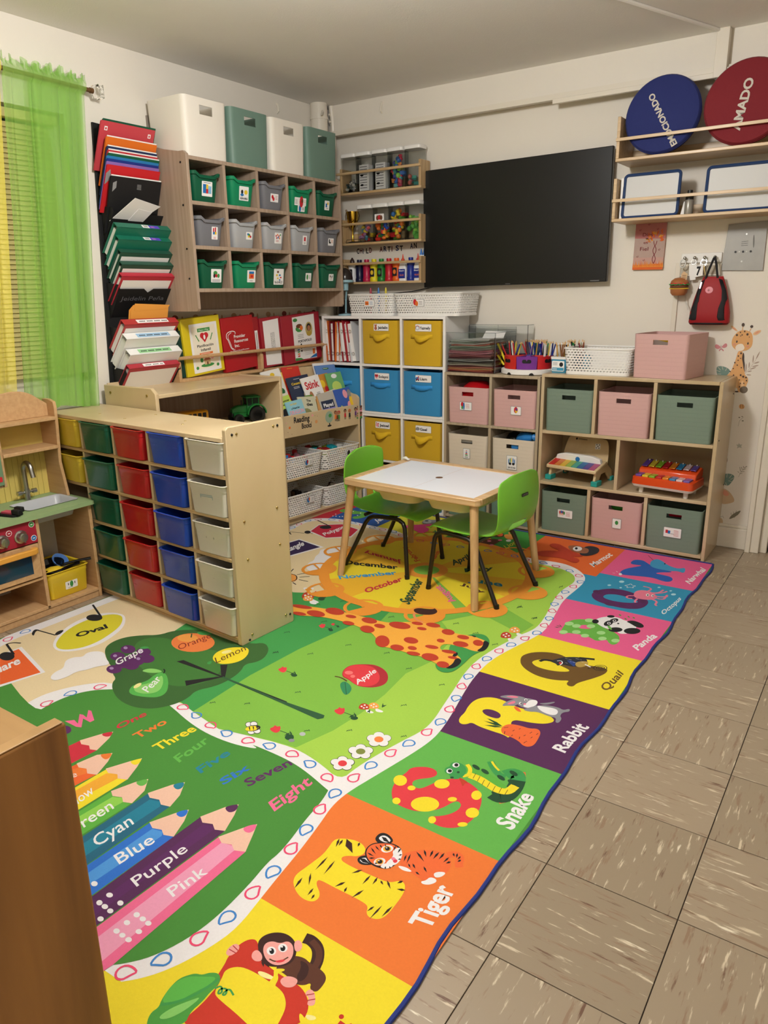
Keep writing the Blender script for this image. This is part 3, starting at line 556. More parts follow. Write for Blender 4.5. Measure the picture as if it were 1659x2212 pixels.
# ================================================================== CURTAINS
def cloth(col, name, alpha):
    if name in MATS: return MATS[name]
    m = mat(name, col, .8); nt = m.node_tree; b = nt.nodes['Principled BSDF']; b.inputs['Sheen Weight'].default_value = .2
    tr = nt.nodes.new('ShaderNodeBsdfTranslucent'); tr.inputs[0].default_value = lin(col); tp = nt.nodes.new('ShaderNodeBsdfTransparent'); a = nt.nodes.new('ShaderNodeMixShader'); a.inputs[0].default_value = .35
    c = nt.nodes.new('ShaderNodeMixShader'); c.inputs[0].default_value = alpha; nt.links.new(b.outputs[0], a.inputs[1]); nt.links.new(tr.outputs[0], a.inputs[2]); nt.links.new(tp.outputs[0], c.inputs[1]); nt.links.new(a.outputs[0], c.inputs[2])
    nt.links.new(c.outputs[0], nt.nodes['Material Output'].inputs[0]); return m
def curtain(g, y0, y1, z0, z1, m, seed, amp=.022, waves=9, xb=.085, n=150, lean=0):
    rings = []
    for j, z in enumerate([z1+.045, z1+.03, z1+.012, z1, z1-.012, z1-.03, z1-.08]+[z1-.08-(z1-.08-z0)*k/10 for k in range(1, 11)]):
        r = []; f = (z1-z)/(z1-z0)
        for i in range(n+1):
            s = i/n; ph = s*waves*2*pi
            a = amp*(.35+.65*min(1, max(0, f)*3+.15))*(1 if j not in (2, 3, 4) else .22)
            x = xb+(.017 if 1 < j < 5 else 0)+a*(sin(ph+.6*sin(ph*.37+seed)+f*1.1*sin(seed+s*5))+.35*sin(ph*2.3+seed*2))+ (.012*sin(ph*3.1+seed) if j < 2 else 0)
            y = y0+(y1-y0)*s+.006*sin(ph*1.7+seed)+lean*f
            zz = z+(.012*sin(ph*1.3+seed)+.008*sin(ph*2.9) if j == 0 else 0)-(.01*sin(s*7+seed) if j == 16 else 0)
            r.append((x, y, zz))
        rings.append(r)
    g.loft(rings, m, False, False, closed=False)
CGR = cloth('a2d862', 'green_voile', .50); CYE = cloth('f8ea62', 'yellow_voile', .6)
g = G(); curtain(g, -.125, .268, .846, 2.235, CGR, 1.3, .015, 5.5, xb=.052, lean=-.12); curtain(g, .0, .262, .846, 2.235, CGR, 2.6, .012, 3.6, xb=.036, lean=-.11); solo('sheer_curtain', 'sheer bright green curtain gathered on the rod at the window', 'curtain', g, smooth=80)
g = G(); curtain(g, -.55, -.128, .87, 2.24, CYE, 4.1, .013, 5, xb=.052, lean=-.14); solo('sheer_curtain', 'sheer yellow curtain at the left edge of the window', 'curtain', g, smooth=80)
t = thing('curtain_rod', 'brown metal curtain rod with a clear faceted glass finial', 'curtain rod', (.055, .27, 2.228))
g = G(); g.tube([(0, -1.4, .02), (0, .03, 0)], .0095, mat('bronze_rod', '7a5a3a', .4, .6), 12); g.cyl((0, .02, 0), (0, .035, 0), .012, mat('bronze_rod'), 12); part('pole', t, g)
g = G(); g.tube([(0, .0, -.0), (-.03, .0, -.005), (-.05, .0, -.005), (-.053, .0, -.05)], .006, WALL, 8); part('bracket', t, g)
g = G(); GL = mat('finial_glass', 'ffffff', .03, trans=1, ior=1.5); M = Matrix.Translation((0, .062, 0)) @ Matrix.Rotation(radians(30), 4, 'X'); g.loft([rrect(.02, .02, .002, -.022, 1), rrect(.055, .055, .002, -.012, 1), rrect(.04, .04, .002, 0, 1), rrect(.055, .055, .002, .014, 1), rrect(.03, .03, .002, .024, 1)], GL, M=M @ Matrix.Rotation(radians(60), 4, 'X')); part('finial', t, g, smooth=0)
# ================================================================== TRAY SHELF (five by five)
A = radians(3.1)
TSX, TSY, TH = 1.25, -.18, .83
t = thing('tray_shelf', 'low birch tray cabinet with rows of yellow, green, red, blue and white bins', 'storage unit', (TSX-1.26*cos(A), TSY+1.26*sin(A), .0052), rot=(0, 0, -A))
zr = [.02+.163*k for k in range(5)]; dv = [.045+.243*k for k in range(1, 5)]
W_ = 1.26
for k, (x, n0) in enumerate(((0, 0), (W_-.02, 0))):
    g = G(); z0 = 0
    pts = [(0.006, 0), (.29, 0), (.296, .006), (.296, TH+.028), (.286, TH+.04), (.012, TH+.04), (0, TH+.03), (0, .006)]
    if k == 0: pts = [(0, 0), (.296, 0), (.296, TH), (0, TH)]
    g.prism(pts, x, x+.02, BIRCH, (Vector((0, 0, 0)), Y_, Z_)); part('side_panel', t, g, bevel=.003)
g = G(); g.box(.0, W_-.02, -.004, .296, TH-.018, TH, BIRCH); part('top_board', t, g, bevel=.003)
for z in zr:
    g = G(); g.box(.02, W_-.02, .0, .29, z, z+.014, BIRCHE); part('shelf', t, g, bevel=.0015)
for z in zr:
    for x in dv:
        g = G(); g.box(x-.007, x+.007, .004, .29, z+.014, min(z+.163, TH-.018), BIRCH); part('divider', t, g)
g = G(); g.box(.02, W_-.02, .288, .294, .02, TH-.02, BIRCH); part('back_panel', t, g)
g = G(); g.box(.02, W_-.02, .01, .024, 0, .02, BIRCHE); part('kick_board', t, g)
fr = (Vector((W_, 0, 0)), Y_, Z_); g = G()
for y, z in ((.03, .84), (.052, .84), (.24, .842), (.262, .842), (.06, .50), (.235, .515), (.065, .345), (.24, .36), (.06, .03), (.045, .012), (.25, .045), (.275, .04)):
    O, U, V = fr; g.cyl((W_, y, z), (W_+.003, y, z), .0055, BRASS if (y, z) not in ((.03, .84), (.262, .842), (.045, .012), (.275, .04)) else BLK, 10, .004)
for x, y in ((.30, .10), (.52, .08), (.545, .22), (.8, .18), (.86, .12)): g.cyl((x, y, TH), (x, y, TH+.0015), .006, BRASS, 10, .005)
o = part('screw_heads', t, g); o['kind'] = 'stuff'
def tray(col, name, w=.213, d=.27, h=.127):
    m = mat('tray_'+name, col, .28, coat=.2); g = G()
    def R(w_, d_, z, cy=0, r=.018): return [(x, y+d/2+cy, z) for x, y, _ in rrect(w_, d_, r, z, 4)]
    g.loft([R(w*.85, d*.90, 0), R(w*.875, d*.925, .004), R(w*.93, d*.96, h-.03), R(w*.945, d*.968, h-.028), R(w*.95, d*.97, h-.008), R(w, d, h-.006), R(w+.004, d+.004, h-.002), R(w, d, h), R(w*.91, d*.95, h-.002), R(w*.84, d*.88, .006)], m)
    for s in (-1, 1):      # stacking lugs
        x = s*w*.31; g.loft([[(x-.011, .003+.012, h-.012), (x+.011, .003+.012, h-.012), (x+.011, .014, h-.012), (x-.011, .014, h-.012)][::-1], [(x-.009, .006, h-.05), (x+.009, .006, h-.05), (x+.009, .018, h-.05), (x-.009, .018, h-.05)][::-1]], m)
    return g
TC = [('d8b936', 'yellow'), ('0f5a42', 'bottle green'), ('b4191f', 'red'), ('1845b4', 'blue'), ('d6d1c4', 'white')]
rown = ['top', 'second', 'third', 'fourth', 'bottom']; last = None
rot0 = -A
def tw(x, y, z): return (t.location.x+x*cos(rot0)-y*sin(rot0), t.location.y+x*sin(rot0)+y*cos(rot0), z+.0052)
TT = t
for c_, (col, nm) in enumerate(TC):
    me = tray(col, nm.replace(' ', '_')).mesh('tray')
    for r in range(5):
        if c_ == 0 and r > 1: continue
        x = [.02, *dv][c_]+ (.1215 if c_ else .132); x = .045+.243*(c_+.5)
        rz = rot0+radians([0, .8, -.6, 1.2, 0][(r*2+c_) % 5]); z = zr[4-r]+.0145
        lab = '%s plastic tray, %s row of the tray cabinet' % (nm, rown[r])
        if c_ == 4: lab = ['white plastic tray, top row nearest the end panel', 'white plastic tray with a smudged blue square, second row', 'white plastic tray with small grey smudges, third row', 'white plastic tray with faint grey specks, fourth row', 'clean white plastic tray, bottom row nearest the end panel'][r]
        if (c_, r) == (1, 1): lab = 'bottle green plastic tray with a cut edge, second row of the tray cabinet'
        b = thing('storage_tray', lab, 'tray', tw(x+.001*((r*3+c_) % 3), -.012-.004*((r+c_) % 3), z), group='%s trays in the tray cabinet' % nm, rot=(0, 0, rz))
        part('tray_body', b, me)
        if c_ == 4 and r in (1, 2, 3):
            g = G(); fr = (Vector((0, .0125, 0)), X_, Vector((0, -.075, 1)).normalized()); sm = mat('smudge_blue', '8fa6a8', .6)
            if r == 1:
                for y in (.03, .036, .072, .078): g.poly(fr, [(-.035, y), (.035, y+.002), (.035, y+.005), (-.035, y+.003)], sm, .0006)
                for x2 in (-.035, .033): g.poly(fr, [(x2, .03), (x2+.003, .03), (x2+.003, .078), (x2, .078)], sm, .0006)
            else:
                for q in range(5): g.poly(fr, ell(-.03+.014*q, .05+.02*sin(q*2+r), .003, .005, 8), mat('smudge_grey', 'a09c90', .7), .0006)
            part('smudge', b, g)
# ================================================================== TOY SHELF with bus and tractor (behind the tray cabinet, against the left wall)
t = thing('toy_shelf', 'birch toy shelf with raised side behind the tray cabinet, holding a bus and tractor', 'storage unit', (.425, .185, .0052), 90)
for x in (0, .845):
    g = G(); g.prism([(.0, 0), (.38, 0), (.38, .925 if x == 0 else .90), (.03, .925 if x == 0 else .90), (.0, .90)] if x == 0 else [(0, 0), (.38, 0), (.38, .90), (0, .90)], x, x+.02, BIRCH, (Vector((0, 0, 0)), Y_, Z_)); part('side_panel', t, g, bevel=.004)
for z, d0 in ((.02, 0), (.33, 0), (.64, 0), (.877, 0)):
    g = G(); g.box(.02, .845, d0, .372, z, z+.018, BIRCH); part('shelf', t, g, bevel=.002)
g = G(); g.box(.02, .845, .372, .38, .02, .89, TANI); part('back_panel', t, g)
g = G(); g.box(.02, .845, .375, .38, .895, .93, BIRCH); part('back_rail', t, g)
screws(t, [(.05, .905), (.34, .905)], (Vector((0, 0, 0)), Vector((0, 1, 0)), Vector((0, 0, -1)))) if 0 else None
g = G()
for y in (.06, .33): g.cyl((-.003, y, .89), (0, y, .89), .006, BRASS, 10)
o = part('screw_heads', t, g); o['kind'] = 'stuff'
# tractor : local x = forward
b = thing('toy_tractor', 'green toy tractor with black tyres and yellow hubs on the toy shelf', 'toy tractor', (.26, .92, .655), -115)
b.scale = (.68, .68, .68); TG = mat('tractor_green', '176c2c', .35); TY = mat('tractor_yellow', 'dcb422', .4)
g = G(); g.loft([[(-.005, y, z) for y, z in rr2(.075, .07, .015, 3, 0, .115)], [(.08, y, z) for y, z in rr2(.07, .062, .015, 3, 0, .112)], [(.125, y, z) for y, z in rr2(.06, .045, .015, 3, 0, .10)]], TG); g.box(-.10, .11, -.03, .03, .05, .09, TG); g.box(.115, .13, -.028, .028, .06, .09, BLK); part('hood', b, g, bevel=.003)
g = G()
for y in (-.045, .045):
    for x in (-.10, -.045, .0): g.box(x-.004, x+.004, y-.004, y+.004, .13, .205, TG)
g.box(-.115, .012, -.06, .06, .203, .215, TG); g.box(-.10, .0, -.045, .045, .215, .222, TG); g.box(-.105, .005, -.052, .052, .09, .14, TG); part('cab', b, g, bevel=.003)
g = G(); g.box(-.10, .0, -.043, .043, .14, .203, mat('cab_glass', '1a1f1e', .1)); part('cab_window', b, g)
for s in (-1, 1):
    g = G(); prof = []
    for k in range(13):
        a = pi*k/12; prof.append((-.07+.082*cos(a), .075+.082*sin(a)))
    g.loft([[(x, s*.045, z) for x, z in prof]+[(x*.9-.007, s*.045, z*.9+.007) for x, z in reversed(prof)], [(x, s*.085, z) for x, z in prof]+[(x*.9-.007, s*.085, z*.9+.007) for x, z in reversed(prof)]], TG); part('fender', b, g)
    for x, r in ((-.07, .068), (.085, .042)):
        g = G(); g.lathe([(r*.6, -.018), (r*.95, -.018), (r, -.012), (r, .012), (r*.95, .018), (r*.6, .018), (r*.6, -.018)], BLK, n=22, M=Matrix.Translation((x, s*.07, r)) @ Matrix.Rotation(radians(90), 4, 'X')); w_ = part('tyre', b, g)
        g = G(); g.lathe([(.002, .006), (r*.6, .004), (r*.6, -.004), (.002, -.006)], TY, n=16, M=Matrix.Translation((x, s*.078, r)) @ Matrix.Rotation(radians(90), 4, 'X')); part('hub', w_, g)
g = G(); g.tube([(.04, .02, .145), (.04, .02, .19)], .005, BLK); part('exhaust', b, g)
b = thing('toy_bus', 'yellow toy school bus with dark windows on the toy shelf', 'toy bus', (.20, .545, .655), 80)
b.scale = (.8, .8, .72); BY = mat('bus_yellow', 'd99a1e', .35)
g = G(); g.loft([[(x, y, z) for x, y, z in [(-.14+k*.28, p[0], p[1]+.09) for p in rr2(.10, .115, .02, 4, 0, 0)]] for k in range(2)], BY); g.box(-.145, -.05, -.05, .05, .02, .04, BY); part('body', b, g, bevel=.004)
for s in (-1, 1):
    for k in range(7):
        g = G(); g.prism(rr2(.026, .035, .005, 3, -.108+.036*k, .115), 0, .001, BLK, FR(0, s*.0505, 0, X_*(-s)) if 0 else (Vector((0, s*.0505, 0)), X_*(-s), Z_)); part('window', b, g)
    for x in (-.09, .09):
        g = G(); g.lathe([(.001, -.01), (.028, -.01), (.03, 0), (.028, .01), (.001, .01)], BLK, n=16, M=Matrix.Translation((x, s*.048, .03)) @ Matrix.Rotation(radians(90), 4, 'X')); part('wheel', b, g)
# ================================================================== READING SHELF
t = thing('reading_shelf', 'birch book display stand with a printed sign board and basket shelves', 'bookshelf', (.335, 1.088, .001), 83)
W_ = .695
prof = [(0, 0), (.28, 0), (.28, .90), (.26, .905), (.22, .885), (.18, .82), (.14, .76), (.07, .725), (.02, .72), (0, .70)]
for x in (0, W_-.016):
    g = G(); g.prism([prof[0], prof[1]]+chaikin(prof[2:], 2, False), x, x+.016, BIRCH, (Vector((0, 0, 0)), Y_, Z_)); part('side_panel', t, g, bevel=.003)
for z, d0 in ((.035, .0), (.268, .0)):
    g = G(); g.box(.016, W_-.016, d0, .274, z, z+.016, BIRCH); part('shelf', t, g, bevel=.003)
g = G(); g.box(.016, W_-.016, .02, .034, 0, .035, BIRCH); part('kick_board', t, g)
g = G(); g.box(.016, W_-.016, .002, .014, .53, .66, BIRCH); sb = part('sign_board', t, g, bevel=.003)
g = G(); fr = FR(0, .0018, 0)
SCR = lambda tx, x, y, hh, w_: g.text(fr, tx, x, y, hh*1.25, INK, .0004, width=w_, bold=.03)
SCR('Reading', .13, .613, .026, .125); SCR('Books', .19, .572, .024, .08); part('lettering', sb, g); g = G()
for x, y, r, m in ((.095, .59, .008, ORP), (.28, .64, .007, PKP), (.31, .598, .011, mat('print_peach', 'd89a62')), (.27, .6, .003, INK), (.30, .635, .002, INK), (.08, .565, .002, INK), (.11, .55, .002, BRNP), (.32, .63, .002, INK), (.07, .62, .003, PKP)): g.poly(fr, ell(x, y, r, r, 10), m, .0004)
gx = .42; g.poly(fr, ell(gx, .612, .034, .036, 20), mat('print_globe', '93a995'), .0004); g.poly(fr, ell(gx+.008, .62, .014, .012, 10), GREENP, .0007); g.poly(fr, [(gx-.003, .575), (gx+.005, .575), (gx+.005, .562), (gx-.003, .562)], INK, .0004); g.poly(fr, ell(gx, .558, .018, .006), INK, .0004)
SK = mat('print_skin'); 
for i, (x, m1, m2) in enumerate(((.475, BRNP, ORP), (.505, RED, GREENP), (.56, INK, RED), (.60, ORP, INK), (.655, INK, PURP), (.49, mat('print_terracotta'), BRNP))):
    y = .605-.004*(i % 2); g.poly(fr, ell(x, y+.028, .0125, .012, 12), m1, .0004+i*.0002); g.poly(fr, ell(x, y+.025, .009, .0085, 12), SK, .0006+i*.0002); g.poly(fr, [(x-.009, y-.012), (x+.009, y-.012), (x+.007, y+.014), (x-.007, y+.014)], m2, .0005+i*.0002)
    for s in (-1, 1): g.poly(fr, [(x+s*.004-.002, y-.026), (x+s*.004+.002, y-.026), (x+s*.004+.002, y-.012), (x+s*.004-.002, y-.012)], INK, .0006)
for k in range(6): g.poly(fr, [(.665+.003*(k % 3), .568+k*.014), (.735-.004*(k % 2), .568+k*.014), (.735-.004*(k % 2), .579+k*.014), (.665+.003*(k % 3), .579+k*.014)], (GREENP, mat('print_terracotta'), BRNP, PKP, mat('print_terracotta'), BRNP)[k], .0004)
part('illustration', sb, g)['kind'] = 'stuff'
# sloping tiers
for y0, z0, y1, z1 in ((.05, .54, .085, .64), (.115, .645, .15, .715), (.19, .70, .26, .90)):
    g = G(); g.prism([(y0, z0), (y1, z1), (y1+.006, z1-.003), (y0+.006, z0-.003)], .016, W_-.016, BIRCH, (Vector((0, 0, 0)), Y_, Z_)); part('sloping_panel', t, g)
g = G(); g.box(.016, W_-.016, .273, .279, .02, .88, BIRCH); part('back_panel', t, g)
def book(lab, x, tier, w_, h, col, rot=0, dz=0, art=None, th=.006, dy=0):
    """x: left edge along the shelf; tier 0 front"""
    base = [(.022, .580), (.094, .662), (.155, .712)][tier]; tl = radians(20)
    b = thing('picture_book', lab, 'book', group='books in the display stand')
    b.matrix_world = Matrix.Translation((.335, 1.09, 0)) @ Matrix.Rotation(radians(83), 4, 'Z') @ Matrix.Translation((x, base[0]+dy, base[1]+dz)) @ Matrix.Rotation(-tl, 4, 'X') @ Matrix.Rotation(radians(rot), 4, 'Y')
    m = mat('book_'+col, col, .35); g = G(); g.box(0, w_, 0, .0012, 0, h, m); g.box(0, w_, th-.0012, th, 0, h, m); g.box(-.0008, .0006, 0, th, 0, h, m); part('cover', b, g)
    g = G(); g.box(.001, w_-.003, .0013, th-.0013, .002, h-.002, PAPER); part('pages', b, g)
    if art: g = G(); art(g, FR(0, -.0002, 0), w_, h); part('cover_print', b, g)
    return b
def art(*items):
    def f(g, fr, w_, h):
        for i, it in enumerate(items):
            k = .0004+.0002*i
            if it[0] == 'T': g.text(fr, it[1], it[2]*w_, it[3]*h, it[4], it[5], k, width=it[6]*w_, bold=.03)
            elif it[0] == 'N': lines(g, fr, it[1]*w_, it[2]*h, it[3]*w_, it[4], .008, it[5], h=k)
            elif it[0] == 'E': g.poly(fr, ell(it[1]*w_, it[2]*h, it[3]*w_, it[4]*h, 14), it[5], k)
            elif it[0] == 'R': g.poly(fr, [(it[1]*w_, it[2]*h), (it[3]*w_, it[2]*h), (it[3]*w_, it[4]*h), (it[1]*w_, it[4]*h)], it[5], k)
    return f
LIME = mat('print_lime', 'c3d96a'); PALE = mat('print_pale_blue', 'a9d3df'); NAVP = mat('print_navy', '27304a'); LILA = mat('print_lilac', '8d86c6'); DG = mat('print_deep_green', '2e6b3c')
book('white booklet with a small yellow drawing and green base', .10, 2, .15, .20, 'e9e7e2', -6, .0, art(('E', .55, .85, .12, .06, YELP), ('E', .6, .3, .3, .14, DG), ('R', .45, .12, .9, .2, PKP)))
book('book with only its red top edge showing at the back', .245, 2, .14, .205, 'c8322c', 0, .01, art(('N', .3, .95, .5, 1, YELP)))
book('yellow book with a bright blue picture on its cover', .235, 2, .13, .19, 'e4cd6a', -8, -.005, art(('R', .25, .05, 1, .85, BLUEP), ('E', .5, .4, .2, .3, SKYP)))
book('white book leaning at the back behind the guide book', .50, 2, .175, .21, 'e8e6e8', 2, .01)
book('light blue book with a green title pill at the back', .505, 2, .175, .195, '5f86c4', 1, .01, art(('E', .5, .88, .16, .035, DG), ('N', .38, .89, .24, 1, PAPER)), dy=-.012)
book('navy blue book with yellow lettering behind the white title', .245, 1, .18, .205, '28344f', -4, .0, art(('N', .3, .93, .4, 1, PAPER), ('T', 'Counting to', .15, .76, .014, YELP, .7), ('N', .2, .7, .4, 2, PAPER), ('E', .7, .4, .16, .14, mat('print_sand'))), dy=.006)
book('orange and yellow patterned book behind the green guide', .475, 1, .12, .20, 'c98a3a', -5, .0, art(('E', .4, .7, .2, .12, YELP), ('E', .6, .5, .15, .1, RED), ('E', .5, .35, .2, .1, ORP)), dy=.004)
book('green guide booklet standing upside down', .545, 1, .14, .185, '6fae6e', -2, .02, art(('E', .5, .88, .18, .08, PAPER), ('E', .5, .5, .3, .2, LIME)), dy=-.008)
g = G(); fr = (Vector((.455+.165, 0, .2)), -X_, -Z_)
bk = [o for o in bpy.data.objects if o.get('label') == 'green guide booklet standing upside down'][0]; g = G(); fr = (Vector((.14, -.0006, .185)), -X_, -Z_); g.text(fr, 'Resource', .015, .155, .016, INK, .001, width=.11, bold=.03); g.text(fr, 'Guide', .04, .11, .014, DG, .001, width=.065, bold=.02); part('title', bk, g)
book('white book with a red Stink title and an orange band', .345, 1, .155, .195, 'ece9e6', -6, .0, art(('T', 'Stink', .12, .62, .045, RED, .76), ('R', 0, .0, 1, .18, GREENP), ('R', 0, .18, 1, .26, ORP), ('E', .5, .1, .1, .08, RED), ('E', .3, .4, .1, .14, mat('print_skin')), ('N', .6, .45, .25, 2, INK)), dy=-.012)
book('small green book with a cartoon face, low behind the front row', .32, 1, .06, .09, '5f8d3a', 0, -.0, art(('E', .5, .6, .3, .2, mat('print_skin')), ('E', .5, .8, .35, .12, BRNP)), dy=-.02)
book('cream book with letters at the left end of the front tier', .05, 0, .13, .185, 'dcd8c8', -3, .02, art(('T', 'We World', .25, .82, .012, INK, .7)), dy=.012)
book('lime summer guide book with a blue lower half', .07, 0, .13, .17, 'b9d45f', -8, .015, art(('T', 'BCYF Summer', .12, .8, .011, INK, .8), ('T', 'Guide', .3, .68, .011, INK, .5), ('R', 0, 0, 1, .42, BLUEP), ('E', .45, .4, .2, .18, INK)), dy=.004)
book('beige book with a dark title and a cartoon boy', .225, 0, .14, .18, 'c8c6ac', 4, .0, art(('T', 'The', .45, .82, .014, INK, .25), ('T', 'tles', .42, .68, .018, INK, .35), ('E', .7, .25, .12, .16, mat('print_skin')), ('E', .7, .36, .13, .08, INK), ('E', .35, .4, .3, .2, mat('print_olive', '8a8a5a')))) 
book('pale blue dragon story book in front', .135, 0, .135, .165, '8cc4d4', -4, -.006, art(('T', 'DRAGON', .1, .52, .022, PKP, .84), ('T', 'a Friend for', .25, .7, .01, INK, .5), ('T', 'DAV PILKEY', .25, .85, .009, YELP, .4), ('E', .5, .22, .3, .15, BLUEP)), dy=-.01)
book('thin wooden-coloured book spine beside the beige book', .365, 0, .05, .17, 'c9965a', 8, .0)
book('grey book with a purple Played picture', .405, 0, .14, .18, 'b9b2a6', -3, .0, art(('R', .08, .08, .85, .72, LILA), ('R', .08, .45, .85, .72, NAVP), ('T', 'Played', .18, .5, .022, PAPER, .6)), dy=-.003)
book('cream book standing behind the blue pig book', .50, 0, .12, .175, 'cfc9b4', -10, .01, art(('R', .8, 0, 1, 1, LIME)), dy=.004)
book('wide blue book with two pink pigs on its cover', .545, 0, .145, .175, '3f5fb0', -3, .015, art(('E', .62, .78, .14, .16, PKP), ('E', .72, .3, .15, .2, PKP), ('E', .88, .45, .12, .25, YELP), ('E', .88, .78, .12, .14, GRYP), ('E', .2, .2, .1, .2, LIME), ('E', .72, .45, .05, .05, PKP)), dy=-.004)
def basket(w_, d, h, m, taper=.9, rim=.006, r=.03):
    g = G(); R = lambda s, z, o=0: [(x, y+d/2, z) for x, y, _ in rrect(w_*s-2*o, d*s-2*o, r, z, 5)]
    g.loft([R(taper, 0), R(taper, .006), R(1, h-.012)], m, True, False); g.loft([R(1, h-.012, .002), R(taper, .006, .002)], m, False, False)
    return g
def rimmesh(w_, d, h, m, r=.03, rr=.004):
    g = G(); g.tube([(x, y+d/2, z) for x, y, z in rrect(w_, d, r, h-.008, 5)], rr, m, 6, True); return g
WEV = weave('white_woven_plastic', 'eae8e4')
def blocks(b, spec, dim, z, cols, n, seed, sz=.028, shapes=True):
    rnd = random.Random(seed)
    for k in range(n):
        x = rnd.uniform(-dim[0], dim[0]); y = rnd.uniform(*dim[1]); zz = z+rnd.uniform(-.012, .012); c = cols[k % len(cols)]
        M = Matrix.Translation((x, y, zz)) @ Matrix.Rotation(rnd.uniform(0, 3), 4, 'Z') @ Matrix.Rotation(rnd.uniform(-.5, .5), 4, 'X'); g = G(); s = sz*rnd.uniform(.8, 1.25); m = mat('toy_'+c, c, .4)
        if k % 3 == 2 and shapes: g.loft([[(s*.6*cos(a), s*.6*sin(a), zz2) for a in [2*pi*i/10 for i in range(10)]] for zz2 in (-s*.5, s*.5)], m, M=M)
        else: g.box(-s/2, s/2, -s/2, s/2, -s/2, s/2, m, M)
        o = part('toy_block', None, g, bevel=.003); yield o
def fill(loc, rz, dim, z, cols, n, seed, lab, grp, cat='toy', sz=.028):
    M = Matrix.Translation(loc) @ Matrix.Rotation(radians(rz), 4, 'Z')
    for o in blocks(None, None, dim, z, cols, n, seed, sz):
        o.matrix_world = M; o['label'] = lab; o['category'] = cat; o['group'] = grp
for k, (yy, z, lab, a, cols, n) in enumerate(((.010, .285, 'white woven basket of small toy blocks, upper shelf near the tray cabinet', 'eb-3,0,2,3 er-2,1,1,2 lk1,2,3,.3,2', ['c22a30', '3a8fd0', 'e8a0b8', 'c22a30', 'e08a3a', 'c22a30'], 16),
        (.372, .285, 'white woven basket of big toy bricks, upper shelf beside the white cubes', 'ek-3,0,2,3 lk1,2,3,.3,2', ['8a9a2c', '1e5a2e', 'a01c22', '2e62b4', 'a01c22', '2f8a3a', 'e0a03a', '18a0b0', 'd8d8d4'], 20),
        (.010, .052, 'white woven basket with dark toys, lower shelf near the tray cabinet', 'eb-3,0,2,3 eo-2,1,1,2 lk1,2,3,.3,2', ['1c1a1c', '3a2a22', '241e1c', '6a4a34'], 12),
        (.372, .052, 'white woven basket with brown and white toys, lower shelf beside the white cubes', 'eb-3,0,2,3 lk1,2,3,.3,2', ['5a3a2a', 'd8d0c4', '6a4030', '1c1a1c', 'd8d0c4', '4a3026'], 14))):
    w_, d_, h_ = .328, .27, .135; q_ = Matrix.Translation((.335, 1.09, 0)) @ Matrix.Rotation(radians(83), 4, 'Z') @ Vector((.020+(.332 if k % 2 else 0)+w_/2, -.012, z))
    b = thing('woven_basket', lab, 'basket', tuple(q_), 83, 'woven baskets in the book stand')
    part('basket_wall', b, basket(w_, d_, h_, WEV)); part('rim', b, rimmesh(w_, d_, h_, WHT))
    g = G(); card(g, (Vector((.03 if k % 2 == 0 else .06, .004, 0)), X_, Vector((0, -.13, 1)).normalized()), 0, .085, .06, .04, a, edge=GRYP); part('picture_label', b, g)
    fill(tuple(q_), 83, (.12, (.045, .22)), .095 if k < 2 else .075, cols, n, 11+k, ('small bright toy block in the basket near the tray cabinet', 'big toy brick in the basket beside the white cubes', 'dark toy piece in the lower basket near the tray cabinet', 'brown or white toy piece in the lower basket beside the white cubes')[k], ('blocks in the first upper basket', 'bricks in the second upper basket', 'dark pieces in the first lower basket', 'pieces in the second lower basket')[k], 'toy block', .03 if k != 1 else .042)
# ================================================================== PLAY KITCHEN
t = thing('play_kitchen', 'wooden play kitchen with green counter, sink, tap and red oven panel', 'play kitchen', (.31, -.14, 0), 90)
# local x runs toward the window side (negative = left in the photo), y into the wall; right end x=0
PW = .80
def kb(x0, x1, y0, y1, z0, z1, name, m=MAPLE, bev=.002, lab=None, par=None):
    g = G(); g.box(x0, x1, y0, y1, z0, z1, m); return part(name, par or t, g, lab, bevel=bev)
kb(-.016, 0, 0, .30, 0, .445, 'side_panel'); kb(-PW, -PW+.016, 0, .30, 0, .445, 'side_panel'); kb(-.272, -.256, 0, .30, .03, .445, 'divider')
kb(-PW+.016, -.016, .0, .30, .03, .044, 'bottom_shelf'); kb(-PW+.016, -.016, .004, .018, 0, .03, 'kick_board'); kb(-PW+.016, -.272, 0, .29, .17, .182, 'shelf')
kb(-PW+.016, -.016, .292, .298, .03, .445, 'back_panel', mat('kitchen_white_panel', 'cfc9bd', .5), 0)
CT = mat('counter_green', '8fa878', .5, bump=.1)
# counter with sink cut-out : four strips
g = G(); sx0, sx1, sy0, sy1 = -.255, -.02, .06, .215
for x0, x1, y0, y1 in ((-PW-.01, sx0, -.02, .31), (sx1, .012, -.02, .31), (sx0, sx1, -.02, sy0), (sx0, sx1, sy1, .31)): g.box(x0, x1, y0, y1, .445, .463, CT)
part('counter', t, g)
g = G(); cx, cy = (sx0+sx1)/2, (sy0+sy1)/2; R = lambda w_, d_, z: [(x+cx, y+cy, z) for x, y, _ in rrect(w_, d_, .02, z, 4)]
SW = mat('sink_grey', 'b4b7bb', .35); g.loft([R(.10+.10, .12, .395), R(.235, .155, .463), R(.245, .165, .4665), R(.235, .155, .4665), R(.222, .142, .46), R(.19, .11, .40)], SW); part('sink', t, g)
g = G(); fx, fy = -.15, .245; g.cyl((fx, fy, .463), (fx, fy, .515), .013, STEEL, 16); g.tube([(fx, fy, .515)]+[(fx, fy, .56), (fx, fy, .605)]+[(fx+.0*a, fy-.032+.032*cos(radians(a)), .605+.032*sin(radians(a))) for a in range(0, 181, 20)]+[(fx, fy-.072, .575)], .011, STEEL, 12); fa = part('faucet', t, g)
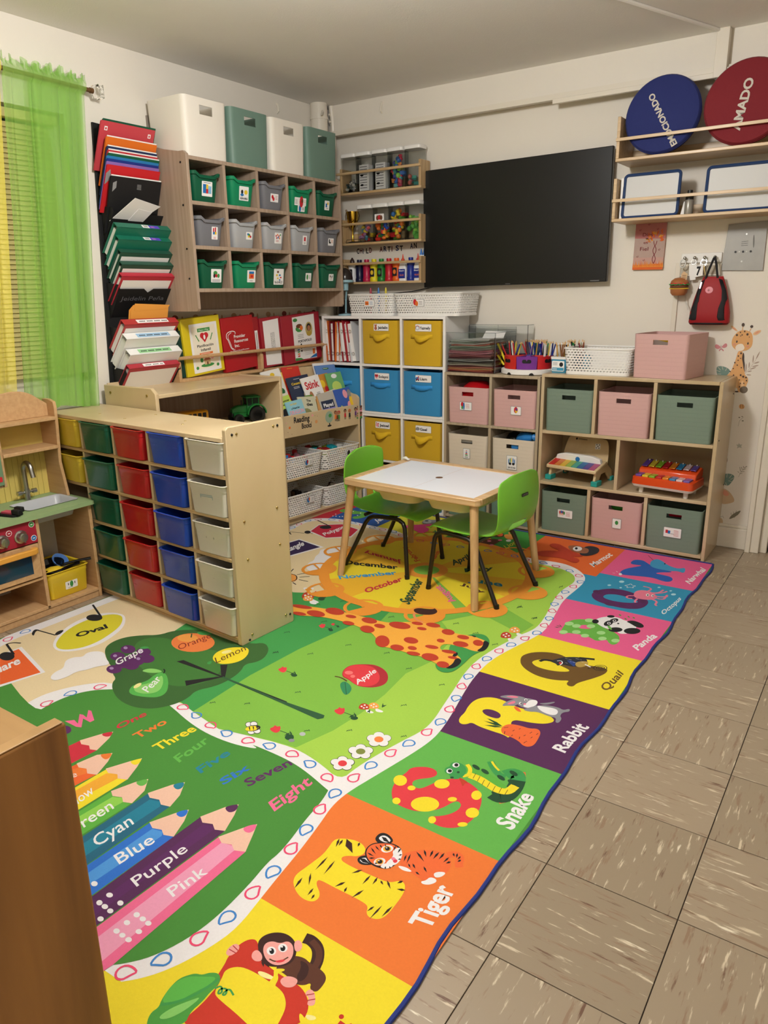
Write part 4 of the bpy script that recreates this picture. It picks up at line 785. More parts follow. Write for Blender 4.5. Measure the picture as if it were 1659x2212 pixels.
for s in (-1, 1):
    g = G(); g.cyl((fx, fy, .50), (fx+s*.028, fy, .50), .006, STEEL, 10); g.cyl((fx+s*.026, fy, .50), (fx+s*.045, fy, .50), .0105, STEEL, 12); part('tap_handle', fa, g)
# hutch
HS = .045   # hutch sits toward the wall
def hp(x): 
    g = G(); p = [(.15, .463), (.30, .463), (.30, .905), (.20, .905), (.165, .895), (.16, .87), (.165, .78), (.18, .62)]; g.prism(p, x, x+.015, MAPLE, (Vector((0, 0, 0)), Y_, Z_)); part('hutch_side', t, g, bevel=.002)
hp(-.015); hp(-PW)
kb(-.285, -.272, .17, .295, .56, .82, 'hutch_divider')
kb(-PW+.015, -.015, .155, .295, .815, .83, 'hutch_shelf'); kb(-.272, -.015, .165, .295, .685, .70, 'hutch_shelf')
g = G(); p = [(-PW+.015, .83), (-.015, .83), (-.015, .885), (-.05, .91), (-.10, .945), (-.17, .955), (-.24, .945), (-.30, .94), (-.38, .965), (-.5, .965), (-.62, .94), (-PW+.015, .95)]; g.prism(p[:2]+chaikin(p[2:], 2, False), 0, .012, MAPLE, FR(0, .222, 0)); part('wavy_back', t, g, bevel=.002)
YW = mat('yellow_board', 'd6c069', .5)
kb(-.272, -.015, .288, .292, .70, .815, 'back_board', YW, 0)
for k in range(19):
    x = -.0155-.0265*k
    kb(x-.0258, x, .288, .293, .463, .687, 'beadboard_plank', YW, .0012)
# microwave
kb(-PW+.015, -.29, .17, .29, .56, .575, 'microwave_base'); KP = mat('keypad_green', '6d8a6a', .5); kb(-.40, -.287, .160, .168, .572, .812, 'microwave_panel', KP, .002)
kb(-PW+.02, -.40, .160, .168, .572, .812, 'microwave_door', MAPLE, .002)
g = G(); fr = FR(0, .1595, 0)
for r in range(5):
    for c_ in range(3): g.prism(rr2(.014, .012, .003, 2, -.375+c_*.027, .735-r*.023), 0, .0012, PAPER, fr)
g.prism(rr2(.034, .022, .003, 2, -.312, .60), 0, .0012, RED, fr); part('keypad_buttons', t, g)['kind'] = 'stuff'
# oven
OR = mat('oven_red', '9c1f33', .5)
kb(-PW+.016, -.272, -.004, .01, .342, .445, 'control_panel', OR, .002)
for x in (-.345, -.425, -.55):
    g = G(); M = Matrix.Translation((x, -.004, .385)) @ Matrix.Rotation(radians(90), 4, 'X'); g.lathe([(.028, 0), (.028, .004), (.022, .006), (.021, .022), (.016, .03), (.001, .031)], STEEL, n=24, M=M); g.box(-.003, .003, -.02, .004, .02, .032, STEEL, M); part('knob', t, g)
g = G(); fr = FR(0, -.0045, 0)
for x, z, c in ((-.392, .412, OR), (-.292, .425, GREENP), (-.29, .365, BLUEP)): g.prism(ell(x, z, .0125, .0125, 16), 0, .0012, PAPER, fr); g.poly(fr, ell(x, z, .0105, .0105, 16), c, .0016); g.poly(fr, ell(x, z, .006, .002, 8), PAPER, .002)
part('dial_stickers', t, g)['kind'] = 'stuff'
OG = mat('oven_window', '16384e', .12, coat=.6)
od = kb(-PW+.02, -.276, -.008, .006, .188, .338, 'oven_door', MAPLE, .003)
kb(-.72, -.315, -.0095, -.008, .212, .300, 'oven_window', OG, 0, None, od)
g = G(); OH = mat('handle_orange', 'dea144', .45); g.prism([(-.70, 0), (-.70, -.02), (-.68, -.034), (-.31, -.034), (-.29, -.02), (-.29, 0), (-.315, 0), (-.32, -.014), (-.68, -.014), (-.685, 0)], .302, .327, OH, (Vector((0, -.008, 0)), X_, Y_)); part('oven_handle', od, g, bevel=.004)
# tub with pans under the sink
b = thing('storage_tub', 'yellow plastic tub with a round green picture label under the play sink', 'tub', (.285, -.278, .045), 90)
me = tray('e3c52c', 'tub_yellow', .212, .24, .125); part('tray_body', b, me); g = G(); card(g, (Vector((0.01, .0105, 0)), X_, Vector((0, -.075, 1)).normalized()), 0, .048, .06, .036, 'eg0,1,1.4,2.4 qk-3,0,-2.4,3 qk2.4,0,3,3 lk-3,-3,6,.1,1'); part('picture_label', b, g)
t2 = thing('toy_pan', 'black toy frying pan lying in the yellow tub', 'toy pan', (.18, -.30, .155), 20); BG = mat('black_gloss', '0a0a0b', .12)
g = G(); g.lathe([(.001, 0), (.05, 0), (.062, .022), (.066, .023), (.054, -.003), (.001, -.003)], BG, n=24, M=Matrix.Rotation(radians(14), 4, 'X')); part('bowl', t2, g); g = G(); g.tube([(.055, .02, .02), (.10, .05, .03), (.155, .085, .036)], [.007, .006, .007], BG); part('handle', t2, g)
t2 = thing('toy_pot_lid', 'black and yellow toy lid resting at the front of the yellow tub', 'toy lid', (.215, -.315, .158), 0); g = G(); g.lathe([(.001, .02), (.03, .016), (.05, .004), (.053, 0), (.001, .0)], YELP, n=24, M=Matrix.Rotation(radians(-18), 4, 'Y')); part('lid', t2, g); g = G(); g.tube([(.01, -.05, .012), (.045, -.01, .004), (.045, .05, .012), (.08, .09, .03)], .0075, BG); part('handle', t2, g)
t2 = thing('toy_ladle', 'blue toy scoop sticking out of the yellow tub', 'toy scoop', (.15, -.245, .155), 10); g = G(); g.lathe([(.001, .01), (.022, .014), (.036, .034), (.038, .034), (.024, .008), (.001, .004)], mat('scoop_blue', '5a86c8', .4), n=18, M=Matrix.Rotation(radians(40), 4, 'Y')); part('scoop', t2, g)
t2 = thing('toy_clip', 'black and pink plastic toy on the green kitchen counter', 'toy', (.235, -.47, .4635), 15); PK_ = mat('toy_rose', 'c24a62', .5)
g = G(); g.prism(rr2(.10, .06, .02, 4), 0, .008, BLKM, (Vector((0, 0, 0)), X_, Y_)); part('base', t2, g); g = G(); g.prism([(-.035, -.015), (.02, -.018), (.04, 0), (.02, .018), (-.035, .015)], .009, .016, PK_, (Vector((0, 0, 0)), X_, Y_)); part('insert', t2, g)
for x, y in ((.02, .03), (.045, -.01)): g = G(); g.box(x-.02, x+.02, y-.01, y+.01, .008, .03, BLKM); part('clasp', t2, g, bevel=.004)
# ================================================================== WHITE CUBE UNIT
t = thing('cube_shelf', 'white cube shelving in the corner with yellow and blue fabric bins and binders', 'cube shelf', (.115, 1.80, 0))
W_ = .915
for z0, z1 in ((0, .601), (.602, 1.203)):
    for x in (0, .295, .60, W_-.016):
        g = G(); g.box(x, x+.016, 0, .295, z0, z1, WPAINT); part('upright', t, g, bevel=.0015)
    for z in (z0, z0+.296, z1-.016):
        for xa, xb in ((.016, .295), (.311, .60), (.616, W_-.016)):
            g = G(); g.box(xa, xb, 0, .295, z, z+.016, WPAINT); part('shelf', t, g, bevel=.0015)
g = G(); g.box(.016, W_-.016, .289, .294, .01, 1.19, WPAINT); part('back_panel', t, g)
g = G(); g.box(.0, W_, .002, .294, 1.2031, 1.204, WPAINT); part('top_board', t, g)
def fabric_bin(x, z, col, lab, name, art, hcol=None, sag=.014, tilt=0):
    b = thing('fabric_bin', lab, 'fabric bin', (x, 1.797, z), 0, 'fabric cube bins with name labels'); m = mat('fabric_'+col, col, .9, bump=.3, bs=500, sheen=.2); hm = mat('fabric_strap_'+(hcol or col), hcol or col, .85)
    g = G(); w_, d_, h_ = .262, .27, .262
    g.loft([rrect(w_-.006, d_, .008, 0, 2, 0, d_/2), rrect(w_, d_, .01, .1, 2, 0, d_/2), rrect(w_, d_, .008, h_, 2, 0, d_/2), rrect(w_-.01, d_-.01, .006, h_, 2, 0, d_/2), rrect(w_-.012, d_-.012, .006, .01, 2, 0, d_/2)], m); part('bin_body', b, g)
    g = G(); n = 12; z0 = h_*.60; top = []; 
    pts = [(-.075, 0), (-.05, 0)]+[(-.05+.1*k/n, -(.006+sag*1.4*sin(pi*k/n))) for k in range(1, n)]+[(.05, 0), (.075, 0)]
    zz = [tilt*0-sag*1.3*max(0, sin(pi*(x_+.05)/.1)) if abs(x_) < .05 else 0 for x_, _ in pts]
    r0 = [(p[0], p[1]-.001, z0+zz[i]) for i, p in enumerate(pts)]; r1 = [(p[0], p[1]*.5-.001, z0+.026+zz[i]*.35) for i, p in enumerate(pts)]
    g.loft([r0, r1], hm, False, False, closed=False); part('handle', b, g, solid=.001, smooth=25)
    if name:
        g = G(); fr = FR(0, -.0005, 0); y = h_*.845; g.prism(rr2(.112, .043, .005, 3, .012, y), 0, .0008, GRYP, fr); g.prism(rr2(.109, .04, .004, 3, .012, y), .0004, .0012, PAPER, fr)
        g.text(fr, name, -.012, y-.009, .0155, INK, .0016, width=min(.072, .0125*len(name)), bold=.03); ax = -.028
        for i, (dx, dy, rx, ry, mt) in enumerate(art): g.poly(fr, ell(ax+dx, y+dy, rx, ry, 12), mt, .0016+i*.0001)
        part('name_label', b, g)
    return b
YB, BB = 'c9a21c', '2f85ba'
PEACH = mat('print_terracotta', 'b0654a', .7)
fabric_bin(.115+.455, .9175-.001, YB, 'yellow fabric bin labelled Jeidelin, top row', 'Jeidelin', [(0, -.006, .010, .011, PEACH), (0, .009, .008, .008, PEACH), (-.007, .015, .003, .003, PEACH), (.007, .015, .003, .003, PEACH)], 'd6ae1c')
fabric_bin(.115+.757, .9175-.001, YB, 'yellow fabric bin labelled Yazmeily with a rainbow, top row', 'Yazmeily', [(0, 0, .016, .014, ORP), (0, -.001, .013, .011, SKYP), (0, -.002, .009, .008, PAPER), (-.006, -.009, .008, .004, mat('cloud_grey', 'c4ccd4')), (.007, -.009, .008, .004, mat('cloud_grey'))], 'd6ae1c')
fabric_bin(.115+.455, .619, BB, 'blue fabric bin labelled Solayni with a butterfly', 'Solayni', [(-.006, .004, .007, .009, RED), (.006, .004, .007, .009, RED), (-.004, -.008, .005, .006, PKP), (.004, -.008, .005, .006, PKP), (0, 0, .001, .012, INK)], '2f8fd6', sag=.005)
fabric_bin(.115+.757, .619, BB, 'blue fabric bin labelled Liam with a toy train', 'Liam', [(-.002, 0, .013, .009, BLUEP), (-.008, -.009, .005, .005, INK), (.006, -.009, .005, .005, INK), (.006, .009, .004, .006, RED), (.0, -.003, .006, .004, RED)], '2f8fd6', sag=.005)
fabric_bin(.115+.158, .619, BB, 'blue fabric bin in the corner cell, half behind the book stand', None, [], '2f8fd6', sag=.005)
fabric_bin(.115+.455, .3135, YB, 'yellow fabric bin labelled Jeisel, lower row', 'Jeisel', [(0, -.002, .012, .012, PKP), (-.006, .012, .004, .004, PEACH), (.008, .008, .004, .004, RED), (.009, -.01, .003, .003, INK)], 'd6ae1c', sag=.018)
fabric_bin(.115+.757, .3135, YB, 'yellow fabric bin labelled Gael with a grey elephant, sagging front', 'Gael', [(0, 0, .014, .011, GRYP), (-.01, -.004, .006, .006, GRYP)], 'd6ae1c', sag=.02)
fabric_bin(.115+.455, .017, YB, 'yellow fabric bin on the floor row behind the near chair', None, []); fabric_bin(.115+.757, .017, BB, 'blue fabric bin on the floor row behind the table', None, [])
# binders in the corner cell: seen from their open edge
x = .135
for k, (lab, col, th, h_, tl) in enumerate((('orange-edged white binder at the left of the corner cell', 'd0672c', .030, .255, -4), ('dark red binder second from the left in the corner cell', '7e1620', .032, .25, -1), ('bright orange binder in the middle of the corner cell', 'e0762c', .036, .25, 3), ('white binder leaning beside the orange one', 'd9d9d6', .024, .245, -3), ('wine red binder with shiny rings in the corner cell', '9a1b28', .036, .255, -7), ('crimson binder second from the right in the corner cell', 'a81f2b', .03, .25, -7), ('white binder at the right of the corner cell', 'cfd0d2', .044, .25, -9))):
    b = thing('ring_binder', lab, 'binder', (x+(h_*sin(radians(-tl)) if tl < 0 else 0)*0, 1.815, .918), group='binders in the corner cell', rot=(0, radians(tl), 0)); m = mat('vinyl_'+col, col, .35)
    g = G()
    for q in (0, th-.003): g.box(q, q+.003, 0, .23, .0, h_, m)
    g.box(0, th, .226, .23, 0, h_, m); part('cover', b, g)
    g = G(); g.box(.005, th-.005, .012, .2, .004, h_-.012, PAPER); part('pages', b, g)
    for z in (.05, .19):
        g = G(); g.tube([(th*.5+.009*cos(a), .006, z+.009*sin(a)) for a in [2*pi*i/10 for i in range(10)]], .0015, STEEL, 6, True); part('ring', b, g)
    x += th+.0015
# woven baskets on top
def wbasket(loc, w_, d_, h_, lab, grp, m=WEV, cardart=None, rz=0, cx=0):
    b = thing('woven_basket', lab, 'basket', loc, rz, grp); part('basket_wall', b, basket(w_, d_, h_, m, .93)); part('rim', b, rimmesh(w_, d_, h_, WHT, rr=.005))
    g = G(); g.loft([rrect(w_*.93+.004, d_*.93+.004, .03, 0, 5, 0, d_/2), rrect(w_*.93+.006, d_*.93+.006, .03, .012, 5, 0, d_/2)], WHT); part('base', b, g)
    if cardart: g = G(); card(g, (Vector((cx, d_*.035-.002, 0)), X_, Vector((0, -d_*.035/h_, 1)).normalized()), 0, h_*.56, .075, .038, cardart, edge=GRYP); part('picture_label', b, g)
    return b
wbasket((.485, 1.81, 1.2045), .345, .26, .135, 'white woven basket on the cube shelf, half below the art shelves', 'white woven baskets on furniture tops', cardart='qo-4,-3,-.5,3 qw-4,-.3,-.5,.3 lb.5,2.5,3.5,.3,2', cx=0)
b = wbasket((.89, 1.81, 1.2045), .46, .26, .135, 'white woven basket on the cube shelf nearest the television', 'white woven baskets on furniture tops', cardart='er-3,1,1.6,2.4 eo-1.5,-1,1.4,2 lk.5,2,3.5,.3,2', cx=-.05)
for k, (x, c, lab) in enumerate(((.415, 'b02a44', 'red marker standing in the left woven basket on the cube shelf'), (.475, '2f76c0', 'blue marker standing in the left woven basket on the cube shelf'), (.53, 'e0cc30', 'yellow marker standing in the left woven basket on the cube shelf'))):
    g = G(); g.lathe([(.005, 0), (.0065, .08), (.0065, .145), (.003, .16)], mat('marker_'+c, c, .4), n=10); solo('marker', lab, 'marker', g, (x, 1.93, 1.212))
# desk lamp top and power cable in the corner
t = thing('desk_lamp', 'desk lamp with a dark dome shade and pale blue collar in the corner', 'lamp', (.215, 1.93, 1.2045)); LB = mat('lamp_pale_blue', '9cc4cf', .35)
g = G(); g.lathe([(.001, 0), (.05, 0), (.05, .008), (.01, .014)], LB); part('base', t, g)
g = G(); g.tube([(.0, 0, .012), (-.02, .03, .10), (.015, .0, .20)], .006, LB); part('arm', t, g)
g = G(); g.lathe([(.02, .155), (.022, .20), (.055, .205), (.055, .218), (.02, .22)], LB, n=24); part('collar', t, g)
g = G(); g.lathe([(.05, .218), (.05, .235), (.044, .262), (.03, .282), (.01, .292), (.001, .293)], mat('lamp_dark_dome', '2c2624', .2), n=24); part('lamp_shade', t, g)
g = G(); g.box(.12, .33, 1.98, 2.08, 1.2045, 1.30, mat('dark_wire_tray', '2a201a', .6)); solo('file_tray', 'dark file tray behind the baskets in the corner', 'tray', g, bevel=.003)
g = G(); g.tube([(.30, 2.10, 1.34), (.45, 2.09, 1.335), (.62, 2.09, 1.345), (.78, 2.09, 1.37), (.95, 2.09, 1.40)], .003, BLK, 6); solo('power_cable', 'thin black cable running along the wall to the television', 'cable', g)
# ================================================================== TAN CUBE ORGANISER (2 x 3)
ORG = wood('beige_laminate', 'a4937a', 'b6a68c', (60, 60, 2), .5, coat=0)
t = thing('cube_organizer', 'beige two-column storage organizer with pink and cream boxes, beside the white cubes', 'storage unit', (1.032, 1.79, 0))
W_ = .60
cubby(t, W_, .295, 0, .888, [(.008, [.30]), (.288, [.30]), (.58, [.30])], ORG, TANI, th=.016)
BX = dict()
def obox(x, y, z, col, nm, lab, w_=.262, h_=.225, art=None, tx='', ax=0, ay=.45, cw=.075, ch=.045, grp='slot-handled boxes in the low organizers', d_=.262, rz=0, **k):
    key = (col, w_, h_)
    if key not in BX: BX[key] = slotbox(col, nm, w_, d_, h_, .018, hw=.075, hh=.023, hz=h_*.76, taper=.035, **k).mesh('box_shell')
    b = thing('storage_box', lab, 'box', (x, y, z), rz, grp); part('box_shell', b, BX[key])
    if art is not None:
        g = G(); card(g, (Vector((ax, d_*.0175*.55-.001, 0)), X_, Vector((0, -.02, 1)).normalized()), 0, h_*ay, cw, ch, art, tx, edge=GRYP); part('picture_label', b, g)
    return b
PK, CRM = 'cfa6a2', 'd9cdbb'
obox(1.032+.158, 1.785, .597, PK, 'pink', 'pink box with a ball and bottle label and a red dish inside', .262, .21, 'er-3,2,1.2,2 eg-3,-2,.8,1.4 eb-1.5,0,.7,3 lr0,3,4,.4,1.6', ax=-.01, ay=.48)
obox(1.032+.45, 1.785, .597, PK, 'pink', 'pink box with a beach ball label, top right of the beige organizer', .262, .21, 'er0,1,2,3 ey.5,-.5,1.2,1.6 ep.6,1.6,1,1.4', '', ax=.015, ay=.46, cw=.06, ch=.045)
obox(1.032+.158, 1.785, .305, CRM, 'cream', 'cream box with a stacking toy label', .262, .225, 'eg0,-1.5,2.4,.8 er0,0,1.8,.8 eb0,1.4,1.3,.8 er0,3,.8,.7 lk-2.5,-3,5,.2,.8', ax=-.0, ay=.50, cw=.042, ch=.058)
obox(1.032+.45, 1.785, .305, CRM, 'cream', 'cream box with a bowling pins label and blue toys inside', .262, .225, 'eb-3,1,.5,2.6 eg-1.5,1.6,.5,2.6 ey0,1.8,.5,2.6 eb1.5,1.6,.5,2.6 eb3,1,.5,2.6 ek-1.6,-.8,1.4,1.3 ek1.8,-.8,1.4,1.3', 'Juego de bolos', ax=.0, ay=.40, cw=.06, ch=.08)
obox(1.032+.158, 1.785, .026, SAGE, 'sage', 'grey-green box on the floor row of the beige organizer, left', .262, .225); obox(1.032+.45, 1.785, .026, SAGE, 'sage', 'grey-green box on the floor row of the beige organizer, right', .262, .225)
g = G(); g.lathe([(.001, .07), (.05, .066), (.085, .04), (.10, .0), (.095, 0), (.08, .034), (.001, .06)], mat('dish_red', 'b3141c', .25), n=28); solo('toy_dish', 'upturned red toy dish inside the left pink box', 'toy dish', g, (1.20, 1.90, .765))
g = G(); g.box(-.045, .045, 0, .002, 0, .05, mat('dish_red')); solo('toy_card', 'flat red toy seen through the handle slot of the left pink box', 'toy', g, (1.19, 1.81, .745))
g = G(); g.sphere((0, 0, 0), .05, mat('ball_black', '121316', .2), 20, 12); solo('bowling_ball', 'black toy bowling ball in the cream box', 'ball', g, (1.43, 1.93, .50))
g = G(); g.lathe([(.001, 0), (.028, .004), (.038, .03), (.034, .09), (.016, .13), (.02, .15), (.001, .165)], mat('pin_blue', '2f7fc8', .3), n=20, M=Matrix.Rotation(radians(75), 4, 'Y') @ Matrix.Rotation(radians(30), 4, 'X')); solo('bowling_pin', 'blue toy bowling pin lying in the cream box', 'toy', g, (1.48, 1.89, .515))
g = G(); g.lathe([(.001, 0), (.02, .004), (.022, .05), (.001, .055)], mat('pin_blue'), n=16, M=Matrix.Rotation(radians(90), 4, 'X')); solo('toy_cup', 'blue toy end seen through the slot of the cream bowling box', 'toy', g, (1.49, 1.85, .487))
g = G(); g.lathe([(.001, 0), (.026, .004), (.034, .03), (.03, .08), (.014, .12), (.001, .14)], mat('pin_green', '7cc04a', .3), n=20, M=Matrix.Rotation(radians(80), 4, 'X')); solo('bowling_pin', 'green toy bowling pin lying in the cream box', 'toy', g, (1.565, 1.99, .515))
g = G(); g.cyl((-.05, 0, 0), (.05, 0, 0), .018, mat('roll_white', 'd8dadc', .3), 14); solo('toy_tube', 'white tube showing in the slot of the cream stacking toy box', 'toy', g, (1.19, 1.82, .492))
# ---- birch organiser 3/2/3
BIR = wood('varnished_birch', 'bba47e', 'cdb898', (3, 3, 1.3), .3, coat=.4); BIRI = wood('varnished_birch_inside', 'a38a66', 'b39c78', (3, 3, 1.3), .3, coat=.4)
t = thing('toy_organizer', 'varnished birch organizer with green and pink boxes and toy instruments, right of the beige one', 'storage unit', (1.640, 1.785, 0))
W_ = .918; th = .018
for x in (0, W_-th):
    g = G(); g.prism([(0, 0), (.325, 0), (.325, .905), (.01, .905), (0, .895)], x, x+th, BIR, (Vector((0, 0, 0)), Y_, Z_)); part('side_panel', t, g, bevel=.003)
for z in (.012, .295, .582, .888):
    g = G(); g.box(th, W_-th, .0, .32, z, z+th, BIR); part('shelf', t, g, bevel=.002)
for z0, z1, xs in ((.03, .295, (.3, .604)), (.313, .582, (.44,)), (.60, .888, (.3, .604))):
    for x in xs: g = G(); g.box(x-th/2, x+th/2, .002, .32, z0, z1, BIR); part('divider', t, g, bevel=.0015)
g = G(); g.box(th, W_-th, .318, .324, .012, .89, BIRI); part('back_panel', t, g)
g = G()
for y, z in ((.28, .82), (.03, .62), (.3, .34)): g.cyl((W_, y, z), (W_+.002, y, z), .004, BLK, 8)
part('screw_heads', t, g)['kind'] = 'stuff'
GG = '76897a'
for i, (x, z, col, nm, lab, a, tx, w2, h2) in enumerate(((1.80, .601, GG, 'moss', 'plain green box, top left of the birch organizer', None, '', .262, .228), (2.092, .601, PK, 'pink', 'plain pink box, top middle of the birch organizer', None, '', .27, .228), (2.392, .601, GG, 'moss', 'plain green box, top right of the birch organizer', None, '', .275, .228),
    (1.80, .031, GG, 'moss', 'green box with a maracas label, bottom left', 'er-3.5,1.5,.6,1.2 eb-2.5,2,.6,1.2 ep-1.5,1.8,.6,1.2 eg-.6,1.2,.6,1.2 qo-3.6,-2,-3.2,1 qo-2.6,-2,-2.2,1 qo-1.6,-2,-1.2,1 lr.6,2.5,3.5,.4,1.5', '', .262, .228), (2.092, .031, PK, 'pink', 'pink box with a green ball label and green toy inside, bottom middle', 'eg0,1,2,2.6', '', .27, .228), (2.392, .031, GG, 'moss', 'green box with a xylophone label and red toy inside, bottom right', 'qr-4,-1,-2.6,2.5 qb-2.6,-1.4,-1.2,2 lk-1,-1.2,2,.1,1 lr.8,2.8,3.5,.5,1.4', '', .275, .228))):
    obox(x, 1.783, z, col, nm, lab, w2, h2, a, tx, ax=(.0, .0, .0, .015, .012, .0)[i], ay=(.5, .5, .5, .48, .44, .43)[i], cw=(.0, .0, .0, .083, .045, .085)[i], ch=(.0, .0, .0, .045, .052, .05)[i], d_=.275)
g = G(); g.sphere((0, 0, 0), .05, mat('ball_green', '3d8a2c', .5), 18, 10, (1, .5, .5)); solo('toy_ball', 'green toy behind the slot of the bottom pink box', 'toy', g, (2.10, 1.84, .21))
g = G(); g.cyl((0, 0, 0), (.10, .0, 0), .02, mat('toy_crimson', 'b01430', .4), 16); solo('toy_drum', 'red toy behind the slot of the bottom right green box', 'toy', g, (2.36, 1.83, .222))
# toy piano (left cell)
t = thing('toy_piano', 'wooden toy piano with rainbow keys and turquoise feet on the birch organizer', 'toy piano', (1.835, 1.90, .3135), -8)
PW_ = wood('toy_pine', 'cdb489', 'dcc69d', (8, 2, 8), .4, coat=.1); TQ = mat('turquoise_feet', '239a93', .5)
for s in (-1, 1):
    g = G(); g.prism([(-.085, .0), (-.03, .0), (-.035, .02), (-.01, .055), (.05, .06), (.09, .02), (.105, .0), (.13, .0), (.115, .06), (.06, .10), (-.065, .09)], -.007, .007, PW_, (Vector((s*.135, 0, 0)), Y_, Z_)); part('side_frame', t, g, bevel=.002)
    g = G(); g.box(s*.14-.018, s*.14+.018, -.09, -.03, 0, .028, TQ); part('foot', t, g, bevel=.003)
    g = G(); g.box(s*.14-.012, s*.14+.012, .10, .132, 0, .024, TQ); part('foot', t, g, bevel=.003)
g = G(); g.prism([(-.095, .068), (.04, .102), (.04, .122), (-.095, .088)], -.15, .15, PW_, (Vector((0, 0, 0)), Y_, Z_)); part('body', t, g, bevel=.005)
KC = ['c8322e', 'd07a3a', 'd9b23a', '8fae4a', '4fa08a', '2f6aa0', '5a4a92', 'b0507e']
for k, c in enumerate(KC):
    g = G(); g.prism([(-.09, .0895), (-.012, .109), (-.012, .1115), (-.09, .092)], -.138+.0345*k, -.138+.0345*k+.033, mat('key_'+c, c, .4), (Vector((0, 0, 0)), Y_, Z_)); part('key', t, g)
g = G(); g.prism([(-.14, .10), (.14, .10), (.13, .135), (.08, .147), (-.08, .147), (-.13, .135)], -.03, .0, WHT, FR(0, -.015, 0)); part('top_cover', t, g, bevel=.004)
g = G(); g.prism(ell(0, .122, .013, .013, 20), 0, .003, BLUEP, FR(0, -.0155, 0)); part('button', t, g)
g = G(); q = (Vector((0, .045, .09)), X_, Vector((0, .30, 1)).normalized()); g.prism(chaikin([(-.13, 0), (.14, 0), (.15, .02), (.135, .13), (.10, .15), (-.09, .15), (-.115, .13)], 2), 0, .006, PW_, q); mr = part('music_rest', t, g)
g = G(); lines(g, q, -.05, .134, .06, 2, .004, t=.002, h=.007); g.poly(q, ell(-.06, .131, .006, .006), INK, .007); g.poly(q, [(.06, .085), (.09, .088), (.088, .118), (.058, .115)], PAPER, .007); [g.poly(q, [(.064+r*.008, .09+c*.009), (.069+r*.008, .09+c*.009), (.069+r*.008, .096+c*.009), (.064+r*.008, .096+c*.009)], INK, .0075) for r in range(3) for c in range(3) if (r+c) % 2 == 0]; part('printed_logo', mr, g)['kind'] = 'stuff'
# xylophone piano (right cell)
t = thing('toy_xylophone', 'orange toy xylophone piano with coloured keys on white feet, right cell of the birch organizer', 'toy xylophone', (2.325, 1.87, .3135), -6)
OX = mat('xylo_orange', 'd94a1c', .25, coat=.3); XW = mat('xylo_white', 'e4dcd2', .4)
for sx in (-1, 1):
    for y in (-.055, .07): g = G(); g.lathe([(.011, 0), (.013, .03), (.014, .04)], XW, (sx*.115, y, 0), n=12); part('foot', t, g)
g = G(); g.loft([rrect(.30, .19, .02, .036, 4), rrect(.315, .205, .025, .05, 4)], XW); part('tray_base', t, g)
g = G(); g.loft([rrect(.315, .205, .025, .05, 4), rrect(.31, .20, .025, .085, 4), rrect(.295, .185, .025, .09, 4)], OX); part('body', t, g)
g = G(); g.prism([(-.03, .088), (.085, .088), (.085, .135), (.06, .142), (-.02, .118)], -.147, .147, OX, (Vector((0, 0, 0)), Y_, Z_)); part('bridge', t, g, bevel=.006)
XC = ['6a4aa0', 'd8c23a', '7fb02e', 'b8202c', 'd9862a', '2f86b8', 'ddc8cc', '6f58a8']
for k, c in enumerate(XC):
    m = mat('xylo_'+c, c, .3, coat=.3); x = -.1225+.035*k
    g = G(); g.box(x-.0155, x+.0155, -.092, -.034, .088, .10, m); part('key', t, g, bevel=.003)
    bar_ = G(); L_ = .045-.002*k; bar_.box(x-.0145, x+.0145, .03-L_, .03+L_*.9, .0, .004, mat('xylobar_'+c, c, .25, .6), Matrix.Translation((0, 0, .1325)) @ Matrix.Rotation(radians(14), 4, 'X')); part('bar', t, bar_, bevel=.001)
    g = G(); g.sphere((x, .052, .152), .006, STEEL, 8, 5); part('pin', t, g)
# ---- things on top of the organisers
t = thing('paper_tray', 'clear acrylic paper tray holding a tall pile of coloured paper', 'paper tray', (1.18, 1.93, .8885), -1)
ACR = mat('clear_acrylic', 'e8ecee', .04, trans=1, ior=1.35)
for (x0, x1, y0, y1, z0, z1) in ((-.19, -.187, -.12, .15, 0, .225), (.165, .168, -.12, .15, 0, .20), (-.19, .168, .147, .15, 0, .25), (-.19, .168, -.12, -.117, 0, .225)):
    g = G(); g.box(x0, x1, y0, y1, z0, z1, ACR); part('acrylic_wall', t, g)
t = thing('paper_tray', 'second clear acrylic tray standing behind the pile of coloured paper', 'paper tray', (1.27, 2.02, .8885), 0)
for (x0, x1, y0, y1, z0, z1) in ((-.19, -.187, -.02, .06, .0, .262), (.185, .188, -.02, .06, 0, .262), (-.19, .188, -.023, -.02, 0, .26)):
    g = G(); g.box(x0, x1, y0, y1, z0, z1, ACR); part('acrylic_wall', t, g)
EDG = mat('acrylic_edge', '6e7274', .3)
for p in ([(-.1885, -.0215, .262), (.1865, -.0215, .262), (.1865, .06, .262)], [(-.1885, -.0215, 0), (-.1885, -.0215, .262)], [(-.0, -.0215, .2), (-.0, -.0215, .262)], [(-.28, -.21, .0), (-.28, -.21, .225), (.078, -.21, .225), (.078, .05, .225)], [(.078, -.21, 0), (.078, -.21, .225)]): g = G(); g.tube(p, .0011, EDG, 4); part('tray_edge', t, g)
rn = random.Random(3)
SH = ['7c1f2c', 'c76a4a', 'c49a5a', 'b8705a', '6a3230', 'b0a890', '8a8672', '3a3634', 'a8a8a0', '7f7a70', '5a2a30', '9c5a58', '8a4a52', 'b4747e', 'a85a68', '7e7068', '8c9280', '6f8a74', '9aa890', 'b05a4a', 'a8a49c', '7a8478', 'b8b8b2', 'c8c8c4']
z = .8895
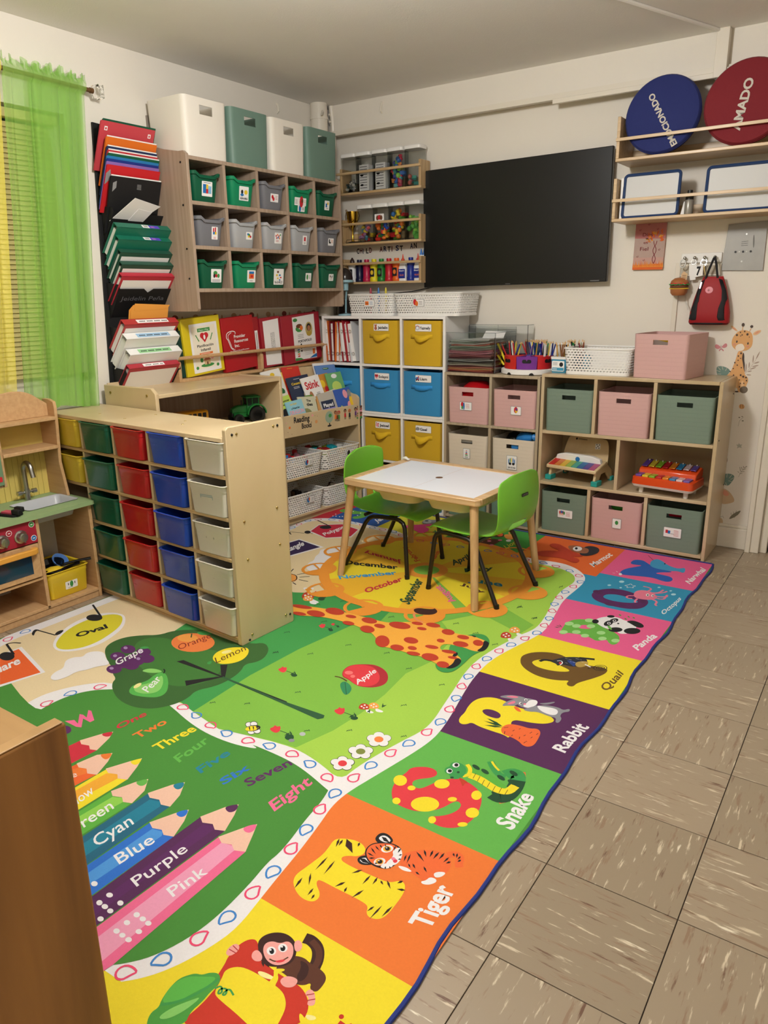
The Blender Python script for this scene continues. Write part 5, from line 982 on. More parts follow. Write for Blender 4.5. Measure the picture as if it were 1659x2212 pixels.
for k, c in enumerate(SH):
    th_ = rn.uniform(.0055, .0095); w_ = .30-.05*(k/len(SH))+rn.uniform(-.012, .012); g = G(); m = mat('sheet_'+c, c, .7)
    nn = 8; a = [(-w_/2+w_*i/nn, .0025*sin(i*.8+k)+(.012*(k/24.)*(i/nn)**3)) for i in range(nn+1)]
    ring = lambda zz, off: [(x, y, zz+q) for x, q in a for y in (-.105+off,)]
    bot = [(x, -.105, q) for x, q in a]; top = [(x, -.105, q+th_*.85) for x, q in a]; bb = [(x, .10, q) for x, q in a]; tb = [(x, .10, q+th_*.85) for x, q in a]
    g.loft([bot, top, tb, bb, bot], m, False, False, closed=False)
    for i in (0, nn): g.add([bot[i], top[i], tb[i], bb[i]], [(0, 1, 2, 3) if i else (3, 2, 1, 0)], m)
    lb = 'sheaf of %s paper in the acrylic tray, %s' % ({'7c1f2c': 'dark red', 'c76a4a': 'orange-red', 'c49a5a': 'golden', 'b8705a': 'rusty', '6a3230': 'maroon', 'b0a890': 'beige', '8a8672': 'olive-grey', '3a3634': 'black'}.get(c, ['grey', 'mauve', 'green-grey', 'pink'][k % 4]), 'at the very bottom' if k == 0 else 'on top' if k == len(SH)-1 else 'number %d up' % (k+1))
    lb = 'sheaf of coloured paper piled in the acrylic tray'
    o = solo('paper_sheaf', lb, 'paper', g, (1.175+rn.uniform(-.006, .006), 1.94, z), rn.uniform(-2, 2), 'paper sheaves in the acrylic tray'); z += th_
g = G(); g.box(-.06, .06, -.04, .06, 0, .003, PAPER, Matrix.Rotation(radians(20), 4, 'X')); solo('crumpled_sheet', 'white sheet sticking up on top of the paper pile', 'paper', g, (1.27, 1.95, z+.02), 15)
# rotating caddy
t = thing('art_caddy', 'round white turntable caddy with red, purple and blue cups of pens', 'pen caddy', (1.492, 1.945, .8885))
g = G(); g.lathe([(.145, 0), (.152, .004), (.152, .026), (.146, .03), (.02, .03)], WHT, n=40); part('turntable', t, g)
for a in (250, 300, 200): g = G(); g.prism(ell(0, 0, .014, .014, 12)[:7], 0, .002, BLK, (Vector((.1515*cos(radians(a)), .1515*sin(radians(a)), 0)), Vector((-sin(radians(a)), cos(radians(a)), 0)), Z_)); part('thumb_notch', t, g)
for k, (a0, a1, c) in enumerate(((208, 264, 'c22a22'), (264, 314, '72308c'), (314, 374, 'c8262a'), (14, 80, '1f6f9a'), (80, 140, '2a4a8a'), (140, 208, 'b02a34'))):
    if a1 < a0: a1 += 360
    m = mat('caddy_'+c, c, .35); out = [(.138*cos(radians(a0+(a1-a0)*i/8)), .138*sin(radians(a0+(a1-a0)*i/8))) for i in range(9)]; inn = [(.03*cos(radians(a)), .03*sin(radians(a))) for a in (a1, (a0+a1)/2, a0)]; p = out+inn
    cxx = sum(q[0] for q in p)/len(p); cyy = sum(q[1] for q in p)/len(p); sc = lambda f: [((x-cxx)*f+cxx, (y-cyy)*f+cyy) for x, y in p]
    hh = .10
    g = G(); g.loft([[(x, y, .031) for x, y in sc(.93)], [(x, y, hh) for x, y in sc(.99)], [(x, y, hh) for x, y in sc(.94)], [(x, y, .036) for x, y in sc(.88)]], m); cup = part('cup', t, g)
    am = radians((a0+a1)/2); nx, ny = cos(am), sin(am); fr = (Vector((nx*.1335, ny*.1335, .075)), Vector((-ny, nx, 0)), Z_); g = G(); g.prism(rr2(.05, .02, .009, 5), -.002, .0035, BLKM, fr); part('handle_slot', cup, g)
rn = random.Random(5); PC = ['1b2f8a', 'c22a34', '1f1f22', 'd8c23a', '2c8a4a', '6a3a92', 'e8e6e2', '8a5a34', '1b2f8a', '173a6a', 'c89a4a']
pm = {}
def pencil_mesh(c):
    if c in pm: return pm[c]
    g = G(); g.lathe([(.0038, 0), (.0038, .13)], mat('pen_'+c, c, .4), n=6); g.lathe([(.0038, .13), (.001, .142)], mat('pen_tip_wood', 'd8b07c', .6), n=6); pm[c] = g.mesh('pencil'); return pm[c]
CN = {'1b2f8a': 'dark blue', 'c22a34': 'red', '1f1f22': 'black', 'd8c23a': 'yellow', '2c8a4a': 'green', '6a3a92': 'purple', 'e8e6e2': 'white', '8a5a34': 'brown', '173a6a': 'navy', 'c89a4a': 'natural wood', '7a1f3a': 'maroon'}
def pens(cx, cy, z, n, R, lean, grp, where, cols=PC):
    for k in range(n):
        c = cols[rn.randrange(len(cols))]; a = rn.uniform(0, 2*pi); r = R*math.sqrt(rn.random()); o = bpy.data.objects.new('pencil', pencil_mesh(c)); COL.objects.link(o)
        o.location = (cx+r*cos(a), cy+r*sin(a), z); o.rotation_euler = (rn.uniform(-lean, lean), rn.uniform(-lean, lean), 0); o['label'] = '%s pencil or pen %s' % (CN[c], where); o['category'] = 'pencil'; o['group'] = grp+', '+CN[c]
pens(1.50, 2.02, .93, 50, .055, .32, 'pens in the caddy', 'bunched in the back cups of the round caddy')
pens(1.40, 1.95, .925, 9, .028, .35, 'pens in the caddy left cup', 'leaning in the left red cup of the caddy', ['e8e6e2', 'c22a34', '1b2f8a', 'd8c23a', '2c8a4a'])
pens(1.59, 1.97, .925, 8, .026, .3, 'pens in the caddy right cup', 'leaning in the right cup of the caddy', ['e8e6e2', '1b2f8a', 'd8c23a', 'e8e6e2'])
for k, (x, rz_) in enumerate(((1.375, .5), (1.362, .7))):
    g = G(); g.cyl((0, 0, 0), (0, 0, .12), .006, mat('highlighter', 'e8d22a', .4), 10); solo('highlighter', ('yellow highlighter leaning out at the left of the caddy, upper', 'yellow highlighter leaning out at the left of the caddy, lower')[k], 'marker', g, (x, 1.90, .945-.012*k), rot=(0, -rz_, 0))
# pencil box, basket, pink box on the birch organiser
t = thing('pencil_tub', 'small white and blue pencil tub with a printed label and a handle', 'pencil tub', (1.705, 1.90, .9068)); PB = mat('pencil_box_blue', '3f95b8', .4)
g = G(); g.loft([rrect(.08, .09, .012, 0, 4), rrect(.088, .10, .014, .075, 4), rrect(.08, .09, .012, .075, 4), rrect(.072, .08, .01, .01, 4)], PB); part('box_body', t, g)
g = G(); g.loft([rrect(.092, .104, .016, .072, 4), rrect(.096, .108, .018, .084, 4), rrect(.084, .096, .014, .086, 4), rrect(.082, .094, .014, .072, 4)], WHT, False, False); part('rim', t, g)
g = G(); g.tube([(-.044, .01, .08), (-.042, .02, .13), (-.03, .025, .148), (.03, .025, .148), (.042, .02, .13), (.044, .01, .08)], .004, WHT); part('handle', t, g)
g = G(); fr = FR(0, -.048, 0); g.prism(rr2(.07, .055, .006, 3, 0, .036), 0, .0035, PAPER, fr); lines(g, fr, -.03, .056, .038, 3, .006, GRYP, h=.0038); g.poly(fr, [(-.032, .012), (.032, .012), (.032, .028), (-.032, .028)], PB, .0038); g.poly(fr, ell(.018, .045, .011, .012), INK, .0038); lines(g, fr, -.028, .023, .03, 2, .005, PAPER, h=.0042); part('printed_label', t, g)
pens(1.705, 1.90, .925, 9, .022, .15, 'pencils in the small tub', 'standing in the small blue tub', ['8a5a34', 'c89a4a', '1f1f22'])
pens(1.74, 2.0, .935, 22, .045, .35, 'pencils behind the basket', 'sticking up behind the white basket', ['1f1f22', '2c8a4a', 'c22a34', '8a5a34', '7a1f3a', 'e8e6e2', '2c8a4a'])
g = G(); R = lambda w_, z: rrect(w_, .08, .01, z, 3); g.loft([R(.13, 0), R(.15, .09), R(.14, .09), R(.12, .005)], PB); solo('pencil_bin', 'blue plastic bin of pencils behind the small tub', 'pencil bin', g, (1.75, 2.0, .9068))
wbasket((1.925, 1.81, .9068), .36, .245, .142, 'white woven basket on the birch organizer beside the pink box', 'white woven baskets on furniture tops')
obox(2.245, 1.80, .9068, PK, 'pink', 'large pink box standing on the birch organizer', .275, .215, d_=.275, rz=-8, grp='slot-handled boxes in the low organizers')
g = G(); g.box(-.05, .05, 0, .003, 0, .06, YELP); g.box(-.02, .06, -.004, 0, 0, .045, PAPER); solo('notebook', 'yellow and white papers inside the large pink box', 'paper', g, (2.21, 1.86, 1.045), -8, rot=(0, .2, 0))
# ================================================================== TELEVISION
t = thing('television', 'large flat black television on the back wall', 'television', (1.308, 2.04, 1.372), rot=(0, radians(-.6), 0))
g = G(); g.box(-.568, .568, .0, .028, 0, .662, mat('tv_bezel', '0b0b0c', .35)); part('tv_body', t, g, bevel=.004)
g = G(); g.box(-.561, .561, -.0012, .0, .014, .655, mat('tv_screen', '050607', .34)); part('screen', t, g)
g = G(); lines(g, FR(0, -.0005, 0), -.02, .007, .04, 1, .004, GRYP, h=.0004); lines(g, FR(0, -.0005, 0), .48, .009, .05, 2, .003, GRYP, t=.0015, h=.0004); part('printed_logo', t, g)
g = G(); g.box(-.25, .25, .028, .062, .15, .5, BLKM); part('wall_bracket', t, g, bevel=.004)
# ================================================================== THREE ART SHELVES in the corner
SN = ('top', 'middle', 'lowest')
def wshelf(x0, x1, y, z0, h, lab, m, mv, railz, square=False, grp=None, d=.105):
    t = thing('rail_shelf', lab, 'wall shelf', (x0, y, z0), group=grp); w_ = x1-x0
    g = G(); g.box(0, w_, 0, d, 0, .014, m); part('shelf', t, g, bevel=.002)
    for x in (0, w_-.016): g = G(); g.box(x, x+.016, 0, d, .014, h, mv); part('end_board', t, g, bevel=.002)
    g = G(); (g.box(-.001, w_+.001, -.008, .0, railz-.007, railz+.007, m) if square else g.tube([(-.02, -.006, railz), (w_+.004, -.006, railz)], .008, m, 10)); part('rail', t, g, bevel=.001 if square else 0)
    g = G(); g.box(.016, w_-.016, d-.008, d, .03, .075, m); part('back_rail', t, g, bevel=.001)
    return t
for k, (z, rz_) in enumerate(((1.932, .124), (1.634, .125), (1.396, .124))): wshelf(.155, .752, 1.985, z, .155, 'pine wall shelf with a round rail, %s of three in the corner' % SN[k], PINE, PINEV, rz_, grp='pine wall shelves in the corner')
def canister(x, z, h_, lab, w_=.108):
    b = thing('canister', lab, 'container', (x, 2.036, z), group='clear canisters on the wall shelves')
    g = G(); g.loft([rrect(w_, .085, .014, 0, 4), rrect(w_, .085, .014, h_-.022, 4)], CLR, True, False); g.loft([rrect(w_-.004, .081, .012, h_-.022, 4), rrect(w_-.004, .081, .012, .003, 4)], CLR, False, True); part('clear_wall', b, g)
    g = G(); g.loft([rrect(w_+.006, .091, .016, h_-.022, 4), rrect(w_+.008, .093, .016, h_-.006, 4), rrect(w_-.002, .083, .014, h_, 4)], WHT); part('lid', b, g); return b
rn = random.Random(9)
def bits(x, z, hh, cols, n, lab, grp, sz=.018, kind='toy_piece'):
    for k in range(n):
        c = cols[k % len(cols)]; m = mat('bit_'+c, c, .4); g = G(); M = Matrix.Rotation(rn.uniform(0, 3), 4, 'Z') @ Matrix.Rotation(rn.uniform(0, 3), 4, 'X')
        if k % 3 == 0: g.box(-sz, sz, -sz*.6, sz*.6, -sz*.5, sz*.5, m, M)
        elif k % 3 == 1: g.sphere((0, 0, 0), sz*.8, m, 8, 5)
        else: g.lathe([(.3*sz, -sz), (.7*sz, -sz*.6), (.5*sz, 0), (.7*sz, sz*.7), (.3*sz, sz)], m, n=8, M=M)
        solo(kind, lab, 'toy', g, (x+rn.uniform(-.034, .034), 2.036+rn.uniform(-.024, .02), z+.018+hh*k/n), group=grp)
xs5 = (.222, .335, .458, .572, .695)
for k, lab in enumerate(('clear canister of dark odds and ends, leftmost on the top corner shelf', 'clear canister with a printed paper, second on the top corner shelf', 'clear canister with a printed paper, middle of the top corner shelf', 'clear canister full of coloured pieces on the top corner shelf', 'clear canister with a few discs, nearest the television on the top shelf')):
    canister(xs5[k]-.012, 1.9465, .225, lab)
bits(.21, 1.9465, .05, ['26221f', '8c8c8c', 'c9c4ba', '1f3a36'], 18, 'small dark craft piece in the leftmost canister', 'craft pieces in the leftmost canister', .012)
for x in (.323, .446):
    g = G(); g.box(-.036, .036, 0, .05, 0, .15, PAPER); fr = FR(0, -.0004, 0)
    for k in range(9): lines(g, fr, -.03, .14-.015*k, .055, 1, .01, INK, .003)
    g.poly(fr, ell(-.015, .035, .012, .006), INK, .0007); g.poly(fr, ell(-.015, .09, .012, .006), INK, .0007)
    solo('printed_card', 'stack of printed cards in the %s canister of the top shelf' % ('second' if x < .4 else 'middle'), 'cards', g, (x, 2.012, 1.950))
bits(.56, 1.9465, .16, ['2f8a8a', 'c22a44', '4a4aa0', '8ac04a', 'b03a4a', '3a6ab0', 'e08a4a'], 30, 'translucent coloured piece in the fourth canister of the top shelf', 'coloured pieces in the fourth canister', .02)
bits(.683, 1.9465, .045, ['5fb8a8', 'b05a50', '9a5a6a'], 8, 'coloured disc in the canister nearest the television', 'discs in the last top canister', .017)
for k, (x, lab) in enumerate(((.325, 'clear canister of bracelets and figures, second shelf beside the trophy'), (.445, 'clear canister of orange and red linking toys, second shelf'), (.562, 'clear canister of fruit shapes, second shelf'), (.68, 'clear canister of green blocks, second shelf nearest the television'))): canister(x, 1.6485, .22, lab)
bits(.325, 1.6485, .09, ['c22a2a', 'e0c23a', '5a9ab0', 'b080b0', '6a4a3a'], 20, 'small toy figure in the canister beside the trophy', 'figures in the first lower canister', .016)
bits(.445, 1.6485, .10, ['e0342a', 'ee7a2a', '2a5ac0', '3a9a4a', 'f0b03a'], 26, 'linking toy in the second canister of the middle shelf', 'linking toys in the second canister', .017)
bits(.562, 1.6485, .16, ['5aa03a', 'e0782a', 'e6c83a', 'b8202a', '2f6ab0', 'e6c83a'], 26, 'play fruit piece in the third canister of the middle shelf', 'play fruit in the third canister', .02)
bits(.68, 1.6485, .12, ['5aa84a', '4a9a3c', '8ac04a'], 18, 'green block in the canister nearest the television', 'green blocks in the last canister', .02)
g = G(); fr = FR(0, 0, 0); card(g, fr, 0, 0, .07, .045, 'ew-2,0,1.4,2 er0,.5,1.6,2 ew2,0,1.4,2 lk-3,3.6,6,.1,1'); solo('picture_card', 'picture card of a bowl taped inside the second canister', 'card', g, (.448, 1.991, 1.785))
t = thing('trophy', 'gold two-handled trophy cup at the corner end of the middle shelf', 'trophy', (.212, 2.03, 1.6485)); GD = mat('gold_metal', 'c9a23a', .18, 1); 
g = G(); g.lathe([(.030, 0), (.030, .006), (.01, .012)], BLK, n=20); part('base', t, g)
g = G(); g.lathe([(.010, .012), (.006, .03), (.005, .07), (.008, .088), (.028, .118), (.036, .15), (.038, .19), (.036, .19), (.033, .15), (.02, .11), (.001, .1)], GD, n=24); part('cup', t, g)
for s in (-1, 1): g = G(); g.tube([(s*.03, 0, .13), (s*.05, 0, .14), (s*.056, 0, .165), (s*.048, 0, .19), (s*.052, 0, .205), (s*.044, 0, .205), (s*.036, 0, .185)], .0025, GD, 6); part('handle', t, g)
g = G(); g.box(-.06, .06, -.03, .03, 0, .003, BLK); g.tube([(-.06, -.03, .004), (-.055, -.025, .02), (.05, -.025, .02), (.06, -.03, .004)], .0015, BLK, 6); solo('wire_stand', 'small black wire stand lying before the trophy', 'stand', g, (.245, 2.02, 1.649))
def bottle(x, c, lab, h_=.15, capc=None, r=.028, kind='paint'):
    b = thing('paint_bottle' if kind == 'paint' else 'glue_bottle', lab, 'bottle', (x, 2.036, 1.4105), group='paint and glue bottles on the lowest corner shelf'); m = mat('paint_'+c, c, .35); cm = mat('paint_'+(capc or c), capc or c, .35)
    if kind == 'paint':
        g = G(); g.lathe([(r*.95, 0), (r, .004), (r, .02), (r*.9, .024), (r*.9, .085), (r, .095), (r*.95, .108), (r*.5, .118), (r*.45, .122)], m, n=20); part('body', b, g)
        g = G(); g.lathe([(r*.55, .118), (r*.55, .128), (.014, .134), (.003, .152)] if capc else [(r*.55, .118), (r*.6, .13), (r*.55, .137)], cm, n=16); part('cap', b, g)
    else:
        g = G(); g.loft([rrect(.052, .03, .012, 0, 4), rrect(.054, .032, .013, .08, 4), rrect(.04, .024, .01, .105, 4), rrect(.016, .016, .007, .112, 4)], m); part('body', b, g); g = G(); g.lathe([(.011, .112), (.011, .128), (.006, .132), (.002, .158)], cm, n=12); part('cap', b, g)
        g = G(); fr = FR(0, -.0166, 0); bl = mat('glue_blue', '1c2f8a', .5); g.prism([(-.024, .015), (.024, .015), (.024, .07), (-.024, .07)], 0, .0008, bl, fr); g.text(fr, "Elmer's", -.018, .056, .008, PAPER, .0012, width=.036, bold=.03); g.text(fr, 'GLUE', -.015, .03, .008, ORP, .0012, width=.03, bold=.03); part('printed_label', b, g)
    return b
PB_ = ['white paint bottle with a dark cap', 'navy paint bottle', 'raspberry paint bottle', 'yellow paint bottle with a dark label', 'green paint bottle', 'scarlet paint bottle', 'orange paint bottle with a dark label']
for k, c in enumerate(('e9e9ea', '15193a', 'b01c44', 'd8c822', '1f7a2c', 'b8182a', 'e0641e')):
    b = bottle(.198+.0575*k, c, PB_[k]+', on the lowest corner shelf', capc=None if k else '3a2a26')
    if k in (0, 3, 6, 4): g = G(); fr = FR(0, -.0255, 0); g.prism(rr2(.034, .05, .005, 2, 0, .055), 0, .001, INK, fr); g.poly(fr, ell(0, .055, .011, .014), (PAPER, None, None, YELP, GREENP, None, ORP)[k] or INK, .0014); part('printed_label', b, g)
bottle(.590, 'e9e9ea', 'white school glue bottle with an orange tip, left of the blue one', capc='d8482a', kind='glue'); bottle(.648, '1a2f8c', 'blue glue bottle on the lowest corner shelf', kind='paint', r=.026); bottle(.700, 'e9e9ea', 'white glue bottle with a red tip beside the television', capc='c83a2a', kind='glue')
for k, x in enumerate((.70, .722)):
    g = G(); M = Matrix.Translation((0, 0, 0)); g.lathe([(.014, 0), (.014, .13), (.01, .14), (.009, .155), (.003, .185)], mat('paint_3f7fd0', '3f7fd0', .35), n=14); g.lathe([(.011, .138), (.011, .15)], WHT, n=14); solo('glue_bottle', ('clear blue-tipped glue bottle behind, left one', 'clear blue-tipped glue bottle behind, right one')[k], 'bottle', g, (x, 2.073, 1.4105), group='blue-tipped glue bottles')
t = thing('wall_lettering', 'hand lettered words CHILD ARTIST AN on the wall above the paint bottles', 'wall lettering', (0, 2.1088, 0)); fr = FR(0, 0, 0); cc = [INK, mat('letter_maroon', '5e1f22', .7), mat('letter_navy', '1e2c55', .7)]
for i, (s, x, w_, z) in enumerate((('CHILD', .183, .125, 1.590), ('ARTIST', .365, .185, 1.594), ('AN', .597, .055, 1.604))):
    for j, ch in enumerate(s): g = G(); g.text(fr, ch, x+w_*j/len(s), z+.002*sin(j*2), .030, cc[(i+j) % 3], .0002, width=(w_/len(s))*(.8 if ch != 'I' else .2), bold=.03); part('letter', t, g)
# ================================================================== TWO LONG SHELVES top right
wshelf(1.9358, 2.95, 1.875, 1.9351, .20, 'long light wood shelf with round cushions, upper right', ASH, ASH, .0975, True, 'long light wood shelves', .228)
wshelf(1.9358, 2.95, 1.875, 1.6593, .20, 'long light wood shelf with whiteboards, below the cushions', ASH, ASH, .0975, True, 'long light wood shelves', .228)
def cushion(x, z, r, col, lab, txt, ang, tx, ty, cap, width):
    b = thing('round_cushion', lab, 'cushion', (x, 1.925, z), group='round cushions on the upper right shelf', rot=(radians(-6), 0, 0)); m = mat('cushion_'+col, col, .8, bump=.3, bs=260, sheen=.05)
    g = G(); M = Matrix.Rotation(radians(90), 4, 'X'); g.lathe([(.001, .022), (r*.8, .021), (r-.006, .016), (r, .008), (r, -.02), (r-.008, -.026), (.001, -.028)], m, n=56, M=M); part('cover', b, g)
    g = G(); g.tube([(r*cos(a)*1.002, .0, r*sin(a)*1.002) for a in [2*pi*i/48 for i in range(48)]], .003, m, 6, True); g2 = G(); g2.tube([((r-.004)*cos(a), .024, (r-.004)*sin(a)) for a in [2*pi*i/48 for i in range(48)]], .003, mat('piping_rust', '7a3420', .7), 6, True); part('piping', b, g); part('piping', b, g2)
    g = G(); g.text(FR(0, -.0224, 0), txt, tx, ty, cap, mat('cushion_letters', 'cfc8bc', .8), .0004, width=width, bold=.035, ang=ang); part('printed_word', b, g)
cushion(2.1326, 2.1261, .1715, '1c2766', 'navy blue round cushion with a white printed word, beside the television', 'EMOCIONADO', 119.5, .087, -.142, .026, .275)
cushion(2.4971, 2.131, .178, '7a1722', 'dark red round cushion with a white printed word, at the right edge', 'AMADO', 81, -.012, -.125, .036, .215)
def wboard(x, z, w_, h_, lab):
    b = thing('whiteboard', lab, 'whiteboard', (x, 1.915, z), group='small whiteboards', rot=(radians(-4), 0, 0)); NV = mat('board_frame_navy', '1f3a66', .35)
    g = G(); g.prism(rr2(w_-.012, h_-.012, .012, 5, w_/2, h_/2), -.004, .0, mat('board_white', 'c9c9c7', .45), FR(0, 0, 0)); part('board', b, g)
    g = G(); p = rr2(w_-.01, h_-.01, .016, 6, w_/2, h_/2); g.tube([(x_, 0, z_) for x_, z_ in p], .0075, NV, 8, True); part('frame', b, g)
wboard(1.9709, 1.6738, .273, .206, 'smaller whiteboard with navy frame beside the television'); wboard(2.3577, 1.6738, .36, .206, 'wider whiteboard with navy frame at the right edge')
g = G(); g.box(0, .012, 0, .03, 0, .19, WHT); solo('board_book', 'thin white board standing at the left end of the lower right shelf', 'board', g, (1.9592999999999998, 1.92, 1.6738))
t = thing('spray_bottle', 'grey bottle with a black cap between the two whiteboards', 'bottle', (2.2925, 1.915, 1.6733)); g = G(); g.lathe([(.019, 0), (.02, .003), (.02, .06), (.016, .068)], mat('bottle_grey', '8f8a82', .3, .3), n=18); part('body', t, g); g = G(); g.lathe([(.018, .066), (.018, .088), (.012, .094), (.012, .108), (.001, .11)], BLK, n=18); part('cap', t, g)
g = G(); g.box(-.012, .012, 0, .006, 0, .06, PAPER); solo('paper_slip', 'small printed slip left of the grey bottle', 'paper', g, (2.2652, 1.925, 1.6738), rot=(0, .2, 0))
# ================================================================== WALL PIECES BELOW
t = thing('canvas_painting', 'small pink and orange canvas painting with handwritten words and a tree', 'painting', (1.993, 2.094, 1.434), rot=(0, radians(.8), 0)); w_, h_ = .155, .236
g = G(); g.box(0, w_, 0, .015, 0, h_, mat('canvas_pink', 'c29a90', .8, var=.12, vs=9)); part('canvas', t, g, bevel=.002)
g = G(); fr = FR(0, -.0002, 0); m1 = mat('canvas_rose', 'b5706e', .8, var=.1, vs=20); g.poly(fr, [(0, .15), (w_, .14), (w_, h_), (0, h_)], m1, .0002); g.poly(fr, [(0, .06), (w_, .06), (w_, .15), (0, .155)], mat('canvas_dusty', 'b59c92', .8, var=.1, vs=14), .0003)
OG1 = mat('brush_orange', 'd9642a', .8); OG2 = mat('brush_amber', 'e6a03e', .8); MR = mat('brush_maroon', '7a1f2a', .8); rn = random.Random(4)
g.poly(fr, [(0, 0), (w_, 0), (w_, .03), (0, .022)], OG1, .0005)
for k in range(46):
    x = w_*k/46+.001; hh = .012+.022*rn.random(); g.poly(fr, [(x, .012), (x+.005, .012), (x+.002+rn.uniform(-.004, .004), .018+hh)], (OG1, OG2)[k % 2], .0007+.00001*k)
for k in range(60):
    a = rn.uniform(-.3, pi+.3); r = .02+.032*rn.random(); x, y = .110+r*cos(a)*.95, .142+r*sin(a)*.9; 
    if x < w_-.016: g.poly(fr, [(x-.002, y), (x+.005, y+.001), (x+.005+.010*cos(a), y+.013*abs(sin(a))+.004), (x+.008*cos(a), y+.012)], (OG1, OG2, OG1)[k % 3], .0014+.00001*k)
for s in (-1, 1):
    for q in stroke([(.106+s*.008*sin(i*.62), .03+.0085*i) for i in range(14)], .003): g.poly(fr, q, MR, .0011+.0001*s)
for s, x, y, c, w2 in (('Dios', .04, .164, .017, .05), ('es', .047, .128, .012, .022), ('Fiel', .032, .094, .018, .042)): g.text(fr, s, x, y, c, MR, .0024, width=w2)
for x, y in ((.066, .222), (.024, .196), (.02, .066), (.054, .048), (.128, .098), (.112, .198)):
    for q in stroke([(x+.0008*i*cos(i*.9), y+.0008*i*sin(i*.9)) for i in range(9)], .0016): g.poly(fr, q, MR, .0022)
part('painted_picture', t, g)
t = thing('wall_plate', 'dented grey metal intercom plate with buttons on the wall', 'wall plate', (2.432, 2.104, 1.418)); MP = mat('worn_metal', '96948f', .45, .3, var=.1, vs=18, bump=.3, bs=14)
g = G(); g.prism([(0, 0), (.187, -.006), (.184, .220), (.012, .214), (.004, .1)], 0, .004, MP, FR(0, 0, 0)); part('plate', t, g, bevel=.001)
fr = FR(0, -.004, 0)
for k in range(3): g = G(); g.poly(fr, [(.078, .112+.009*k), (.108, .114+.009*k), (.108, .1155+.009*k), (.078, .1135+.009*k)], INK, .0003); part('speaker_slot', t, g)
for x, m in ((.056, BLK), (.073, WHT), (.090, BLK), (.107, WHT), (.124, BLK)): g = G(); g.prism(ell(x, .085, .005 if m == BLK else .003, .005 if m == BLK else .003, 12), 0, .003, m, fr); part('button', t, g)
for x, z in ((.097, .165), (.088, .04)): g = G(); g.prism(ell(x, z, .004, .004, 10), 0, .0015, STEEL, fr); part('screw', t, g)
g = G(); g.prism(ell(.132, .13, .0035, .03, 12, 5), 0, .0003, mat('scratch_dark', '6c6a66', .5), fr); part('scratch', t, g)
t = thing('key_rack', 'white key rack with four round steel knobs under the metal plate', 'key rack', (2.236, 2.098, 1.458)); g = G(); g.box(0, .192, 0, .012, 0, .047, WHT); part('board', t, g, bevel=.003)
for k in range(4): g = G(); x = .022+.0475*k; g.cyl((x, 0, .026), (x, -.014, .024), .0035, STEEL); g.sphere((x, -.019, .024), .0085, STEEL, 14, 8); part('knob', t, g)
g = G(); g.box(2.215, 2.43, 2.100, 2.1095, 1.395, 1.452, TRIM); g.box(2.232, 2.415, 2.0985, 2.101, 1.402, 1.445, mat('frame_inset_grey', 'b3aa98', .6)); struct('trim_10', g, .002)  # cream frame with a greyer inset panel
def kring(g, x, z, r, y=2.08): g.tube([(x+r*cos(a), y+.003*sin(a), z+r*sin(a)) for a in [2*pi*i/16 for i in range(16)]], .0014, STEEL, 6, True)
t = thing('burger_keychain', 'burger shaped squishy keychain hanging from the leftmost knob', 'keychain', (2.247, 2.062, 1.30)); BN = mat('bun_brown', 'a8683a', .5, var=.1, vs=20)
g = G(); g.lathe([(.001, 0), (.03, .002), (.04, .014), (.042, .034), (.001, .036)], BN, n=24); part('lower_bun', t, g)
g = G(); g.lathe([(.001, .034), (.05, .034), (.048, .038), (.001, .039)], YELP, n=16, sx=1, sy=.8); part('cheese', t, g); g = G(); g.lathe([(.001, .038), (.043, .038), (.045, .046), (.042, .052), (.001, .052)], BRNP, n=24); part('patty', t, g)
g = G(); n = 40; g.loft([[((.047+.004*sin(i*2.2))*cos(2*pi*i/n), (.047+.004*sin(i*2.2))*sin(2*pi*i/n), .053+.003*sin(i*1.9)+z) for i in range(n)] for z in (0, .004)], GREENP); part('lettuce', t, g)
g = G(); g.lathe([(.001, .056), (.044, .056), (.044, .062), (.001, .063)], RED, n=24); part('ketchup', t, g); g = G(); g.lathe([(.044, .062), (.04, .074), (.024, .086), (.001, .09)], BN, n=24); part('upper_bun', t, g)
g = G(); g.tube([(.0, 0, .09), (.004, 0, .12), (.008, 0, .135)], .0015, STEEL, 6); g.tube([(.008+.013*cos(a), -.004, .156+.019*sin(a)) for a in [2*pi*i/18 for i in range(18)]], .003, STEEL, 6, True); part('ring', t, g)
g = G(); g.prism([(-.0, .07), (.026, .065), (.03, .105), (.012, .118), (.0, .105)], 0, .002, mat('tag_card', 'cfae86', .6), FR(.008, -.012, 0)); lines(g, FR(.008, -.0145, 0), .006, .1, .018, 4, .008, BRNP); part('tag', t, g)
g = G(); g.tube([(.03, .01, .01), (.034, .01, -.03), (.045, .01, -.05), (.05, .01, -.07)], .003, CLR, 6); part('strap', t, g)
t = thing('number_tag', 'white key tags, one with a black 7, on the middle knobs of the key rack', 'key tag', (2.30, 2.075, 1.375)); g = G(); g.prism([(-.006, .0), (.02, .002), (.018, .082), (-.018, .08), (-.014, .03)], 0, .0015, PAPER, FR(0, 0, 0)); kring(g, 2.303-2.30, 1.462-1.375, .012, 0); part('blank_tag', t, g)
g = G(); fr = FR(.015, -.005, .013); g.prism([(0, 0), (.038, .008), (.036, .062), (.004, .056)], 0, .0015, PAPER, fr); g.text(fr, '7', .007, .012, .038, INK, .002, width=.020, bold=.05); kring(g, .052, .087, .014, 0); part('numbered_tag', t, g)
g = G(); g.tube([(.054, 0, .07), (.057, -.002, .05), (.066, -.002, .02)], .0025, mat('key_brass', '9a8452', .4, .8), 6); kring(g, .05, .08, .015, .002); part('key', t, g)
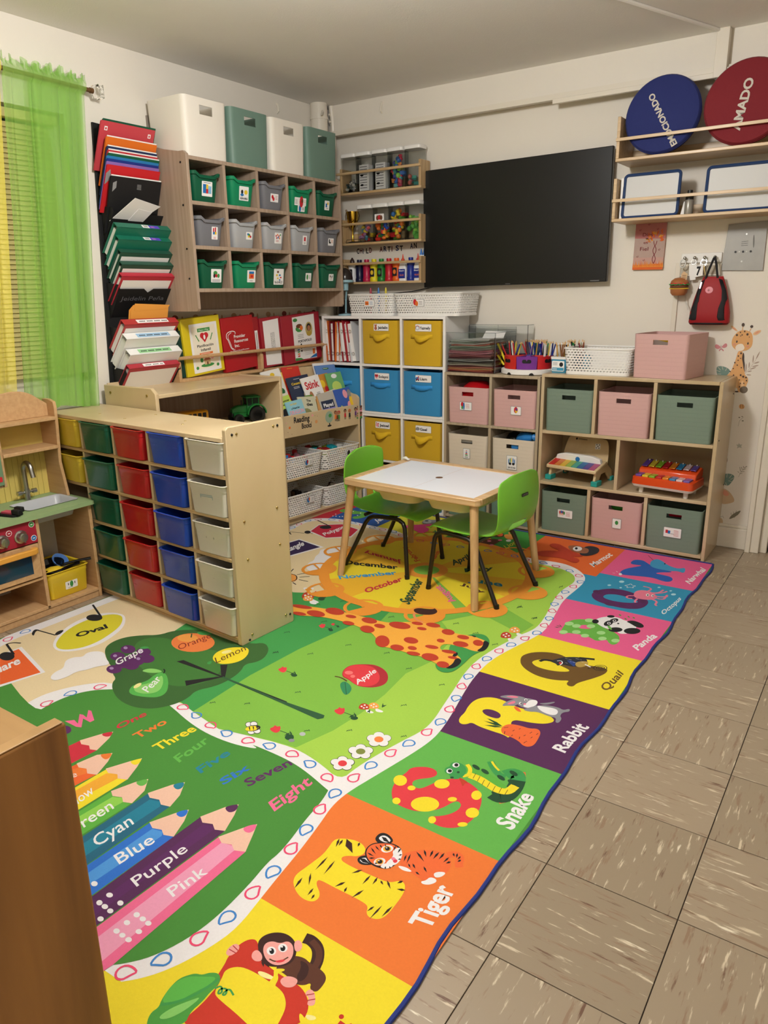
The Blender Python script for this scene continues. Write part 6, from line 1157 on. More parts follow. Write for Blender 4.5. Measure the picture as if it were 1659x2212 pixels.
# red and black bag
t = thing('small_bag', 'small red and black drawstring bag hanging from the rightmost knob', 'bag', (2.405, 2.068, 1.158)); BR = mat('bag_red', '98121a', .6, bump=.2, bs=70); BK = mat('bag_black', '17161a', .65)
prof = [(0, .088, .028), (.012, .097, .034), (.06, .094, .036), (.12, .082, .032), (.18, .066, .026), (.222, .05, .016), (.232, .046, .010)]
def ringb(h_, hw, hd, sc=1): return [(hw*sc*(abs(cos(a))**.6)*(1 if cos(a) > 0 else -1), hd*sc*(abs(sin(a))**.75)*(1 if sin(a) > 0 else -1), h_) for a in [2*pi*i/36 for i in range(36)]]
g = G(); g.loft([ringb(*p) for p in prof], BR); part('bag_body', t, g)
def bagy(x, z):
    for (h0, w0, d0), (h1, w1, d1) in zip(prof, prof[1:]):
        if h0 <= z <= h1:
            k = (z-h0)/(h1-h0); w_, d_ = w0+(w1-w0)*k, d0+(d1-d0)*k; return -d_*max(0, 1-(abs(x)/w_)**(2/.6))**(.375)
    return 0
def panel(pts, m, name, off=.0015):
    g = G(); rings = []
    for a, b_ in pts: rings.append([(a[0]+(b_[0]-a[0])*i/6, bagy(a[0]+(b_[0]-a[0])*i/6, a[1]+(b_[1]-a[1])*i/6)-off, a[1]+(b_[1]-a[1])*i/6) for i in range(7)])
    g.loft(rings, m, False, False, closed=False); part(name, t, g, solid=.0015)
panel([((-.093, .004), (-.06, .002)), ((-.094, .03), (-.055, .04)), ((-.085, .08), (-.056, .09)), ((-.07, .13), (-.055, .13)), ((-.066, .165), (-.045, .165)), ((-.05, .21), (-.035, .22))], BK, 'side_stripe')
panel([((.055, .002), (.093, .004)), ((.042, .04), (.075, .03)), ((.044, .08), (.07, .09)), ((.054, .12), (.078, .125)), ((.05, .165), (.068, .165)), ((.028, .222), (.046, .215))], BK, 'side_stripe')
panel([((-.09, .002), (.09, .002)), ((-.092, .010), (.092, .010))], BK, 'bottom_trim')
g = G(); g.prism(ell(-.008, .168, .018, .016, 20), 0, .0025, PKP, FR(0, bagy(0, .168)-.001, 0)); g.text(FR(0, bagy(0, .168)-.001, 0), '+', -.016, .158, .018, BRNP, .003); part('round_badge', t, g)
g = G(); g.tube([(-.052, -.022, .20), (-.053, -.028, .165), (-.055, -.03, .11)], .003, BK, 6); g.tube([(-.048, -.024, .205), (-.052, -.03, .175)], .006, STEEL, 6); part('zip_pull', t, g)
g = G(); g.tube([(-.034, -.012, .222), (-.022, -.014, .265), (-.004, -.015, .318), (.0, -.016, .325), (.010, -.014, .29), (.022, -.012, .225)], .0055, BK, 8); part('strap', t, g)
# wall stickers
DC = dict(gf='dba56a', gf2='e4b988', gb='6f6253', gk='4a3a32', gw='ece0cf', gc='d9957a', bp='cc8488', lf='6f8a80', wl='d9cdb9', fr='a89484', ge='7d7864', br='6a4a30', st='b4b4a6', be='cdb08c')
GN = ['giraffe sticker with spots sitting on the wall beside the organizer', 'pink butterfly wall sticker left of the giraffe', 'blue-green monstera leaf wall sticker by the giraffe', 'grey-green monstera leaf wall sticker low beside the organizer', 'brown leafy frond wall sticker right of the giraffe', 'small dark twig wall sticker below the star', 'green feather leaf wall sticker near the baseboard', 'small bee wall sticker under the giraffe', 'brown leaf wall sticker half behind the organizer', 'faint grey star wall sticker', 'beige and pink animal ear wall sticker half behind the organizer', 'beige round wall sticker low beside the organizer', 'thin sprig wall sticker under the bee', 'thin grass wall sticker half behind the organizer']
# ================================================================== ACTIVITY TABLE
TBW = wood('table_pine', 'c09a6c', 'd6b78c', (2, 40, 40), .4); TBL = wood('table_leg_pine', 'b38d5e', 'd0ac7c', (45, 45, 2.2), .4)
t = thing('activity_table', 'small pine activity table with a white dry-erase top and bins underneath', 'table', (1.4975, .935, .0052), -2.3)
hw, hd, ht = .37, .284, .487
g = G(); fw = .042
for x0, x1, y0, y1 in ((-hw, hw, -hd, -hd+fw), (-hw, hw, hd-fw, hd)): 
    g = G(); g.prism(chaikin([(x0+.02, y0), (x1-.02, y0), (x1, y0+.02), (x1, y1), (x0, y1), (x0, y0+.02)], 1) if y0 < 0 else chaikin([(x0, y0), (x1, y0), (x1, y1-.02), (x1-.02, y1), (x0+.02, y1), (x0, y1-.02)], 1), ht-.03, ht, TBW, (Vector((0, 0, 0)), X_, Y_)); part('frame_rail', t, g, bevel=.004)
for s in (-1, 1): g = G(); x = s*(hw-fw/2); g.box(x-fw/2, x+fw/2, -hd+fw-.002, hd-fw+.002, ht-.03, ht, TBW); part('frame_rail', t, g, bevel=.004)
WB = mat('dry_erase_white', 'e4e6ee', .3)
for s in (-1, 1):
    g = G(); y0, y1 = -hd+fw, hd-fw; xi, xo = s*.0006, s*(hw-fw); hole = [(.018*s*sin(a), .012*0+.018*cos(a)) for a in [pi*i/8 for i in range(9)]]
    p = [(xi, y0), (xo, y0), (xo, y1), (xi, y1)]+[(max(abs(x), .0006)*s, y) for x, y in hole]
    g.add([(x, y, ht-.004) for x, y in p], [tuple(q) for q in mathutils.geometry.tessellate_polygon([[Vector((x, y, 0)) for x, y in p]])], WB); g.add([(x, y, ht-.012) for x, y in p], [tuple(q) for q in mathutils.geometry.tessellate_polygon([[Vector((x, y, 0)) for x, y in p]])], TBW); me = g.mesh('top_panel', 0); part('top_panel', t, me)
g = G(); g.lathe([(.0185, ht-.004), (.0185, ht-.02), (.001, ht-.02)], mat('hole_brown', '6a4a30', .6), n=20); part('finger_hole', t, g)
for sx in (-1, 1):
    for sy in (-1, 1):
        g = G(); g.tube([(sx*(hw-.035), sy*(hd-.035), ht-.03), (sx*(hw+.008), sy*(hd+.02), .001)], [.020, .0165], TBL, 16); part('leg', t, g)
CB = mat('bin_cream_table', 'd9cfae', .45)
for k, (x, w_) in enumerate(((-.125, .26), (.155, .26))):
    g = G(); R = lambda w2, d2, z, r=.05: rrect(w2, d2, r, z, 6, x, 0)
    g.loft([R(w_-.07, .33, ht-.105), R(w_-.05, .36, ht-.10), R(w_-.035, .40, ht-.062), R(w_-.01, .43, ht-.058), R(w_, .46, ht-.033), R(w_-.012, .445, ht-.033), R(w_-.04, .38, ht-.06), R(w_-.06, .34, ht-.09)], CB); part('under_bin', t, g)
g = G(); g.box(-hw+.0, -hw+.022, -.20, .20, ht-.08, ht-.032, CB); part('side_bin', t, g, bevel=.008)
g = G(); R = lambda w2, d2, z: rrect(w2, d2, .03, z, 5, -.20, .07); g.loft([R(.10, .10, ht-.115), R(.12, .12, ht-.098)], mat('bin_sky', '6aa8d8', .4)); part('blue_bin', t, g)
g = G(); g.tube([(0, 0, .006), (.02, -.005, .012), (.045, -.012, .008)], [.008, .009, .004], WHT, 8); g.tube([(.0, .01, .004), (.03, .008, .004)], .005, WHT, 8); solo('white_clip', 'small white plastic clip on the back left corner of the table', 'clip', g, (1.145, 1.17, .4925), -10)
# ================================================================== CHAIRS
def chair():
    CG = mat('chair_green', '78c23a', .38, coat=.1); nu, P = 14, [(-.190, .583, .085), (-.191, .580, .118), (-.192, .570, .144), (-.195, .552, .161), (-.199, .52, .171), (-.203, .47, .175), (-.203, .425, .171), (-.199, .395, .167), (-.191, .362, .162), (-.172, .33, .157), (-.135, .309, .155), (-.06, .300, .162), (.02, .298, .168), (.09, .302, .170), (.16, .307, .167), (.195, .304, .158), (.215, .295, .145), (.226, .281, .125)]
    g = G(); rings = []
    for j, (x, z, hw) in enumerate(P):
        r = []
        for i in range(nu+1):
            s = 2*i/nu-1; y = hw*s; dip = (s*s)
            zz = z-(.010*abs(s)**3 if j < 3 else 0)+(.008*dip if 9 < j < 15 else 0); xx = x-(.016*abs(s)**4 if j > 14 else 0)
            if j < 10: xx += .024*y*y/.03
            r.append((xx, y, zz))
        rings.append(r)
    n = nu+1; vs = [p for r in rings for p in r]; fs = []
    for j in range(len(P)-1):
        for i in range(nu):
            if j == 8 and 4 <= i <= nu-5: continue
            fs.append((j*n+i, j*n+i+1, (j+1)*n+i+1, (j+1)*n+i))
    g.add(vs, fs, CG); return g
def make_chair(loc, rz, lab):
    t = thing('child_chair', lab, 'chair', loc, rz, 'green chairs at the activity table')
    o = part('seat_shell', t, chair(), smooth=180); md = o.modifiers.new('solid', 'SOLIDIFY'); md.thickness = .0075; md.offset = 0; md = o.modifiers.new('sub', 'SUBSURF'); md.levels = 2; md.render_levels = 2
    TB = mat('chair_tube', '17130f', .38, coat=.2)
    for s in (-1, 1):
        # front-to-back bent tube: foot, up, rounded shoulder, along under the seat, down to the other foot
        a = (.187, s*.170, .004); b = (-.187, s*.170, .004); g = G(); pts = [a]
        for x, z in ((.166, .225), (.163, .25), (.153, .272), (.13, .284), (.10, .287), (.02, .284), (-.02, .28), (-.045, .268), (-.066, .243), (-.12, .133)): pts.append((x, s*(.150+.02*(1-z/.28)), z))
        pts.append(b); g.tube(pts, .0105, TB, 10); part('leg_frame', t, g)
        for q in (a, b): g = G(); g.cyl((q[0], q[1], .001), (q[0]*.985, q[1]*.995, .02), .012, BLK, 12); part('foot_cap', t, g)
    for x in (.06, -.07): g = G(); g.cyl((x, -.15, .282), (x, .15, .282), .009, TB, 8); part('cross_tube', t, g)
    g = G(); N_ = Vector((-.97, 0, .22)); U_ = Vector((0, -1, 0)); V_ = Vector((.0, 0, 1)); O_ = Vector((-.2085, 0, .485)); fr = (O_, U_, Vector((.06, 0, .99)).normalized()); g.prism(rr2(.052, .014, .003, 3), 0, .0012, BLK, fr); g.text(fr, 'LIFETIME', -.021, -.0035, .0065, GRYP, .0016, width=.042); part('maker_plate', t, g)
    return t
make_chair((1.228, .945, .0052), 0, 'green plastic child chair on the far left side of the table'); make_chair((1.768, .873, .0052), 173.8, 'green plastic child chair with its back to the camera, right side of the table')
# ================================================================== FOREGROUND CABINET
t = thing('oak_cabinet', 'warm oak cabinet close to the camera at the lower left corner', 'cabinet', (2.399, -1.581, 0)); OT = wood('oak_top', '9a7548', 'b08a5a', (1.5, 16, 16), .4)
g = G(); g.box(-.020, 0, -1.3, 0, 0, .80, OAKD); part('side_panel', t, g, bevel=.004)
g = G(); g.box(-.019, -.001, -1.298, -.004, .8002, .8022, OT); part('edge_strip', t, g, bevel=.0008)
g = G(); g.box(-.80, -.022, -1.3, -.012, .765, .783, OT); part('top_board', t, g, bevel=.002)
g = G(); g.box(-.80, -.022, -.035, -.018, 0, .764, OAKD); part('back_panel', t, g); g = G(); g.box(-.82, -.801, -1.3, 0, 0, .80, OAKD); part('side_panel', t, g, bevel=.003)
for z in (.05, .4): g = G(); g.box(-.80, -.022, -1.3, -.036, z, z+.018, OT); part('shelf', t, g, bevel=.002)
DEC = [
(0,'P','gf',[2549,1030,2545,993,2538,965,2531,938,2521,915,2506,904,2497,889,2501,879,2519,882,2539,889,2556,873,2571,830,2564,823,2582,824,2601,831,2603,837,2608,865,2613,881,2609,900,2595,910,2590,929,2584,967,2578,994,2571,1031]),
(0,'P','gf2',[2538,897,2549,908,2561,901,2566,874,2565,835,2554,856]),
(0,'P','gf2',[2579,874,2590,886,2596,853,2587,825,2578,836]),
(0,'E','gb',[2597,837,19,18]),
(0,'P','gk',[2556,829,2573,830,2574,822,2556,822]),
(0,'P','gk',[2542,831,2549,829,2549,822,2544,822]),
(0,'P','gk',[2574,1026,2581,1010,2583,983,2589,962,2589,940,2596,919,2585,940,2578,972,2571,993]),
(0,'P','gf',[2536,1121,2553,1131,2578,1131,2599,1122,2608,1106,2612,1080,2611,1053,2594,1034,2564,1027,2539,1033,2519,1051,2514,1073,2519,1097,2528,1110]),
(0,'P','gw',[2536,1052,2545,1062,2565,1066,2574,1055,2579,1042,2569,1030,2549,1028,2535,1038]),
(0,'E','gc',[2529,1061,7,5]),
(0,'E','gc',[2592,1052,7,5]),
(0,'P','gf2',[2539,1121,2512,1137,2503,1147,2505,1154,2518,1147,2535,1132]),
(0,'P','gc',[2534,1124,2514,1138,2508,1146,2522,1141]),
(0,'P','gf2',[2605,1112,2622,1130,2646,1134,2638,1117,2620,1105]),
(0,'P','gc',[2612,1112,2625,1125,2641,1130,2631,1116]),
(0,'S','gf',[5,2558,1129,2559,1148]),
(0,'S','gf',[5,2591,1124,2597,1140]),
(0,'E','gk',[2559,1157,7,9]),
(0,'E','gk',[2599,1149,7,7]),
(0,'E','gk',[2539,1075,4,6]),
(0,'E','gk',[2591,1067,4,6]),
(0,'E','gw',[2538,1077,1,1]),
(0,'E','gw',[2590,1069,1,1]),
(0,'E','gk',[2536,1107,5,5]),
(0,'E','gk',[2551,1120,3,3]),
(0,'E','gk',[2570,1125,3,4]),
(0,'E','gk',[2584,1111,5,6]),
(0,'E','gk',[2560,1108,3,3]),
(0,'E','gk',[2594,1098,2,2]),
(0,'E','gk',[2554,1103,2,3]),
(0,'E','gk',[2565,1018,4,5]),
(0,'E','gk',[2554,1004,3,4]),
(0,'E','gk',[2555,983,3,3]),
(0,'E','gk',[2566,993,2,3]),
(0,'E','gk',[2541,971,3,4]),
(0,'E','gk',[2554,959,3,3]),
(0,'E','gk',[2574,947,3,3]),
(0,'E','gk',[2537,941,3,3]),
(0,'E','gk',[2542,908,3,4]),
(0,'E','gk',[2524,926,3,3]),
(0,'E','gk',[2575,910,4,5]),
(0,'E','gk',[2588,903,5,5]),
(0,'E','gk',[2572,886,3,3]),
(0,'E','gk',[2601,899,4,4]),
(0,'E','gk',[2579,869,3,3]),
(0,'E','gk',[2605,884,3,4]),
(0,'E','gk',[2576,851,3,4]),
(0,'E','gk',[2594,870,3,3]),
(0,'E','gk',[2509,901,3,3]),
(1,'P','bp',[2468,1047,2446,1061,2437,1055,2440,1041,2454,1034,2466,1042]),
(1,'P','bp',[2469,1047,2486,1067,2496,1061,2496,1048,2484,1041,2471,1044]),
(1,'P','bp',[2466,1042,2458,1028,2463,1024,2469,1036]),
(1,'P','bp',[2471,1042,2485,1028,2479,1025,2470,1036]),
(1,'S','gk',[2,2467,1056,2470,1031]),
(2,'P','lf',[2456,940,2462,950,2486,951,2512,942,2524,929,2516,912,2500,892,2476,891,2462,907]),
(2,'S','wl',[3,2463,946,2478,930]),
(2,'S','wl',[3,2483,950,2489,933]),
(2,'S','wl',[3,2458,929,2478,922]),
(2,'S','wl',[3,2461,910,2482,911]),
(2,'S','wl',[3,2482,892,2492,905]),
(2,'S','wl',[3,2507,942,2501,928]),
(3,'P','lf',[2540,387,2565,397,2592,396,2605,383,2594,355,2578,329,2556,335,2540,357]),
(3,'S','wl',[3,2566,396,2566,375]),
(3,'S','wl',[3,2590,393,2579,374]),
(3,'S','wl',[3,2603,380,2585,366]),
(3,'S','wl',[3,2594,355,2576,359]),
(3,'S','wl',[3,2573,329,2563,348]),
(3,'S','wl',[3,2543,381,2553,362]),
(4,'S','fr',[2,2592,916,2614,946,2634,985,2651,1031]),
(4,'P','fr',[2597,919,2599,947,2594,975,2592,947]),
(4,'P','fr',[2609,941,2612,961,2607,981,2605,961]),
(4,'P','fr',[2624,966,2627,991,2623,1017,2620,991]),
(4,'P','fr',[2634,985,2646,1008,2651,1033,2639,1011]),
(4,'P','fr',[2601,927,2615,927,2627,934,2613,934]),
(4,'P','fr',[2609,938,2629,942,2645,953,2626,949]),
(4,'P','fr',[2618,952,2638,954,2656,963,2636,961]),
(4,'P','fr',[2626,968,2643,971,2657,980,2640,978]),
(4,'P','fr',[2597,913,2612,909,2627,912,2612,916]),
(5,'S','ge',[2,2622,385,2632,415,2654,448]),
(5,'S','ge',[4,2622,408,2615,413]),
(5,'S','ge',[4,2629,415,2622,438]),
(5,'S','ge',[4,2636,425,2630,439]),
(5,'S','ge',[4,2643,434,2639,445]),
(5,'S','ge',[4,2632,413,2647,417]),
(5,'S','ge',[4,2639,425,2653,433]),
(5,'S','ge',[4,2645,437,2657,445]),
(5,'S','ge',[4,2625,403,2638,406]),
(6,'P','ge',[2598,146,2610,175,2635,197,2655,209,2647,187,2628,166]),
(6,'S','ge',[3,2610,175,2607,187]),
(6,'S','ge',[3,2620,183,2619,195]),
(6,'S','ge',[3,2630,190,2632,203]),
(6,'S','ge',[3,2612,160,2630,166]),
(6,'S','ge',[3,2624,171,2642,181]),
(7,'P','gf',[2583,753,2588,763,2601,764,2611,755,2609,742,2597,738,2587,743]),
(7,'S','gk',[3,2591,762,2593,745]),
(7,'S','gk',[3,2600,763,2604,744]),
(8,'P','br',[2542,516,2554,494,2561,466,2555,447,2542,422,2537,439,2537,486]),
(8,'S','gk',[2,2541,516,2544,428]),
(9,'L','st',[2605,563,2611,555,2621,558,2617,548,2621,538,2609,541,2599,534,2600,546,2592,554,2602,554]),
(10,'P','be',[2545,310,2563,315,2592,298,2622,254,2599,237,2557,226,2546,250]),
(10,'P','gc',[2555,305,2573,305,2591,283,2573,272,2556,282]),
(11,'P','be',[2546,147,2564,153,2575,133,2569,111,2545,105,2542,128]),
(11,'S','ge',[3,2548,165,2556,155,2569,163,2575,152]),
(12,'S','ge',[2,2591,649,2595,678,2611,699]),
(12,'E','ge',[2592,695,4,3]),
(12,'E','ge',[2610,679,5,3]),
(12,'E','ge',[2605,701,4,2]),
(13,'S','ge',[2,2540,565,2545,591,2552,615]),
(13,'E','ge',[2546,577,12,3]),
(13,'E','ge',[2533,582,6,3])]
for gi, lab in enumerate(GN):
    g = G(); n_ = 0; fr = FR(0, 0, 0)
    for a in DEC:
        if a[0] != gi: continue
        m = mat('sticker_'+a[2], DC[a[2]], .6); k = .00015+.00008*n_; n_ += 1
        if a[1] == 'E': g.poly(fr, ell(a[3][0]/1000, a[3][1]/1000, a[3][2]/1000, a[3][3]/1000, 14), m, k); continue
        v = a[3][1:] if a[1] == 'S' else a[3]; p = [(v[i]/1000, v[i+1]/1000) for i in range(0, len(v), 2)]
        if a[1] == 'S':
            for q in stroke(p, a[3][0]*.0006): g.poly(fr, q, m, k)
        else:
            p = chaikin(p, 2) if a[1] == 'P' else p
            if area2(p) < 0: p = list(reversed(p))
            g.add([(x, -k, z) for x, z in p], [tuple(t_) for t_ in mathutils.geometry.tessellate_polygon([[Vector((x, z, 0)) for x, z in p]])], m)
    me = g.mesh('sticker', 0); solo('wall_sticker', lab, 'wall sticker', me, (0, 2.1096, 0), group='woodland wall stickers')
